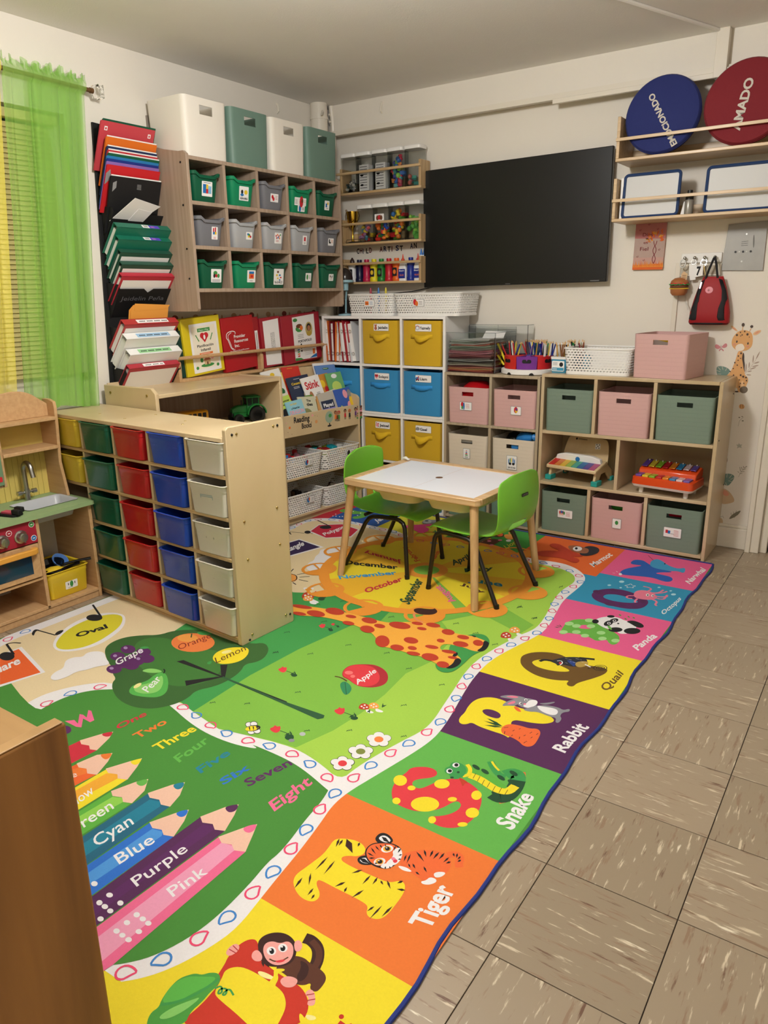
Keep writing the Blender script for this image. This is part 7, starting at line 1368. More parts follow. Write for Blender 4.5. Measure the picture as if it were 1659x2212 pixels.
RUG = """
L pink 1500,1758,1107,0,0,-413,-1107,0
L sky 1500,1345,1107,0,0,-392,-1107,0
L pink 1500,953,1107,0,0,-410,-1107,0
L yel 1500,543,1107,0,0,-398,-1107,0
L pur 1500,145,1107,0,0,-411,-1107,0
L lgr 1500,-266,1107,0,0,-405,-1107,0
L ora 1500,-671,1107,0,0,-404,-1107,0
L yel 1500,-1075,1107,0,0,-425,-1107,0
L ora2 1718,1758,451,0,0,-468,-451,0
L grn 1249,1758,469,0,0,-558,-469,0
L yel2 808,1758,441,0,0,-558,-441,0
L blu 450,1758,358,0,0,-558,-358,0
L red 200,1758,250,0,0,-558,-250,0
P wht 2096,-1406,46,43,35,56,25,73,12,69,-16,97,-10,63,-13,93,-21,110,-16,66,0,67,25,116,31,144,12,85,-3,65,-18,104,-29,125,-23,121,-9,141,23,132,46,172,1,105,-25,139,-26,151,7,165,-3,105,-27,73,-70,73,-98,37,-141,-31,-122,47,-116,-30,-237,-16,-251,-26,-164,71,-133,-10,-156,16,-152,-6,-117,-71,-16,-78,13,-141,8,-1605,-29,-79,34,-94,47,-231,280,-450
P beige 2090,-636,3,78,17,92,22,90,24,83,-2,69,-20,101,-20,108,-22,102,-12,117,15,144,35,149,-23,-47,39,95,12,74,-20,141,-33,147,-11,133,14,93,-6,62,-36,68,-83,42,-110,5,-82,-24,-112,26,-83,13,-223,-36,-246,-28,-165,76,-139,2,-161,24,-148,-8,-116,-70,-9,-85,32,-161,2,-1561,-10,-97,21,-84,37,-123,394,-206,92,84,-23,44,-9,82,32,80,43,61,58,45,310,42,94,-14,121,-21,105,10,100,20,2,1,95,13,102,-17
P gr3 2090,-636,3,78,17,92,22,90,24,83,-2,69,-20,101,-20,108,-22,102,-12,117,15,144,35,149,-23,-47,39,95,12,74,-20,141,-33,147,-11,133,14,93,-6,62,-36,68,-83,42,-110,5,-82,-24,-112,26,-83,13,-75,-207,-27,-309,-125,-383,-177,-17,4,-144,-38,-36,116,-333,-153,-134,51,-219,184,-156,12,19,94,-14,121,-21,105,10,100,20,2,1,95,13,102,-17
L gr1 949,-401,-98,459,47,349,157,-54,198,100,296,1,34,-169,-82,-72,-45,-290,-14,-253,13,-283,-105,24,-197,120
L gr2 1442,-330,14,253,45,290,82,72,203,169,129,-113,29,-224,-32,-130,19,-162,1,-143,-15,-130,-39,-134,-89,-14,-185,-43,-149,26
L gr3b 1549,454,34,-169,168,86,227,354,-167,-39
L gr2 1853,624,49,120,236,-127,-14,-106
P dgr 1016,-909,-12,70,9,73,35,58,53,41,103,67,157,-29,130,-35,105,-15,110,5,87,24,-47,7,77,2,85,-2,78,-14,101,-31,2,1,15,-54,10,-78,17,-77,7,-54,-3,-31,13,-81,7,-105,-10,-81,-28,-71,-37,-44,-25,-20,-1295,133,-160,450
P tree 807,-491,-29,53,7,60,45,51,60,39,15,59,64,55,80,31,96,-6,122,4,36,41,57,-34,34,-64,-3,-43,-27,-33,30,-52,9,-70,-10,-58,-36,-55,17,-47,-4,-50,-25,-46,-33,-30,-56,-20,-80,5,-77,33,-41,32,-10,23,-44,17,-32,27,-66,22
P treel 868,-399,-2,69,66,42,106,-2,105,13,69,26,94,-73,45,-94,-25,-76,-69,-51,-129,14,-132,41
L trunk 1130,-404,14,22,222,-8,311,-5,17,-19,-329,16,-61,-112,-32,23,84,90,-196,-7
L trunk 1291,-333,23,15,62,-73,-11,-7
L trunkg 1503,-394,129,-7,184,8,23,0,8,-15,-12,-16,-151,10,-172,12
L trunkg 1366,-390,149,-3,9,-9,-156,3
E pur2 888,-439,25,16,30,-23
E pur2 903,-499,24,16,29,-22
E pur2 959,-421,25,16,29,-23
E pur2 967,-475,24,16,28,-22
E pur2 1018,-451,24,16,28,-22
E pur2 974,-528,24,15,28,-21
E pur2 1001,-486,24,16,28,-22
E pur2 981,-572,24,16,28,-20
E pur2 1013,-519,24,15,27,-21
E pur3 870,-437,7,4.5,10.5,-7.5
E pur3 892,-502,6.5,4.5,9.5,-7.5
E pur3 967,-573,7,4.5,9,-6.5
E pur3 942,-419,7,4.5,9.5,-7.5
E pur3 989,-469,6.5,4,9.5,-7
P gr1 917,-412,1,24,30,8,-2,-22
E orf 1059,-259,74,47,64,-58
E orl 1011,-244,36,22,27,-24
S gr0 5 0 1019,-233,-25,26
P gr1 998,-186,17,27,55,0,-15,-28,-30,-10
P yel 1227,-317,-27,50,13,52,44,32,30,7,34,-39,15,-49,-18,-44,-39,-25
E yell 1234,-245,10,17,10.5,-8.5
P gr1 1233,-346,6,20,18,-21,-8,-10
P pear 1155,-639,-17,32,21,43,-15,43,1,31,34,-1,61,-43,43,-44,3,-36,-35,-23,-45,-16,-29,0
P pearl 1163,-627,-5,26,22,36,-9,46,0,15,53,-40,31,-45,-21,-34,-41,-13
E yell 1156,-603,-1.5,18,11.5,-5
P pearl 1077,-526,8,29,33,13,35,-1,-16,-22,-30,-15
S blk 5 0 1137,-471,16,-6,10,-16
T wht Grape 0.01 966,-549,-7,128,-39,-104
T red3 Orange 0.0 1065,-335,24,147,-65,-121
T brn Lemon 0.0 1270,-333,18,140,-56,-113
T wht Pear 0.01 1227,-614,-38,91,-1,-88
P wht 590,-576,-71,76,-45,102,3,91,45,56,61,17,50,-21,66,-61,37,-75,20,-80,-16,-67,-41,-48,-48,-14
P yel3 599,-567,-56,63,-37,85,-1,93,33,64,50,16,42,-22,49,-51,30,-69,21,-80,-9,-64,-38,-44,-40,-11
T blk Oval 0.035 622,-485,28,128,-68,-112
L wht 500,-740,8,84,275,-69,-37,-153
L ora3 514,-748,3,75,253,-63,-39,-133
T wht Square 0.03 643,-888,-6,153,-51,-129
P wht 832,-737,-20,34,3,33,-53,39,5,37,29,18,-21,29,22,32,39,7,40,-25,65,-24,-33,-37,-9,-38,-21,-29,8,-41,-9,-36,-18,-9
E blk 511,-326,30,19,30,-21
S blk 9 0 525,-303,-144,60
P blk 524,-525,-27,31,13,28,27,-42
S blk 7 0 526,-520,-120,-14
P blk 428,-567,-32,34,31,8,-7,-18,40,-32
E blk 537,-733,26,16,34,-20
S blk 9 0 546,-710,-112,34
S blk 8 0 434,-676,7,23,33,14
L wht 543,865,19,108,209,-38,-62,-238
L pur4 552,855,19,104,182,-35,-56,-213
T wht Rectangle 0.03 654,691,3,213,-58,-159
L wht 521,1101,-38,141,115,89,153,-37,46,-143,-111,-88
L cri 525,1117,-34,119,111,87,143,-36,38,-124,-105,-94
T wht Polygon 0.03 649,1094,8,187,-48,-161
E blk 552,1223,30,18,21,-27
S blk 9 0 561,1253,-142,56
E blk 522,1093,16,10,19,-23
S blk 6 0 519,1068,-82,-22
S blk 7 0 433,1047,2,-16,34,-22
S blk 5 0 550,1087,19,-2
P wht 892,633,-35,72,6,31,-39,61,-6,40,-36,51,16,34,40,24,-1,37,37,-7,78,-156,3,-82,36,-83,-13,-46,-40,0
E orl 925,488,26,16,36,-41
S blk 5 0 890,528,30,0,30,-25,15,-27,-5,-29
S blk 6 0 852,588,14,-34
S blk 6 0 919,536,21,33
S blk 6 0 954,515,36,36
S blk 6 0 972,490,54,5
S blk 6 0 972,445,30,-11
L hot 1145,-882,20,21,30,-7,-47,38,13,4,26,-4,-36,31,12,3,59,-30,-1,-15,-39,1,42,-35,-18,-7
E pur2 1193,-911,16,10.5,22,-14
T red One 0.022 1334,-819,9,108,-37,-95
T ora Two 0.022 1431,-817,7,113,-41,-109
T yel Three 0.022 1538,-824,12,144,-51,-139
T lgr Four 0.022 1637,-829,-6,128,-30,-121
T tea Five 0.022 1731,-830,4,116,-36,-108
T cob Six 0.022 1825,-832,12,98,-41,-89
T pur2 Seven 0.022 1890,-799,37,148,-70,-136
T hot Eight 0.022 2022,-836,10,149,-48,-132
L red 1276,-1011,11,88,20,-9,27,9,20,-11,22,9,-10,-144
L skin 1285,-922,27,61,20,27,20,-29,24,-62,-22,-9,-20,11,-27,-9
P red 1311,-864,8,17,13,13,16,-21,-14,-12
L ora3 1373,-1073,14,72,19,-7,25,9,22,-13,27,13,-14,-133
L ora 1381,-1078,25,70,25,9,20,-14,-41,-84
L skin 1384,-1000,13,60,32,32,25,-34,28,-58,-29,-12,-22,13,-25,-9
P ora 1403,-935,11,13,15,14,15,-22,-5,-13
L yel 1480,-1141,3,173,20,-9,28,11,17,-12,27,12,-2,-234
L amb 1490,-1147,10,166,29,17,19,-14,-22,-192
L skin 1479,-968,30,62,18,30,22,-34,27,-56,-28,-12,-17,12,-28,-11
P yel 1509,-908,8,17,10,15,15,-21,-5,-15
L gr4 1579,-1204,3,178,20,-9,28,10,18,-10,24,9,-7,-232
L gr5 1594,-1213,11,176,25,12,18,-10,-25,-197
L skin 1580,-1024,24,63,20,30,34,-40,15,-54,-25,-10,-19,11,-27,-11
P lgr 1605,-962,7,18,12,13,16,-20,-8,-15
L tea2 1674,-1264,2,290,19,-9,29,9,20,-11,27,7,0,-348
L tea 1698,-1279,3,291,31,10,16,-13,-9,-314
L skin 1674,-973,28,62,22,28,33,-47,15,-47,-28,-8,-20,11,-29,-9
P tea 1704,-912,7,16,13,13,15,-22,-8,-15
L cob 1771,-1326,7,276,22,-9,26,9,19,-10,27,10,-9,-334
L cob2 1795,-1341,7,280,31,8,11,-12,-16,-297
L skin 1776,-1049,28,61,20,31,25,-38,23,-55,-27,-10,-19,10,-26,-9
P cob 1805,-988,6,17,13,14,13,-22,-8,-13
L pur 1868,-1387,5,426,21,-12,27,11,20,-12,26,11,-21,-473
L pur2 1893,-1403,8,426,26,9,12,-7,-21,-444
L skin 1872,-960,27,63,23,29,21,-37,24,-58,-26,-11,-20,12,-27,-11
P pur 1899,-897,9,16,14,13,13,-22,-8,-16,-15,1
L hot 1949,-1439,21,450,22,-10,26,10,20,-11,27,13,1,-387,-22,-124
L ppk 1976,-1456,15,458,34,8,13,-10,2,-427,-24,-54
L skin 1969,-988,29,59,21,31,19,-36,27,-54,-27,-12,-20,11,-26,-10
P hot 1998,-929,8,17,13,14,11,-21,-4,-16,-16,-2
T wht Orange 0.0 1410,-1129,30,94,-56,-83
T wht Yellow 0.005 1557,-1162,-10,109,-29,-97
T wht Green 0.008 1648,-1197,1,133,-42,-121
T wht Cyan 0.008 1739,-1182,7,108,-50,-95
T wht Blue 0.008 1837,-1188,11,100,-49,-90
T wht Purple 0.008 1932,-1211,10,148,-44,-141
T wht Pink 0.008 2028,-1185,12,97,-45,-90
E wht 1840,-1260,6.5,4.5,7,-5
E wht 1900,-1262,6.5,4.5,6.5,-4.5
E wht 1900,-1289,6,4,6.5,-5
E wht 1920,-1289,6.5,4,6.5,-4.5
E wht 1941,-1290,6,4,6,-4.5
E wht 1941,-1263,6,4,6.5,-5
E wht 1942,-1316,6,4,6,-4.5
E wht 2000,-1264,6,4,6,-5
E wht 2000,-1290,6,4,6,-4.5
E wht 2000,-1317,6,4,6,-4.5
E wht 2020,-1317,5.5,4,5.5,-4
E wht 2041,-1317,6,4,5.5,-4.5
E wht 2021,-1264,6,4,6,-4.5
E wht 2041,-1265,6,4,5.5,-4.5
E wht 2042,-1291,6,4,5.5,-4.5
E blk 2054,-390,14,9.5,11.5,-17
E blk 2082,-391,14,9.5,11,-16
E blk 2089,-417,14,9,11,-16
E blk 2066,-432,14,9.5,11.5,-16
E blk 2045,-415,14,9.5,11.5,-16
E wht 2054,-390,14,8.5,10.5,-15
E wht 2082,-391,13,8.5,10,-15
E wht 2089,-417,13,8.5,10,-14
E wht 2066,-432,14,8.5,10.5,-14
E wht 2045,-415,13,8.5,10.5,-15
E orf 2067,-409,12,8,9.5,-13
E blk 2045,-474,14,9.5,11.5,-16
E blk 2072,-474,14,9,11.5,-16
E blk 2079,-498,14,9,11,-15
E blk 2057,-512,14,9,11.5,-15
E blk 2035,-497,14,9.5,11.5,-16
E wht 2045,-474,13,8.5,10.5,-14
E wht 2072,-474,13,8,10,-14
E wht 2079,-498,13,8,10,-14
E wht 2057,-512,12,8.5,10,-14
E wht 2035,-497,13,8.5,10.5,-14
E olive 2057,-491,12,8,9,-12
E blk 2035,-552,14,8.5,11,-14
E blk 2060,-552,14,8.5,10.5,-14
E blk 2067,-574,13,8.5,10.5,-14
E blk 2046,-587,13,8.5,10.5,-14
E blk 2026,-574,13,9,11,-14
E wht 2035,-552,12,8,10,-12
E wht 2060,-552,12,8,9.5,-12
E wht 2067,-574,12,8,9.5,-12
E wht 2046,-587,12,8,9.5,-12
E wht 2026,-574,12,8,10,-12
E red2 2047,-568,11,7.5,9,-11.5
P red2 1495,-240,6,14,-6,11,15,-5,2,11,20,-23,1,-18,-16,-1
S gr0 3 0 1532,-234,23,0,20,-4
E gr0 1578,-243,9.5,6,7.5,-8.5
L gr0 1563,-250,5,8,-2,19,-6,-13
L gr0 1582,-237,-11,10,-16,9,16,-15
P red2 1844,-352,8,16,-5,11,15,-5,3,12,19,-24,-1,-20,-17,-1
S gr0 3 0 1883,-344,25,1,20,-4
E gr0 1931,-353,10.5,6.5,6.5,-9
L gr0 1914,-361,6,9,0,20,-8,-14
L gr0 1935,-347,-9,12,-17,9,15,-16
P red2 1738,-549,7,14,-6,11,15,-4,4,11,19,-22,-1,-17,-17,-2
S gr0 3 0 1776,-540,24,2,21,-3
E gr0 1823,-546,10,6.5,7,-8
L gr0 1806,-554,6,8,0,19,-7,-14
L gr0 1827,-540,-10,10,-16,7,15,-13
P red2 1383,135,5,13,-6,11,13,-6,2,11,18,-24,1,-17,-14,1
S gr0 3 0 1415,139,20,-1,18,-6
E gr0 1456,127,8,5,6.5,-8.5
L gr0 1442,122,5,7,-3,18,-5,-12
L gr0 1458,132,-9,11,-15,10,15,-15
P red2 1418,174,3,7,-3,7,8,-4,1,6,10,-13,1,-10,-8,0
S gr0 3 0 1437,176,12,-1,10,-3
E gr0 1461,169,4.5,3,4,-5
L gr0 1453,166,2,4,-1,10,-3,-7
L gr0 1462,172,-5,6,-9,6,9,-9
E gr0 1826,-552,12,8,10,-11.5
E gry 1843,-561,8,5.5,6,-7
E lgy 1848,-515,8,5.5,7,-8
P red2 1133,396,5,15,-7,12,15,-8,1,12,21,-26,3,-20,-16,2
S gr0 3 0 1168,399,22,-3,20,-6
E gr0 1213,384,8,5,8,-10
L gr0 1199,379,4,7,-3,20,-5,-13
L gr0 1216,390,-11,12,-17,11,17,-17
E gr0 1216,362,13,8,13,-16
P wht 1953,-264,24,-2,12,-2,-2,-9,-21,-6
P orl 1927,-273,-7,24,12,13,21,-7,12,-18,-13,-11,-14,-6
E wht 1933,-260,2.5,2,2.5,-3.5
E wht 1936,-249,2.5,1.5,2.5,-3.5
E wht 1950,-255,3,2,2.5,-3.5
E wht 1945,-264,2.5,2,2.5,-3.5
P wht 1929,-285,24,-3,13,-2,-3,-9,-20,-6
P rus 1904,-294,-8,23,12,13,21,-7,12,-18,-13,-11,-13,-6
E wht 1909,-282,3,2,2.5,-3.5
E wht 1913,-270,3,2,2.5,-3.5
E wht 1927,-277,3,2,2.5,-3.5
E wht 1921,-286,3,2,2.5,-3.5
P wht 2105,518,28,-8,15,-6,-4,-13,-24,-5
P orl 2074,510,-7,38,15,18,24,-16,14,-30,-17,-14,-16,-7
E wht 2081,528,3.5,2,2.5,-6
E wht 2087,545,3.5,2,2.5,-6
E wht 2103,532,3.5,2,2.5,-6
E wht 2095,520,3.5,2.5,2.5,-6
P wht 2096,456,28,-8,14,-5,-4,-13,-23,-5
P rus 2066,448,-8,37,15,17,24,-15,13,-29,-16,-14,-16,-6
E wht 2073,466,3.5,2.5,2.5,-5.5
E wht 2078,482,3.5,2,2.5,-6
E wht 2094,470,3.5,2.5,2.5,-5.5
E wht 2086,457,3.5,2.5,2.5,-5.5
P wht 1165,343,44,-9,24,-7,-2,-16,-34,-6
P rus 1122,332,-23,45,17,22,41,-18,29,-36,-20,-17,-22,-9
E wht 1127,354,4.5,3,6,-7
E wht 1129,375,4.5,2.5,6,-7.5
E wht 1157,359,4.5,3,6,-7
E wht 1150,344,5,3,6,-7
P wht 1180,322,35,-7,19,-5,-1,-13,-28,-5
P orl 1146,313,-18,36,13,17,33,-14,23,-28,-16,-14,-17,-7
E wht 1150,331,3.5,2.5,5,-5.5
E wht 1152,347,4,2,5,-6
E wht 1174,335,3.5,2,4.5,-6
E wht 1168,323,3.5,2,4.5,-6
L gr0 1966,-248,7,4,2,15,-9,-8
L gr0 1973,-253,-3,12,-13,16,7,-17
L gr0 1945,-303,5,6,-2,15,-5,-10
L gr0 1956,-303,-4,10,-12,12,7,-14
S gr0 2 0 1312,1,-7,14,12,-9,-8,16,13,-11,-9,19,15,-13
S gr0 2 0 1396,-158,-6,13,11,-9,-8,14,13,-9,-9,17,14,-12
S gr0 2 0 1516,-94,-6,13,10,-8,-6,14,12,-9,-8,17,13,-12
S gr0 2 0 1664,-338,-5,11,9,-7,-5,12,10,-7,-6,14,11,-10
S gr0 2 0 1594,44,-6,14,11,-9,-7,16,12,-11,-7,19,13,-13
S gr0 2 0 1956,-428,-3,9,7,-6,-4,11,8,-7,-4,13,9,-9
S gr0 2 0 1760,70,-5,14,10,-9,-6,15,11,-10,-7,18,12,-13
S gr0 2 0 1897,12,-4,14,9,-9,-5,14,10,-9,-5,17,10,-12
S gr0 2 0 2019,-210,-3,11,7,-7,-3,12,8,-7,-4,14,9,-10
S gr0 2 0 2058,-24,-3,12,7,-8,-3,13,8,-8,-4,16,9,-12
S gr0 2 0 2118,-362,-2,10,6,-6,-3,10,7,-6,-3,12,8,-8
S gr0 2 0 1453,317,-7,17,13,-12,-8,19,13,-13,-9,22,15,-16
S gr0 2 0 1312,378,-8,19,13,-13,-9,20,15,-14,-11,24,17,-18
S gr0 2 0 1240,283,-9,17,14,-11,-9,18,15,-12,-11,22,17,-16
S gr0 2 0 1590,353,-6,17,11,-12,-7,19,13,-13,-9,22,15,-16
S gr0 2 0 1854,443,-5,17,10,-12,-5,19,11,-13,-6,22,12,-17
S gr0 2 0 1376,163,-7,16,12,-10,-8,17,14,-12,-10,21,15,-15
S gr0 2 0 1965,405,-4,16,9,-11,-4,18,10,-12,-5,21,11,-16
S gr0 2 0 2007,736,-4,20,10,-14,-5,21,11,-15,-6,25,12,-19
S gr0 2 0 2106,667,-4,19,9,-13,-4,20,10,-15,-4,24,10,-18
S gr0 2 0 2076,358,-4,16,9,-11,-4,17,9,-11,-4,20,10,-15
S gr0 2 0 1844,-503,-3,9,7,-5,-4,10,9,-6,-5,12,9,-8
S gr0 2 0 1394,-156,-6,13,11,-9,-8,15,13,-10,-9,17,14,-11
S gr0 2 0 1569,-488,-5,10,9,-6,-6,11,11,-7,-7,13,11,-9
S gr0 2 0 1465,-547,-6,9,10,-6,-6,11,10,-6,-7,12,12,-8
S gr0 2 0 2008,744,-6,22,10,-15,-6,21,10,-16,-6,22
S gr0 2 0 2113,666,-5,21,8,-14,-4,20,9,-15,-5,21
S gr0 2 0 2075,1055,-6,26,9,-17,-5,24,10,-19,-6,26
S gr0 2 0 1963,1178,-7,28,11,-19,-6,27,11,-21,-7,28
E blk 1668,-568,10.5,6.5,11.5,-11.5
E wht 1668,-568,9,5.5,9.5,-9.5
E blk 1679,-557,10.5,7,11.5,-12
E wht 1679,-557,9,6,9.5,-9.5
E blk 1704,-595,10,6.5,11,-11
E wht 1704,-595,9,6,9,-9
E blk 1716,-581,10.5,6.5,11,-11.5
E wht 1716,-581,8.5,6,9,-9
E blk 1694,-577,16,18,13,-11.5
E yel 1692,-580,14,15,10.5,-9.5
L blk 1673,-573,9,-10,17,-12,-14,15
L blk 1682,-565,9,-10,16,-12,-13,15
L blk 1691,-556,7,-10,16,-11,-12,15
E wht 1073,418,8,4.5,9.5,-11.5
E amb 1094,417,14,8.5,9,-11
E wht 1100,435,7.5,5,9.5,-11
E amb 1094,417,14,8.5,9,-11
P apd 1732,-159,-29,42,0,48,40,33,42,19,58,-18,38,-43,13,-43,-19,-37,-44,-22,-33,4,-34,15
P red2 1730,-153,-26,40,4,47,37,27,46,2,50,-37,25,-44,-6,-39,-31,-20,-33,3,-35,19
E apl 1734,-120,13,8,8.5,-11
E apl 1762,-134,7,5,7,-9
T wht Apple 0.02 1812,-175,4,115,-29,-98
S brn 6 0 1707,-169,27,5,32,-10
P leaf 1754,-204,2,28,35,-11,27,-26,7,-39,-21,3
S gr0 2 0 1764,-183,55,-64
E gr2 1432,927,495,0,0,495
L wy1 1432,927,351,-336,-31,-30,-34,-26,-35,-24,-38,-20,-39,-17,-41,-14
L wy2 1432,927,136,-466,-42,-10,-42,-7,-43,-3,-42,1,-43,5,-42,9
L wy1 1432,927,-115,-472,-41,12,-40,16,-39,19,-36,22,-34,26,-32,28
L wy2 1432,927,-336,-351,-29,31,-27,33,-23,36,-21,38,-17,39,-14,40
L wy1 1432,927,-466,-136,-10,42,-6,42,-3,42,1,43,5,43,8,42
L wy2 1432,927,-471,115,12,41,15,40,19,38,23,37,25,34,28,32
L wy1 1432,927,-350,335,31,30,33,27,36,23,37,21,39,17,41,13
L wy2 1432,927,-136,466,42,10,42,6,43,3,43,-1,42,-5,42,-9
L wy1 1432,927,116,471,41,-12,40,-16,38,-19,36,-22,35,-25,32,-29
L wy2 1432,927,336,350,29,-31,27,-33,24,-36,20,-37,17,-40,14,-40
L wy1 1432,927,466,135,10,-41,7,-42,2,-43,-1,-43,-5,-42,-8,-42
L wy2 1432,927,475,-99,-9,-36,-11,-35,-14,-34,-17,-32,-19,-32,-21,-30
S orw 52 1 1943,927,-4,66,-13,66,-22,63,-29,60,-38,56,-44,50,-50,44,-55,37,-60,30,-64,21,-65,13,-67,5,-67,-5,-65,-13,-63,-21,-60,-30,-56,-37,-50,-44,-44,-50,-37,-56,-30,-60,-21,-63,-13,-66,-5,-66,5,-67,13,-66,21,-63,30,-60,37,-55,44,-51,50,-44,56,-37,60,-29,63,-22,65,-13,67,-4,67,4,65,13,64,22,60,29,55,37,50,44,44,51,38,55,29,60,22,63,13,66
S orw 16 1 1984,658,-4,25,-12,23,-18,18,-23,12,-25,4,-26,-4,-23,-12,-18,-18,-11,-23,-4,-25,4,-25,11,-23,18,-18,23,-12,26,-4,25,4,23,12,18,18,12,23
L orw 1868,584,22,-7,23,0,22,6,19,12,16,17,10,21,4,23,-3,23,-9,21,-14,18,-19,13
S orw 10 0 1902,658,-71,42
S orw 16 1 2055,929,-4,25,-12,23,-18,18,-23,12,-25,4,-25,-4,-23,-12,-18,-18,-12,-23,-4,-25,4,-25,12,-23,18,-18,23,-12,25,-4,25,4,23,12,18,18,12,23
L orw 1939,854,22,-6,23,0,22,6,20,12,15,17,10,21,4,23,-3,23,-8,21,-15,18,-19,13
S orw 10 0 1973,929,-70,42
S orw 16 1 1981,1199,-4,25,-11,23,-18,18,-23,12,-26,4,-25,-4,-23,-12,-18,-18,-12,-23,-4,-25,4,-25,12,-23,18,-18,23,-12,25,-4,26,4,23,12,18,18,11,23
L orw 1865,1124,22,-6,23,0,23,6,19,12,16,17,10,21,3,23,-2,23,-9,21,-14,18,-19,13
S orw 10 0 1899,1199,-70,42
S orw 16 1 1783,1396,-4,26,-12,22,-18,19,-23,11,-25,4,-26,-4,-23,-11,-18,-19,-11,-22,-4,-26,4,-25,11,-23,18,-18,23,-12,26,-4,25,4,23,12,18,18,12,23
L orw 1667,1322,22,-7,23,0,22,6,19,12,16,17,10,21,4,23,-3,23,-9,21,-14,18,-19,13
S orw 10 0 1701,1396,-71,42
S orw 16 1 1512,1468,-4,25,-12,23,-18,18,-23,12,-25,4,-25,-4,-23,-12,-18,-18,-12,-23,-4,-25,4,-26,12,-23,18,-18,23,-11,25,-4,25,4,23,11,18,18,12,23
L orw 1396,1393,22,-7,23,0,22,7,20,12,15,17,10,21,4,22,-3,23,-9,21,-14,18,-19,14
S orw 10 0 1430,1468,-70,42
S orw 16 1 1242,1394,-4,25,-12,23,-18,18,-23,12,-25,4,-26,-4,-22,-12,-19,-18,-11,-23,-4,-25,4,-25,11,-23,19,-18,22,-12,26,-4,25,4,23,12,18,18,12,23
L orw 1126,1319,22,-6,23,0,22,6,20,12,15,17,10,21,4,23,-3,23,-9,21,-14,18,-19,13
S orw 10 0 1160,1394,-70,42
S orw 16 1 1045,1195,-4,26,-12,22,-18,19,-23,11,-25,4,-26,-4,-23,-11,-18,-19,-11,-22,-4,-26,4,-25,11,-23,18,-18,23,-12,26,-4,25,4,23,12,18,18,12,23
L orw 929,1121,22,-7,23,0,22,6,19,12,16,17,10,21,4,23,-3,23,-9,21,-14,18,-19,13
S orw 10 0 963,1195,-71,42
S orw 16 1 973,924,-4,26,-11,23,-19,18,-22,11,-26,4,-25,-4,-23,-11,-18,-18,-12,-23,-4,-26,4,-25,12,-23,18,-18,23,-12,25,-4,26,4,22,12,19,18,11,23
L orw 857,850,22,-7,23,0,22,6,20,13,15,17,10,21,4,22,-2,23,-9,21,-15,18,-19,14
S orw 10 0 891,924,-70,43
S orw 16 1 1047,654,-4,26,-12,23,-18,18,-23,11,-25,4,-25,-4,-23,-11,-18,-18,-12,-23,-4,-26,4,-25,12,-23,18,-18,23,-12,25,-4,25,4,23,12,18,18,12,23
L orw 931,580,22,-7,23,0,22,6,20,12,15,18,10,20,4,23,-3,23,-9,21,-14,18,-19,13
S orw 10 0 965,654,-70,43
S orw 16 1 1246,457,-4,25,-12,23,-18,18,-23,12,-25,4,-26,-4,-23,-12,-18,-18,-11,-23,-4,-25,4,-25,11,-23,18,-18,23,-12,26,-4,25,4,23,12,18,18,12,23
L orw 1130,383,22,-7,23,0,22,6,19,12,16,17,10,21,4,23,-3,23,-9,21,-14,18,-19,13
S orw 10 0 1164,457,-71,42
S orw 16 1 1516,386,-4,25,-11,23,-18,18,-23,12,-26,4,-25,-4,-23,-12,-18,-18,-12,-23,-4,-25,4,-26,12,-22,18,-19,23,-11,25,-4,26,4,23,11,18,19,11,22
L orw 1400,311,22,-6,23,0,23,6,19,12,15,17,10,21,4,23,-2,22,-9,22,-15,18,-18,13
S orw 10 0 1434,386,-70,42
S orw 16 1 1787,459,-5,26,-11,23,-18,18,-23,11,-25,4,-26,-4,-23,-11,-18,-18,-11,-23,-4,-26,4,-25,11,-23,18,-18,23,-12,26,-4,25,4,23,12,18,18,11,23
L orw 1670,385,22,-7,24,0,22,6,19,13,16,17,10,20,3,23,-2,23,-9,21,-14,18,-19,13
S orw 10 0 1705,459,-71,43
S orw 45 1 1517,927,-4,26,-12,24,-19,18,-24,13,-26,4,-26,-4,-24,-13,-19,-18,-12,-24,-4,-26,4,-27,12,-23,19,-19,24,-12,26,-4,26,4,24,12,19,19,12,23
E gr2 1432,927,64,0,0,64
T red January 0.03 1255,971,-262,30,294,-71
T ora3 February 0.03 1332,1031,-184,146,176,-180
T ora3 March 0.03 1398,1060,-46,137,20,-128
T gr0 April 0.03 1514,1052,23,136,-68,-84
T gr0 May 0.03 1608,1003,105,104,-131,-63
T tea June 0.03 1677,903,170,24,-193,27
T brn July 0.03 1667,845,148,-38,-155,65
T hot August 0.03 1745,664,-157,125,151,-165
T gr0 September 0.03 1590,515,-96,278,35,-261
T red October 0.03 1349,524,60,222,-98,-186
T sky2 November 0.03 1138,598,202,204,-237,-171
T blk December 0.03 1030,782,276,78,-309,-32
P gr1 1969,93,-7,44,23,39,-50,88,-4,78,34,68,45,19,45,-44,19,-68,-25,-67,6,-94,-3,-72,-37,-24
P gir 1144,239,127,39,135,24,127,2,87,4,54,50,65,34,75,-1,86,-22,76,20,51,-10,32,-10,11,-37,-3,-45,-29,-15,-51,10,-80,-10,9,-56,48,-3,29,2,40,-25,11,-41,-10,-46,-34,-6,-47,18,-45,12,-84,-3,-65,1,-34,-10,-64,46,-55,40,-99,16,-111,1,-79,-19,-95,-50
P blk 2027,379,30,-6,14,-44,-1,-40,-25,-11,7,46
P blk 2006,192,28,-4,13,-41,-10,-43,-27,-8,13,39
P blk 1982,228,14,2,10,-32,-16,-11
P blk 1963,391,25,6,1,-18
E rus 1200,244,49,12,11,-16
E rus 1239,181,32,8.5,11,-14
E rus 1300,220,42,10.5,19,-26
E rus 1355,283,44,10.5,20,-30
E rus 1447,277,24,6.5,9.5,-14
E rus 1478,218,26,6.5,11.5,-16
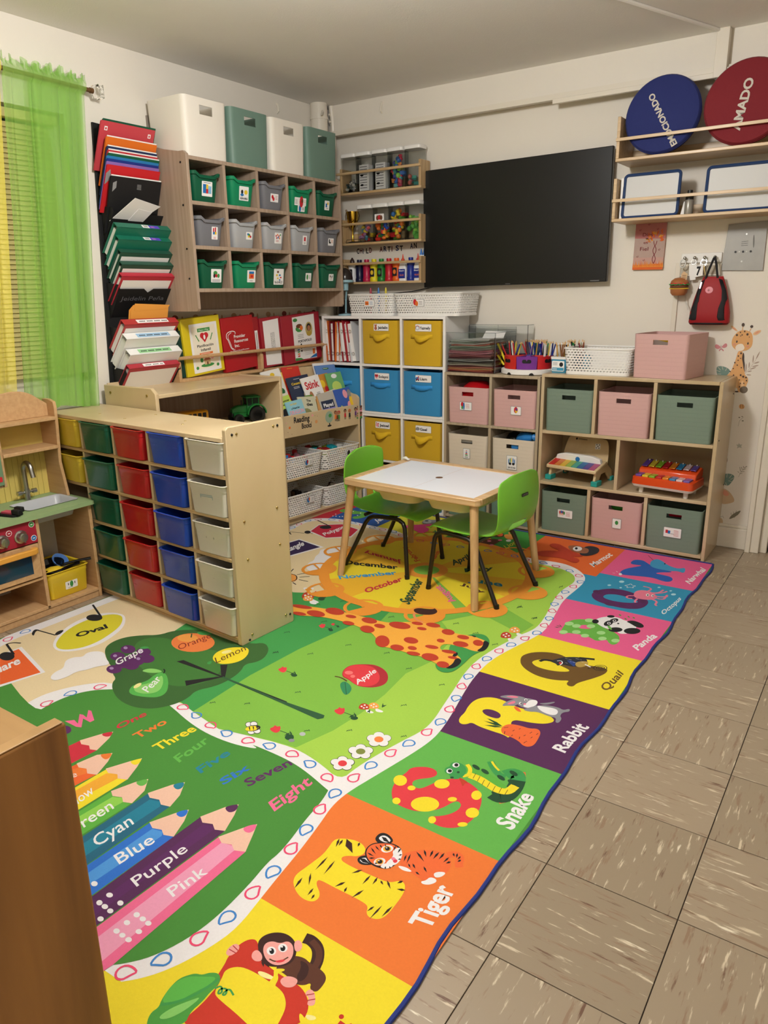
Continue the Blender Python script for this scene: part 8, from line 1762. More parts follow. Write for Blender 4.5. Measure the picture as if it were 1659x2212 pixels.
E rus 1537,286,34,8.5,16,-24
E rus 1605,265,24,6,10.5,-17
E rus 1579,213,31,8,17,-28
E rus 1672,315,46,11.5,16,-29
E rus 1724,370,24,6.5,7.5,-14
E rus 1788,391,30,7.5,10,-19
E rus 1766,337,20,5,7,-13
E rus 1873,367,26,7,12,-24
E rus 1694,155,29,8,26,-44
E rus 1786,222,29,8,14,-24
E rus 1774,140,27,7.5,12,-22
E rus 1826,168,18,5,8.5,-15
E rus 1854,132,26,7.5,8,-14
E rus 1887,283,16,4,7.5,-15
E rus 1947,358,24,6,8,-17
E rus 1968,299,30,8,10,-22
E rus 2021,345,20,5.5,10.5,-24
E rus 1885,217,26,7,7.5,-14
E rus 1922,142,32,9,14,-26
E rus 1961,218,28,7.5,6.5,-13
E rus 1993,116,23,6.5,11,-22
E rus 1996,183,18,5,5,-10
S skin2 11 0 1739,392,-39,7,-36,36,-7,26
P brd 1631,483,13,26,35,9,27,13,-1,14,33,-26,-2,-38,-37,-24,-38,-2
P rus 1797,1610,10,36,32,5,44,-30,59,-47,58,-30,21,-14,-22,-26,-27,-10,35,-11,21,-26,0,-42,-24,-6,-60,34,-52,-6,-55,-21,-34,5,-17,38,17,37,50,37,37,9,-66,42
P blk2 1976,1609,-3,76,30,30,46,-19,20,-70,-20,-66,-30,-26,-29,16
P brn2 1901,1618,-3,40,36,23,39,-18,34,-7,18,-71,-32,-20,-51,9
E wht 1952,1627,21,12,13,-36
E blk 1945,1629,6.5,4,6.5,-18
E brn2 1908,1637,9.5,5.5,7.5,-20
T wht Marmot 0.03 2117,1408,25,223,-60,-190
P cob3 2250,1570,5,54,40,12,31,-31,30,-31,56,-25,41,2,10,-16,-48,-26,-20,-29,35,-1,45,-6,17,-33,-6,-37,-27,-11,-54,26,-64,-17,-76,-25,-18,23,6,63,34,52,31,44,-35,-7,-20,-3
P nar 2338,1600,-5,59,19,38,36,-29,32,-42,55,-26,28,42,14,-92,-35,20,-29,-19,-62,-3,-35,14
S brn 3 0 2297,1722,42,-59
E blk 2402,1640,3,2,2.5,-11
P wht 2247,1388,10,13,14,-28,-12,-12
T wht Narwhal 0.03 2570,1423,18,236,-44,-209
S wht 3 0 2221,1379,13,1
S wht 3 0 2229,1411,11,-11
P pur2 2225,1061,1,52,36,54,59,26,72,-16,62,-40,19,-45,-11,-72,-46,-33,-61,-7,-69,13,-38,24
P sky 2276,1064,8,38,46,21,56,-10,44,-21,-6,-22,-44,-24,-49,-7,-35,7
E pur 2243,1103,23,2,6.5,-24
E pur 2297,1164,20,1.5,4.5,-18
E pur 2330,1001,25,2.5,6,-22
E pur 2380,1014,16,1.5,3,-13
E pur 2430,1027,15,1.5,3,-14
E pur 2446,1103,12,1,4,-20
S ppk2 9 0 2395,1148,-28,-17,5,-27,24,6
S ppk2 9 0 2415,1122,-1,-40,9,-9
S ppk2 9 0 2464,1152,36,-16,-2,-39,12,-11
S ppk2 9 0 2470,1176,47,-9,-2,57,3,12
S ppk2 9 0 2458,1198,40,-5,25,26
S ppk2 9 0 2445,1220,34,21,7,46
S ppk2 9 0 2430,1231,9,36,-17,16,-26,-1
S ppk2 9 0 2459,1219,36,32,10,27
P ppk2 2388,1154,-6,47,20,33,39,4,33,-30,17,-38,-23,-34,-34,-12,-29,1
E wht 2442,1188,6.5,4.5,4.5,-16
E blk 2443,1187,3,2,2,-8.5
E wht 2463,1191,5,3.5,4,-14
E blk 2465,1190,2.5,2,1.5,-7
E cya 2294,1287,10.5,6.5,4.5,-14
E cya 2259,1213,7.5,4.5,2.5,-8.5
E cya 2538,1257,9.5,6.5,3,-12
E cya 2461,1308,6,3.5,2,-7
E cya 2517,1293,5,3.5,1.5,-7.5
E cya 2313,1211,5,3,2,-7
S wht 3 1 2317,1247,17,15,3,26,11,-21,20,4,-13,-21,11,-14,-20,4,-10,-18,0,23
T wht Octopus 0.02 2559,1004,27,216,-46,-188
P lgr2 2254,599,-5,44,-8,61,10,49,38,33,51,-2,48,-36,34,-11,37,-24,17,-36,4,-42,-12,-23,-20,10,-15,28,-28,-40,-30,19,-33,10,-22,-6,-22,-6,-17,-3,-8,-26
P pink 2294,704,14,29,31,0,12,-17,-18,-19,-27,-9
E lgr4 2255,710,16,9.5,6.5,-18
E lgr4 2308,649,15,9.5,6,-17
E lgr4 2264,621,15,9.5,6.5,-16
E lgr4 2349,635,14,9.5,6,-16
E lgr4 2339,733,15,9.5,6,-18
E lgr4 2394,695,15,9.5,6,-16
E lgr4 2416,647,14,9,5.5,-16
E lgr4 2465,656,14,9,5.5,-16
E lgr4 2314,785,16,9.5,6.5,-18
E lgr4 2288,704,15,10,6.5,-17
L gr0 2216,647,10,-1,13,7,-15,0
L gr0 2214,667,13,-6,16,-2,-18,8
L gr0 2222,679,10,-11,14,-10,-14,16
P wht 2332,796,9,40,32,34,34,8,37,-20,37,15,21,-52,-8,-70,-37,-31,-25,40,-29,-19,-44,22
E blk 2339,788,12,7.5,7,-20
E blk 2377,871,14,8,4,-13
E blk 2390,799,12,22,9.5,-22
E blk 2401,839,13,16,7,-18
E wht 2392,800,6.5,4,4,-12
E wht 2403,837,6,4,3.5,-11.5
E blk 2392,800,3.5,2,2.5,-7
E blk 2403,838,3.5,2.5,2.5,-7
E blk 2425,818,4,2.5,2,-6.5
E blk 2434,754,24,15,7,-22
E blk 2494,778,28,18,8.5,-28
P blk 2445,854,21,30,46,-16,14,-32,-23,-18,-38,28
P lgr2 2394,768,4,16,27,-37,-10,-6
T wht Panda 0.03 2564,618,27,163,-56,-140
E grn 2405,906,6.5,-4,0.5,-6
E grn 2437,879,6,-3.5,0.5,-5.5
E grn 2441,908,6,-4,0.5,-5.5
E grn 2462,909,6,-4,0.5,-6
P brq 2216,309,-8,36,21,44,44,31,45,11,38,-12,36,-23,34,-4,36,17,50,6,7,-23,-5,-30,-21,-44,-22,-37,-15,-28,-2,-29,-16,-5,-13,14,3,26,-29,-19,-37,-12,-47,0,-47,19,-34,28
P yel 2259,318,11,26,27,17,43,-11,42,-11,22,-11,-7,-15,-35,-18,-40,-7,-34,3,-20,13
P blk2 2312,358,18,31,16,28,49,31,33,-3,9,-40,-31,-45,-32,-1,-19,-6,-2,-17,-14,16
S blk 14 0 2397,441,52,19
S blk 13 0 2321,363,-29,-5,-10,-22
P dyl 2402,377,-3,30,33,27,13,-30,-20,-38
S wht 4 0 2336,373,12,11,12,-15,-3,-21
E red2 2352,363,4,2.5,3,-7
P nav 2358,400,31,-25,19,-14,-11,45
S wht 6 0 2432,403,25,-10
S blk 4 0 2452,377,7,17,9,-3
S blk 3 1 2509,420,1,-11,-4,-12,-8,-9,-10,-5,-10,0,-8,6,-3,10,1,12,7,11,9,7,10,3,9,-4
S blk 3 1 2501,415,1,-7,-3,-7,-5,-6,-6,-3,-6,0,-5,4,-2,6,1,7,4,7,6,5,6,1,6,-2
S blk 3 1 2495,411,0,-3,-1,-4,-3,-3,-3,-1,-3,0,-2,2,-1,3,1,3,1,3,3,2,3,1,3,-1
T brq Quail 0.02 2560,254,16,154,-45,-135
E wht 2355,409,1,0.5,0.5,-1
E wht 2380,395,1,0.5,0.5,-1
E wht 2388,429,0.5,0.5,0.5,-1.5
E wht 2413,415,0.5,0.5,0.5,-1.5
E wht 2359,409,1,0.5,0.5,-1
E wht 2384,395,0.5,0.5,0.5,-1
E wht 2392,429,1,0.5,0.5,-1.5
E wht 2417,415,1,0.5,0.5,-1.5
E wht 2363,409,0.5,0.5,0.5,-1
E wht 2389,395,0.5,0.5,0.5,-1.5
E wht 2396,429,1,0.5,0.5,-1.5
E wht 2421,415,1,0.5,0.5,-1.5
E wht 2368,409,0.5,0.5,0.5,-1.5
E wht 2393,395,1,0.5,0.5,-1.5
E wht 2400,429,0.5,0.5,0.5,-1
E wht 2425,415,0.5,0.5,0.5,-1
E wht 2372,409,1,0.5,0.5,-1.5
E wht 2397,396,1,0.5,0.5,-1.5
E wht 2405,429,0.5,0.5,0.5,-1
E wht 2369,376,1,0.5,0.5,-1
E wht 2376,409,1,0.5,0.5,-1.5
E wht 2401,396,0.5,0.5,0.5,-1.5
E wht 2409,429,1,0.5,0,-1
E wht 2373,376,1,0.5,0.5,-1.5
P yel 2208,-92,-2,45,14,34,31,22,36,2,29,-8,29,-7,24,0,39,15,46,-6,24,-13,3,-18,-19,-24,-36,-16,-35,-8,-17,-6,-7,-15,10,-22,28,-69,-25,11,-37,-2,-50,1,-30,9,-9,-20,-16,-8,-15,12,-7,25,1,30
P pur 2257,-87,8,16,21,8,29,-6,12,-17,-3,-17,-21,-4,-26,3
L gr0 2358,-139,-24,-3,-31,-18,35,7
L gr0 2356,-135,-27,4,-38,-8,41,-3
L gr0 2355,-134,-27,11,-37,3,40,-14
L gr0 2354,-135,-24,12,-34,5,36,-16
P car 2356,-145,4,23,12,14,31,8,29,-1,22,15,18,-16,6,-37,3,-38,-12,-19,-18,0,-15,12,-27,9,-29,0,-14,9
S blk 2 0 2363,-140,10,11
S blk 2 0 2374,-156,5,-15
S blk 2 0 2394,-143,2,10
S blk 2 0 2402,-170,1,9
S blk 2 0 2429,-171,-3,12
S blk 2 0 2434,-149,3,10
S blk 2 0 2444,-125,3,11
S blk 2 0 2457,-148,2,10
S blk 2 0 2450,-184,2,11
S blk 2 0 2406,-122,3,7
S blk 2 0 2452,-169,3,-3
S blk 2 0 2464,-121,2,11
P gry 2263,22,25,31,31,11,29,3,2,-26,-30,-3,-26,-10
P ppk2 2281,34,21,21,24,5,-8,-16
P gry 2300,-28,0,32,18,38,24,-6,-3,-39,-21,-8
P ppk2 2310,-11,2,22,12,19,8,-17
P gry 2326,31,6,25,25,13,26,-1,13,-18,-1,-32,-28,-16,-26,7
P wht 2358,10,5,23,-1,26,19,13,13,-13,-1,-27,-14,-24
E wht 2352,53,4.5,3,3.5,-7.5
E blk 2353,52,2,1.5,2,-4.5
E wht 2346,23,4,2.5,3.5,-7
E blk 2348,23,2,1.5,1.5,-4.5
E ppk2 2360,26,4,2.5,2,-5
P gry 2367,-10,14,24,18,27,27,20,37,6,19,-8,14,22,7,-19,-18,-16,0,-25,12,-12,1,-31,-12,-1,-5,26,-25,-4,-41,6,-23,-15
P wht 2395,39,27,7,31,9,18,-9,3,-26,-17,-12,-36,6
P gry 2394,54,23,17,20,24,5,-7,-20,-30
P car 2333,-7,16,4,25,-23,-19,-2
T wht Rabbit 0.03 2576,-164,8,175,-52,-171
P red2 2225,-478,18,20,28,15,26,-3,11,-18,-8,-19,-23,-20,-13,-18,5,-17,16,-7,15,4,13,27,11,31,21,24,25,17,35,-2,38,-17,21,-27,14,-43,3,-40,-7,-33,-17,-25,-29,-15,-27,0,-20,8,-2,11,20,13,20,21,12,29,-3,24,-15,8,-10,-11,-8,-27,-10,-20,-19,-23,-28,-18,-37,-5,-32,5,-25,24,-17,35,-5,40,6,29
E yel 2232,-541,16,11,14,-20
E yel 2344,-590,32,21,16,-26
E yel 2339,-490,18,12,10,-18
E yel 2443,-481,12,8,9,-18
E yel 2467,-551,15,10,9.5,-18
E yel 2272,-621,9.5,6,7.5,-11.5
E yel 2392,-633,8.5,6,7,-12
E yel 2467,-605,11,7.5,4,-7.5
E yel 2396,-532,10.5,7,4.5,-8.5
E yel 2277,-552,9.5,6,5.5,-9
S rus2 14 0 2506,-474,19,21,6,49,-9,60,-15,27
S gr0 44 0 2477,-453,24,-6,16,23,1,43,-8,36
S gr4 40 0 2358,-387,32,6,34,-12,36,-15,34,-15
S gr6 42 0 2511,-360,-8,24,-18,3,-14,-24
S gr6 22 0 2475,-365,-18,-2,-26,18,-24,27
S yel 26 0 2386,-413,31,1,34,-11,31,-8,28,9,5,36
S yel 7 0 2447,-348,-20,12,-17,16
S yel 12 0 2371,-428,13,14,-9,28,-19,14
E gr0 2384,-370,14,-3.5,1.5,-8.5
E gr0 2415,-374,14,-3.5,1,-8.5
E gr0 2485,-448,14,-2.5,1,-8.5
E gr0 2466,-375,14,-3.5,1,-8.5
E gr0 2487,-337,14,-3.5,1,-9
E gr0 2500,-377,14,-3,1,-8.5
S blk 1.5 0 2401,-422,-4,25
S blk 1.5 0 2417,-426,-4,25
S blk 1.5 0 2435,-433,-4,24
S blk 1.5 0 2452,-435,-3,24
S blk 1.5 0 2472,-441,-3,24
S blk 1.5 0 2490,-439,-3,24
S blk 1.5 0 2507,-436,-2,23
P gr6 2319,-442,-9,19,9,16,-7,16,11,13,24,0,21,-17,7,-30,-11,-27,-19,-2,-10,13
E wht 2330,-393,8.5,6,5.5,-10
E blk 2331,-392,5,3.5,4,-7
E wht 2328,-428,7.5,5,5.5,-10
E blk 2329,-427,5,3.5,4,-6.5
E gr0 2352,-419,3.5,2.5,2.5,-4.5
E gr0 2349,-450,4.5,3,2,-4
P rus 2364,-440,13,2,24,-8,-10,-7,4,-18,-15,16
T wht Snake 0.03 2578,-556,0,156,-44,-153
P yel 2222,-836,8,15,32,15,26,2,22,-12,5,-18,-11,-15,-16,-7,-13,-12,5,-11,17,-3,37,0,35,3,39,2,16,7,11,14,16,0,11,-18,4,-23,1,-24,1,-23,-3,-23,-11,-12,-17,-4,-12,7,-6,15,-10,5,-27,1,-35,-1,-36,-1,-34,0,-4,-6,7,-11,21,-13,9,-13,-2,-15,-13,-7,-20,-1,-23,8,-21,15,-9,14,-3,15,4,23,4,27,4,31,-3,28
L brd 2231,-822,1,-12,10,-17,-3,18
L brd 2283,-805,-2,-6,6,-9,1,9
L brd 2241,-820,-2,-9,6,-15,1,14
L brd 2246,-888,-2,-20,4,-32,2,30
L brd 2269,-888,-1,-20,6,-32,0,30
L brd 2245,-952,6,-14,15,-19,-10,21
L brd 2238,-974,-1,-15,7,-22,0,22
L brd 2281,-985,-2,-10,4,-15,2,14
L brd 2295,-998,-2,-6,4,-10,2,9
L brd 2343,-876,-9,-7,-7,-17,12,12
L brd 2369,-879,-3,-14,3,-21,3,20
L brd 2386,-875,-1,-10,4,-16,2,15
L brd 2410,-871,8,-10,14,-8,-11,13
L brd 2398,-880,4,-6,9,-2,-7,7
L brd 2443,-852,-6,-3,-2,-11,8,6
L brd 2463,-873,-9,0,-10,-8,13,1
L brd 2332,-929,-8,-8,-5,-18,11,14
L brd 2348,-956,1,7,-5,10,-1,-10
L brd 2382,-925,-7,-13,-3,-22,9,19
L brd 2430,-951,-5,-7,-1,-14,6,11
L brd 2443,-939,-3,-19,1,-29,4,28
L brd 2464,-928,-5,-15,1,-24,5,22
L brd 2247,-813,13,-22,30,-10,-22,27
P car 2393,-783,18,28,28,22,33,13,28,-7,16,-25,0,-27,-15,-24,-9,-26,-23,5,-28,5,-29,-2
S car 20 0 2489,-723,14,16,17,-4,5,-21,8,-10
P wht 2490,-793,8,12,17,8,-2,-18,-12,-12
P wht 2478,-831,9,9,2,15,15,3,7,-8,-10,-17,-15,-7
P wht 2403,-819,23,8,23,-5,-24,-10
L blk 2404,-776,0,-10,7,-14,-2,14
L blk 2411,-768,1,-13,8,-20,-3,20
L blk 2418,-754,13,-10,22,-9,-20,15
L blk 2431,-738,6,-10,12,-9,-9,14
L blk 2451,-727,-1,-10,6,-16,0,16
L blk 2467,-724,-4,-11,3,-19,3,17
L blk 2479,-719,-3,-10,2,-18,4,15
L blk 2496,-726,-4,-8,0,-16,5,13
L blk 2507,-737,-6,-2,-2,-10,7,5
L blk 2423,-799,5,-6,8,-3,-7,8
L blk 2432,-793,5,-7,10,-4,-8,9
L blk 2452,-812,6,-4,8,1,-9,5
L blk 2459,-786,6,-8,11,-5,-9,10
L blk 2497,-709,2,-6,7,-2,-5,8
L blk 2506,-703,0,-8,6,-8,-1,10
L blk 2518,-708,-3,-4,1,-10,4,7
L blk 2525,-718,-5,-2,0,-9,5,4
P blk 2305,-770,0,20,11,9,18,-2,18,-11,-4,-18,-21,-10,-13,3
P wht 2313,-769,1,15,12,6,22,-9,-11,-15
P blk 2310,-856,2,16,16,11,27,-15,-8,-12,-20,-10
P wht 2316,-855,5,13,14,6,16,-10,-18,-12
L blk 2317,-758,13,-9,18,2,-20,10
L blk 2313,-850,16,-6,19,6,-22,6
P blk 2317,-833,-10,22,4,22,17,14,24,13,27,-1,17,-18,6,-32,-8,-28,-24,-10,-26,0
P car 2320,-831,-10,21,4,19,18,15,22,11,23,-3,16,-15,2,-28,-12,-21,-16,-15,-24,1
P wht 2389,-829,-13,-1,5,32,-14,13,7,22,19,-13,9,-23,-1,-21
P wht 2372,-847,1,15,14,9,12,-2,-9,-18
E wht 2353,-786,10.5,11.5,8.5,-9.5
E amb 2353,-786,8.5,5.5,5.5,-8.5
E blk 2353,-785,5.5,3,4,-6
E wht 2350,-784,1.5,1,1,-1.5
E wht 2362,-832,10,11,8,-9
E amb 2362,-832,8,5,6,-8
E blk 2363,-832,5,3.5,3.5,-5.5
E wht 2359,-831,1.5,1,1,-1.5
P ppk2 2377,-808,5,9,11,-5,-1,-10
P red2 2386,-813,6,11,7,-6,-3,-9
L blk 2316,-804,10,-8,15,-5,-15,10
L blk 2322,-793,7,-6,13,-3,-12,7
L blk 2319,-824,10,-3,12,2,-14,3
L blk 2333,-837,7,1,6,8,-9,-3
L blk 2329,-784,5,-5,8,-2,-7,6
L blk 2339,-775,2,-4,6,-4,-4,7
L blk 2355,-844,4,0,3,5,-6,-1
L blk 2365,-765,0,-8,6,-10,-2,11
L blk 2381,-765,-2,-8,4,-11,1,10
L blk 2395,-782,-4,-1,-2,-7,5,3
L blk 2401,-796,-4,0,-2,-6,5,2
L blk 2397,-837,-2,4,-5,2,3,-5
L blk 2387,-845,0,4,-4,5,0,-6
T wht Tiger 0.03 2568,-939,-10,132,-40,-140
P red4 2259,-1247,-8,17,-4,32,8,26,18,9,26,-24,40,-13,42,0,39,3,28,-10,22,-21,5,-34,-37,-30,-114,-75,-43,-19,6,52,-3,34,-1,12,-12,-11
P yel 2286,-1232,32,7,42,1,38,-1,21,-12,12,-16,8,-29,2,-13,-34,-22,-47,6,-56,3,-16,5,-10,30,-10,20
P gre3 2239,-1428,-14,13,-7,15,4,15,-8,12,-8,26,-1,26,10,17,10,11,13,4,9,13,16,9,14,-7,6,-14,-2,-20,3,-23,-3,-27,12,-25
P gre2 2220,-1378,-14,26,1,29,13,19,21,12,27,18,0,-22,-13,-29,-12,-34
S gr1 6 0 2221,-1379,22,20,17,30,10,32,3,21
P gre4 2237,-1402,6,29,19,32,13,19,-4,-37,-15,-35
S gr1 4 0 2283,-1296,6,12,13,-10,-5,-8,-6,11,13,9,8,-13,-8,-3,2,19,19,-7
S brd 26 0 2419,-1153,-7,24,-18,22,-25,7,-15,-4
S brd2 14 0 2419,-1153,-5,25,-17,20,-26,7
P brd2 2360,-1152,24,10,21,-4,33,1,18,-10,3,-22,-2,-14,-15,-2,-7,14,-8,-14,-20,-8,-20,6,-22,1,-16,0
P brd 2380,-1151,26,1,14,-23,-4,-19,-15,5,-5,24
P brd 2295,-1184,-19,17,0,21,16,20,25,10,28,-6,21,-21,7,-24,-14,-20,-25,-14,-24,4
P ppk3 2292,-1203,-7,12,5,10,19,-5,8,-12,-11,-8
P ppk3 2341,-1124,7,11,16,-8,4,-15,-9,-6
P ppk3 2302,-1179,-10,17,9,14,19,4,9,15,18,-3,16,-19,3,-20,-16,-19,-24,-2
E wht 2317,-1168,8.5,5.5,7.5,-8
E wht 2332,-1149,8.5,5.5,7.5,-8
E blk 2318,-1168,4.5,2.5,5,-5.5
E blk 2333,-1150,4.5,3,4.5,-5.5
E wht 2314,-1167,1.5,1,1.5,-2
E wht 2329,-1148,1.5,1.5,1.5,-1.5
S brn 3 0 2327,-1185,13,1,12,10,5,14
P red2 2339,-1183,17,17,0,-9,-9,-8
L brd 2316,-1193,3,-8,11,-5,-6,10
L brd 2322,-1195,7,-5,12,0,-11,7
P ppk3 2240,-1226,-5,14,4,16,13,1,7,-13,-6,-19
S apd 2 0 2239,-1214,20,1
S apd 2 0 2239,-1203,18,-3
P ppk3 2378,-1212,3,15,16,8,14,-1,2,-17,-16,-11
P ppk3 2439,-1206,2,14,12,1,17,-17,1,-9,-12,-6,-5,15
S apd 2 0 2445,-1206,11,11
S apd 2 0 2454,-1214,11,11
P yell 2326,-1219,14,6,24,2,8,-3,-18,-9,-20,-2
P yel 2350,-1198,18,13,5,-3,-10,-13,12,-8,4,-18,19,-6,-1,-5,-23,2,-12,10,2,15
P yel 2457,-1243,9,1,19,-9,-12,-8
P yell 2468,-1239,20,9,6,-6,-13,-10
E red4 2530,-1204,4,3,3,-4
L red4 2533,-1219,0,8,36,-1,0,-9,-36,-7
L red4 2548,-1212,6,8,9,-7,-6,-6
P lgr2 404,1544,-5,56,42,20,63,-25,39,13,45,-3,38,-28,4,-48,-6,-49,-26,-29,-32,10,-5,56,-38,18,-49,0,-41,-4
P blu 520,1522,33,31,32,-11,-9,-46,-29,3
E tea 522,1658,30,18,32,-44
E cya 520,1661,20,12,15,-20
E tea 520,1661,16,10,10.5,-14
E wht 433,1474,3.5,2,5.5,-7
E wht 464,1438,4,2.5,5,-6.5
E wht 489,1442,3.5,2.5,5,-6.5
E wht 445,1431,3.5,2.5,5.5,-7
E wht 501,1455,4,2.5,5,-6.5
E wht 494,1578,4,2.5,5,-7
E wht 555,1574,3.5,2.5,5,-7
E wht 601,1562,4,2.5,5,-7
E wht 569,1522,4,2,5,-7
T wht Jelly 0.03 761,1456,-5,130,-43,-94
P hot2 909,1521,30,7,41,5,35,35,65,57,25,-16,-27,-43,-34,-25,50,-21,17,-40,0,-49,-26,-16,-45,32,-58,14,-32,1
P yel2 909,1525,25,11,45,0,-26,-30,-22,-14
P gry 1003,1578,-24,60,8,49,28,-16,19,23,37,22,30,-14,13,-39,-49,-43,-26,-30
E lgy 1012,1630,23,14,20,-34
E blk 1002,1641,10,6.5,6,-9.5
T gr1 Koala 0.03 1174,1470,-8,145,-25,-140
P brd2 1316,1452,-7,43,30,-1,41,7,53,-14,29,8,31,48,37,4,21,13,-7,-77,1,-44,-35,5,-56,1,-48,7,-62,-11
E ppk2 1458,1469,10,6.5,5.5,-11.5
E ppk2 1494,1497,10,6,6,-11
E ppk2 1538,1542,10.5,6,5.5,-11
E ppk2 1535,1442,10,6.5,5,-10.5
E ppk2 1334,1482,10,6.5,6,-11.5
P brd2 1456,1595,3,40,19,41,32,-19,20,-54,-34,-21
E car 1492,1636,15,9,14,-30
P orl 1509,1647,23,23,32,-9,28,-39,-7,-42,-39,13
S orl 9 0 1559,1658,-31,20,-12,31,14,-11
E blk 1484,1635,3.5,2,3.5,-7.5
E wht 1579,1564,12,8,8.5,-18
T yel2 Lion 0.02 1629,1430,11,112,-44,-80
E ora 1612,1416,13,8,8.5,-17
D 0.078 2069,-1398,41,31,30,52,20,49,8,55,8,47,-3,61,0,52,-6,56,-10,50,0,0,-6,53,-12,50,-15,58,-7,49,-5,51,2,55,5,54,4,48,10,53,9,51,18,58,18,106,-1,56,-9,56,-12,57,-13,52,-15,53,-12,57,-6,49,-6,51,1,48,6,53,8,50,8,51,13,45,13,46,15,44,10,49,1,49,-4,47,-6,47,-9,46,-12,46,-13,48,-10,40,-3,36,-5,46,-1,56,4,54,8,52,6,51,-11,44,-29,38,-37,30,-52,19,-58,12,-60,13,-47,1
D 0.078 1827,1316,-114,33,-130,2,-228,-30,-249,-27,-162,70,-138,0,-160,21,-149,-9,-115,-70,-14,-81,23,-151
D 0.085 990,-900,4,61,3,60,21,56,35,47,27,24
D 0.08 1362,-615,50,2,63,-10,59,-8,61,-14,54,1,57,3,60,14,63,11,60,2,57,-7,62,-7,52,-21,27,-8
D 0.08 411,-690,-11,24,-12,54,-2,47,5,43"""
# ================================================================== THE RUG: one flat pile with its printed picture
RC = dict(pink='ea5f94', sky='2d94bd', yel='f2dc28', pur='552455', lgr='62b34b', ora='ec7a30', ora2='e8692a', grn='3f9a3c', yel2='dcd53a', blu='1f57a8', red='c9293c', wht='f0eef0', beige='ead6ab', gr3='a4d14c', gr1='3e9a4b', gr2='80bb44', gr3b='74b748', dgr='468c35', tree='37642c', treel='3f7a33', trunk='1d1a1c', trunkg='2a5a38', pur2='5a2460', pur3='a98ab8', orf='ee8240', orl='f2a24a', gr0='1d4a2c', pear='55b04c', pearl='8ccf6c', yell='f5ea9c', blk='17171b', red3='8e2a1c', brn='5a3018', yel3='ded430', ora3='ea642a', pur4='2d1b4c', cri='c92440', hot='ee6a98', tea='1c7f9a', tea2='1d6480', cob='2a70d0', cob2='4b97e0', cob3='2560b8', amb='f0aa30', gr4='5cb03e', gr6='3a9a4e', gr5='8fd050', skin='f0c4ac', skin2='e8905a', ppk='f0a0c0', ppk2='ee7f9a', ppk3='f2a8a0', red2='e03a44', olive='7f8a3e', gry='8d8d94', lgy='b9bcc0', rus='c03c22', rus2='e8703a', apd='b02a34', apl='f07a78', leaf='2f8a5a', gir='f6b040', brd='3a1a16', brd2='5a3220', brn2='9c6244', orw='f09a32', wy1='f0b92a', wy2='f0d82c', sky2='3a9ad0', blk2='262830', nar='3f9ed0', cya='b8e4f0', lgr2='68b446', lgr4='a8dc90', brq='6a4c1c', dyl='b89a4a', nav='24408a', car='ee6a34', red4='c83420', gre2='5cb848', gre3='4a9e3e', gre4='86cc68', hot2='e84a92')
def rmat(k):
    h = RC[k]; h = ''.join('%02x' % round(int(h[i:i+2], 16)*.93) for i in (0, 2, 4))
    return mat('rug_'+k, h, .85, var=.06, vs=160, bump=.35, bs=900)
import mathutils
def tess(pts):
    return mathutils.geometry.tessellate_polygon([[Vector((x, y, 0)) for x, y in pts]])
R_ = G(); LAY = []; XR0, XR1, YR0, YR1 = .36, 2.607, -1.5, 1.758
def wob(y): return .006*sin(y*9)+.004*sin(y*23+1)
def layer(pts):
    x0 = min(p[0] for p in pts); x1 = max(p[0] for p in pts); y0 = min(p[1] for p in pts); y1 = max(p[1] for p in pts); l = 0
    for a, b, c, d, k in LAY:
        if x0 < b and x1 > a and y0 < d and y1 > c: l = max(l, k+1)
    LAY.append((x0, x1, y0, y1, l)); return .0054+l*.00008
def clampp(pts): return [(min(max(x, XR0), XR1), min(max(y, YR0), YR1)) for x, y in pts]
def putpoly(pts, m, z=None):
    pts = clampp(pts); q = [pts[0]]
    for p in pts[1:]:
        if math.hypot(p[0]-q[-1][0], p[1]-q[-1][1]) > 1e-5: q.append(p)
    if len(q) < 3: return
    if z is None: z = layer(q)
    if area2(q) < 0: q.reverse()
    if len(q) == 4: R_.add([(x, y, z) for x, y in q], [(0, 1, 2, 3)], m)
    else: R_.add([(x, y, z) for x, y in q], [tuple(t) for t in tess(q)], m)
def pairs(v): return [(v[i]/1000, v[i+1]/1000) for i in range(0, len(v), 2)]
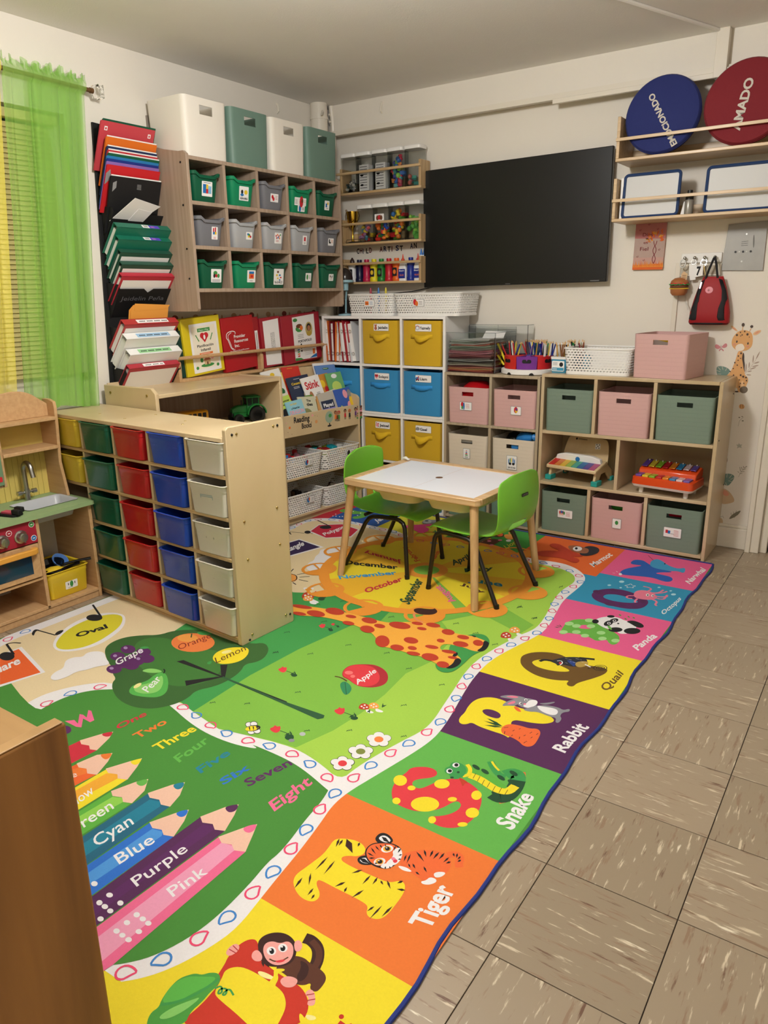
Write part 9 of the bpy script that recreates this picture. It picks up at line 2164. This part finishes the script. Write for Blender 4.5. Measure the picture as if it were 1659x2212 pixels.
# one printed shape per line: kind, colour or settings, then millimetre coordinates (first point absolute, the rest as steps)
def unstep(v):
    o = v[:2]
    for i in range(2, len(v)): o.append(v[i]+o[i-2])
    return o
def items():
    for ln in RUG.strip().split('\n'):
        a = ln.split(' '); v = [float(q) for q in a[-1].split(',')]; k = a[0]
        if k != 'E': v = unstep(v)
        yield {'P': lambda: (k, a[1], v), 'L': lambda: (k, a[1], v), 'E': lambda: (k, a[1], v), 'D': lambda: (k, float(a[1]), v), 'S': lambda: (k, a[1], float(a[2]), int(a[3]), v), 'T': lambda: (k, a[1], a[2], float(a[3]), v)}[k]()
for it in items():
    k = it[0]
    if k in 'PL': p = pairs(it[2]); putpoly(chaikin(p, 2) if k == 'P' else p, rmat(it[1]))
    elif k == 'E':
        cx, cy, ux, uy, vx, vy = [q/1000 for q in it[2]]; n = 28 if math.hypot(ux, uy) > .02 else 14
        putpoly([(cx+ux*cos(a)+vx*sin(a), cy+uy*cos(a)+vy*sin(a)) for a in [2*pi*i/n for i in range(n)]], rmat(it[1]))
    elif k == 'S':
        p = pairs(it[4]); cl = bool(it[3])
        if len(p) > 2 and len(p) < 16: p = chaikin(p, 2, cl)
        z = layer(clampp(p))
        for q in stroke(p, it[2]/1000, cl): putpoly(q, rmat(it[1]), z)
    elif k == 'T':
        a, b, c = pairs(it[4]); vs, fs, W = textmesh(it[2], it[3]); u = ((b[0]-a[0])/W, (b[1]-a[1])/W); v = ((c[0]-a[0])/CAP, (c[1]-a[1])/CAP)
        P_ = [(a[0]+u[0]*x+v[0]*y, a[1]+u[1]*x+v[1]*y) for x, y in vs]; z = layer(clampp(P_))
        R_.add([(x, y, z) for x, y in clampp(P_)], fs if (u[0]*v[1]-u[1]*v[0]) > 0 else [tuple(reversed(f)) for f in fs], rmat(it[1]))
    elif k == 'D':
        p = pairs(it[2]); sg = [math.hypot(p[i+1][0]-p[i][0], p[i+1][1]-p[i][1]) for i in range(len(p)-1)]; tot = sum(sg); n = int(tot/it[1])
        def at(s):
            for i, l in enumerate(sg):
                if s <= l or i == len(sg)-1: return (p[i][0]+(p[i+1][0]-p[i][0])*s/l, p[i][1]+(p[i+1][1]-p[i][1])*s/l)
                s -= l
        for j in range(n):
            s = (j+.5)/n*tot; x, y = at(s); x2, y2 = at(s-.02); d = (x-x2, y-y2); l = math.hypot(*d); d = (d[0]/l, d[1]/l); e = (-d[1], d[0]); sgn = 1 if j % 2 else -1
            sh = chaikin([(0, -1.25), (.55, -.75), (.85, 0), (.55, .6), (0, .8), (-.6, .55), (-.75, -.05), (-.45, -.5), (-.25, -.8)], 1)
            pp = [(x+.0215*(a*e[0]+b*d[0]*sgn), y+.0215*(a*e[1]+b*d[1]*sgn)) for a, b in sh]; z = layer(pp)
            m = mat('rug_drop_blue' if j % 2 else 'rug_drop_red', '3a7cc0' if j % 2 else 'd8446a', .85)
            for q in stroke(pp, .005, True): putpoly(q, m, z)
R_.v = [(x+(wob(y) if x > 2.55 else 0)*(x-2.55)/.057 if x > 2.55 else x, y, z) for x, y, z in R_.v]
g = G(); yy = [YR0+(YR1-YR0)*i/60 for i in range(61)]
out = [(XR0, YR1), (XR0, YR0)]+[(XR1+wob(y), y) for y in yy]
g.prism(out, 0, .005, rmat('dgr'), (Vector((0, 0, .0002)), X_, Y_))
rug = thing('play_rug', 'large colourful alphabet play rug with animals, pencils and a ferris wheel', 'rug', (0, 0, 0))
part('rug_pile', rug, g)
part('printed_picture', rug, R_.mesh('printed_picture', 0))
g = G(); NAV = mat('navy_binding', '1b2f7a', .7, bump=.3, bs=300)
g.tube([(XR1+wob(y)+.002, y, .0045) for y in yy]+[(XR1-.01, YR1+.002, .0045), (XR0, YR1+.002, .0045)], .0055, NAV, 8); part('edge_binding', rug, g)
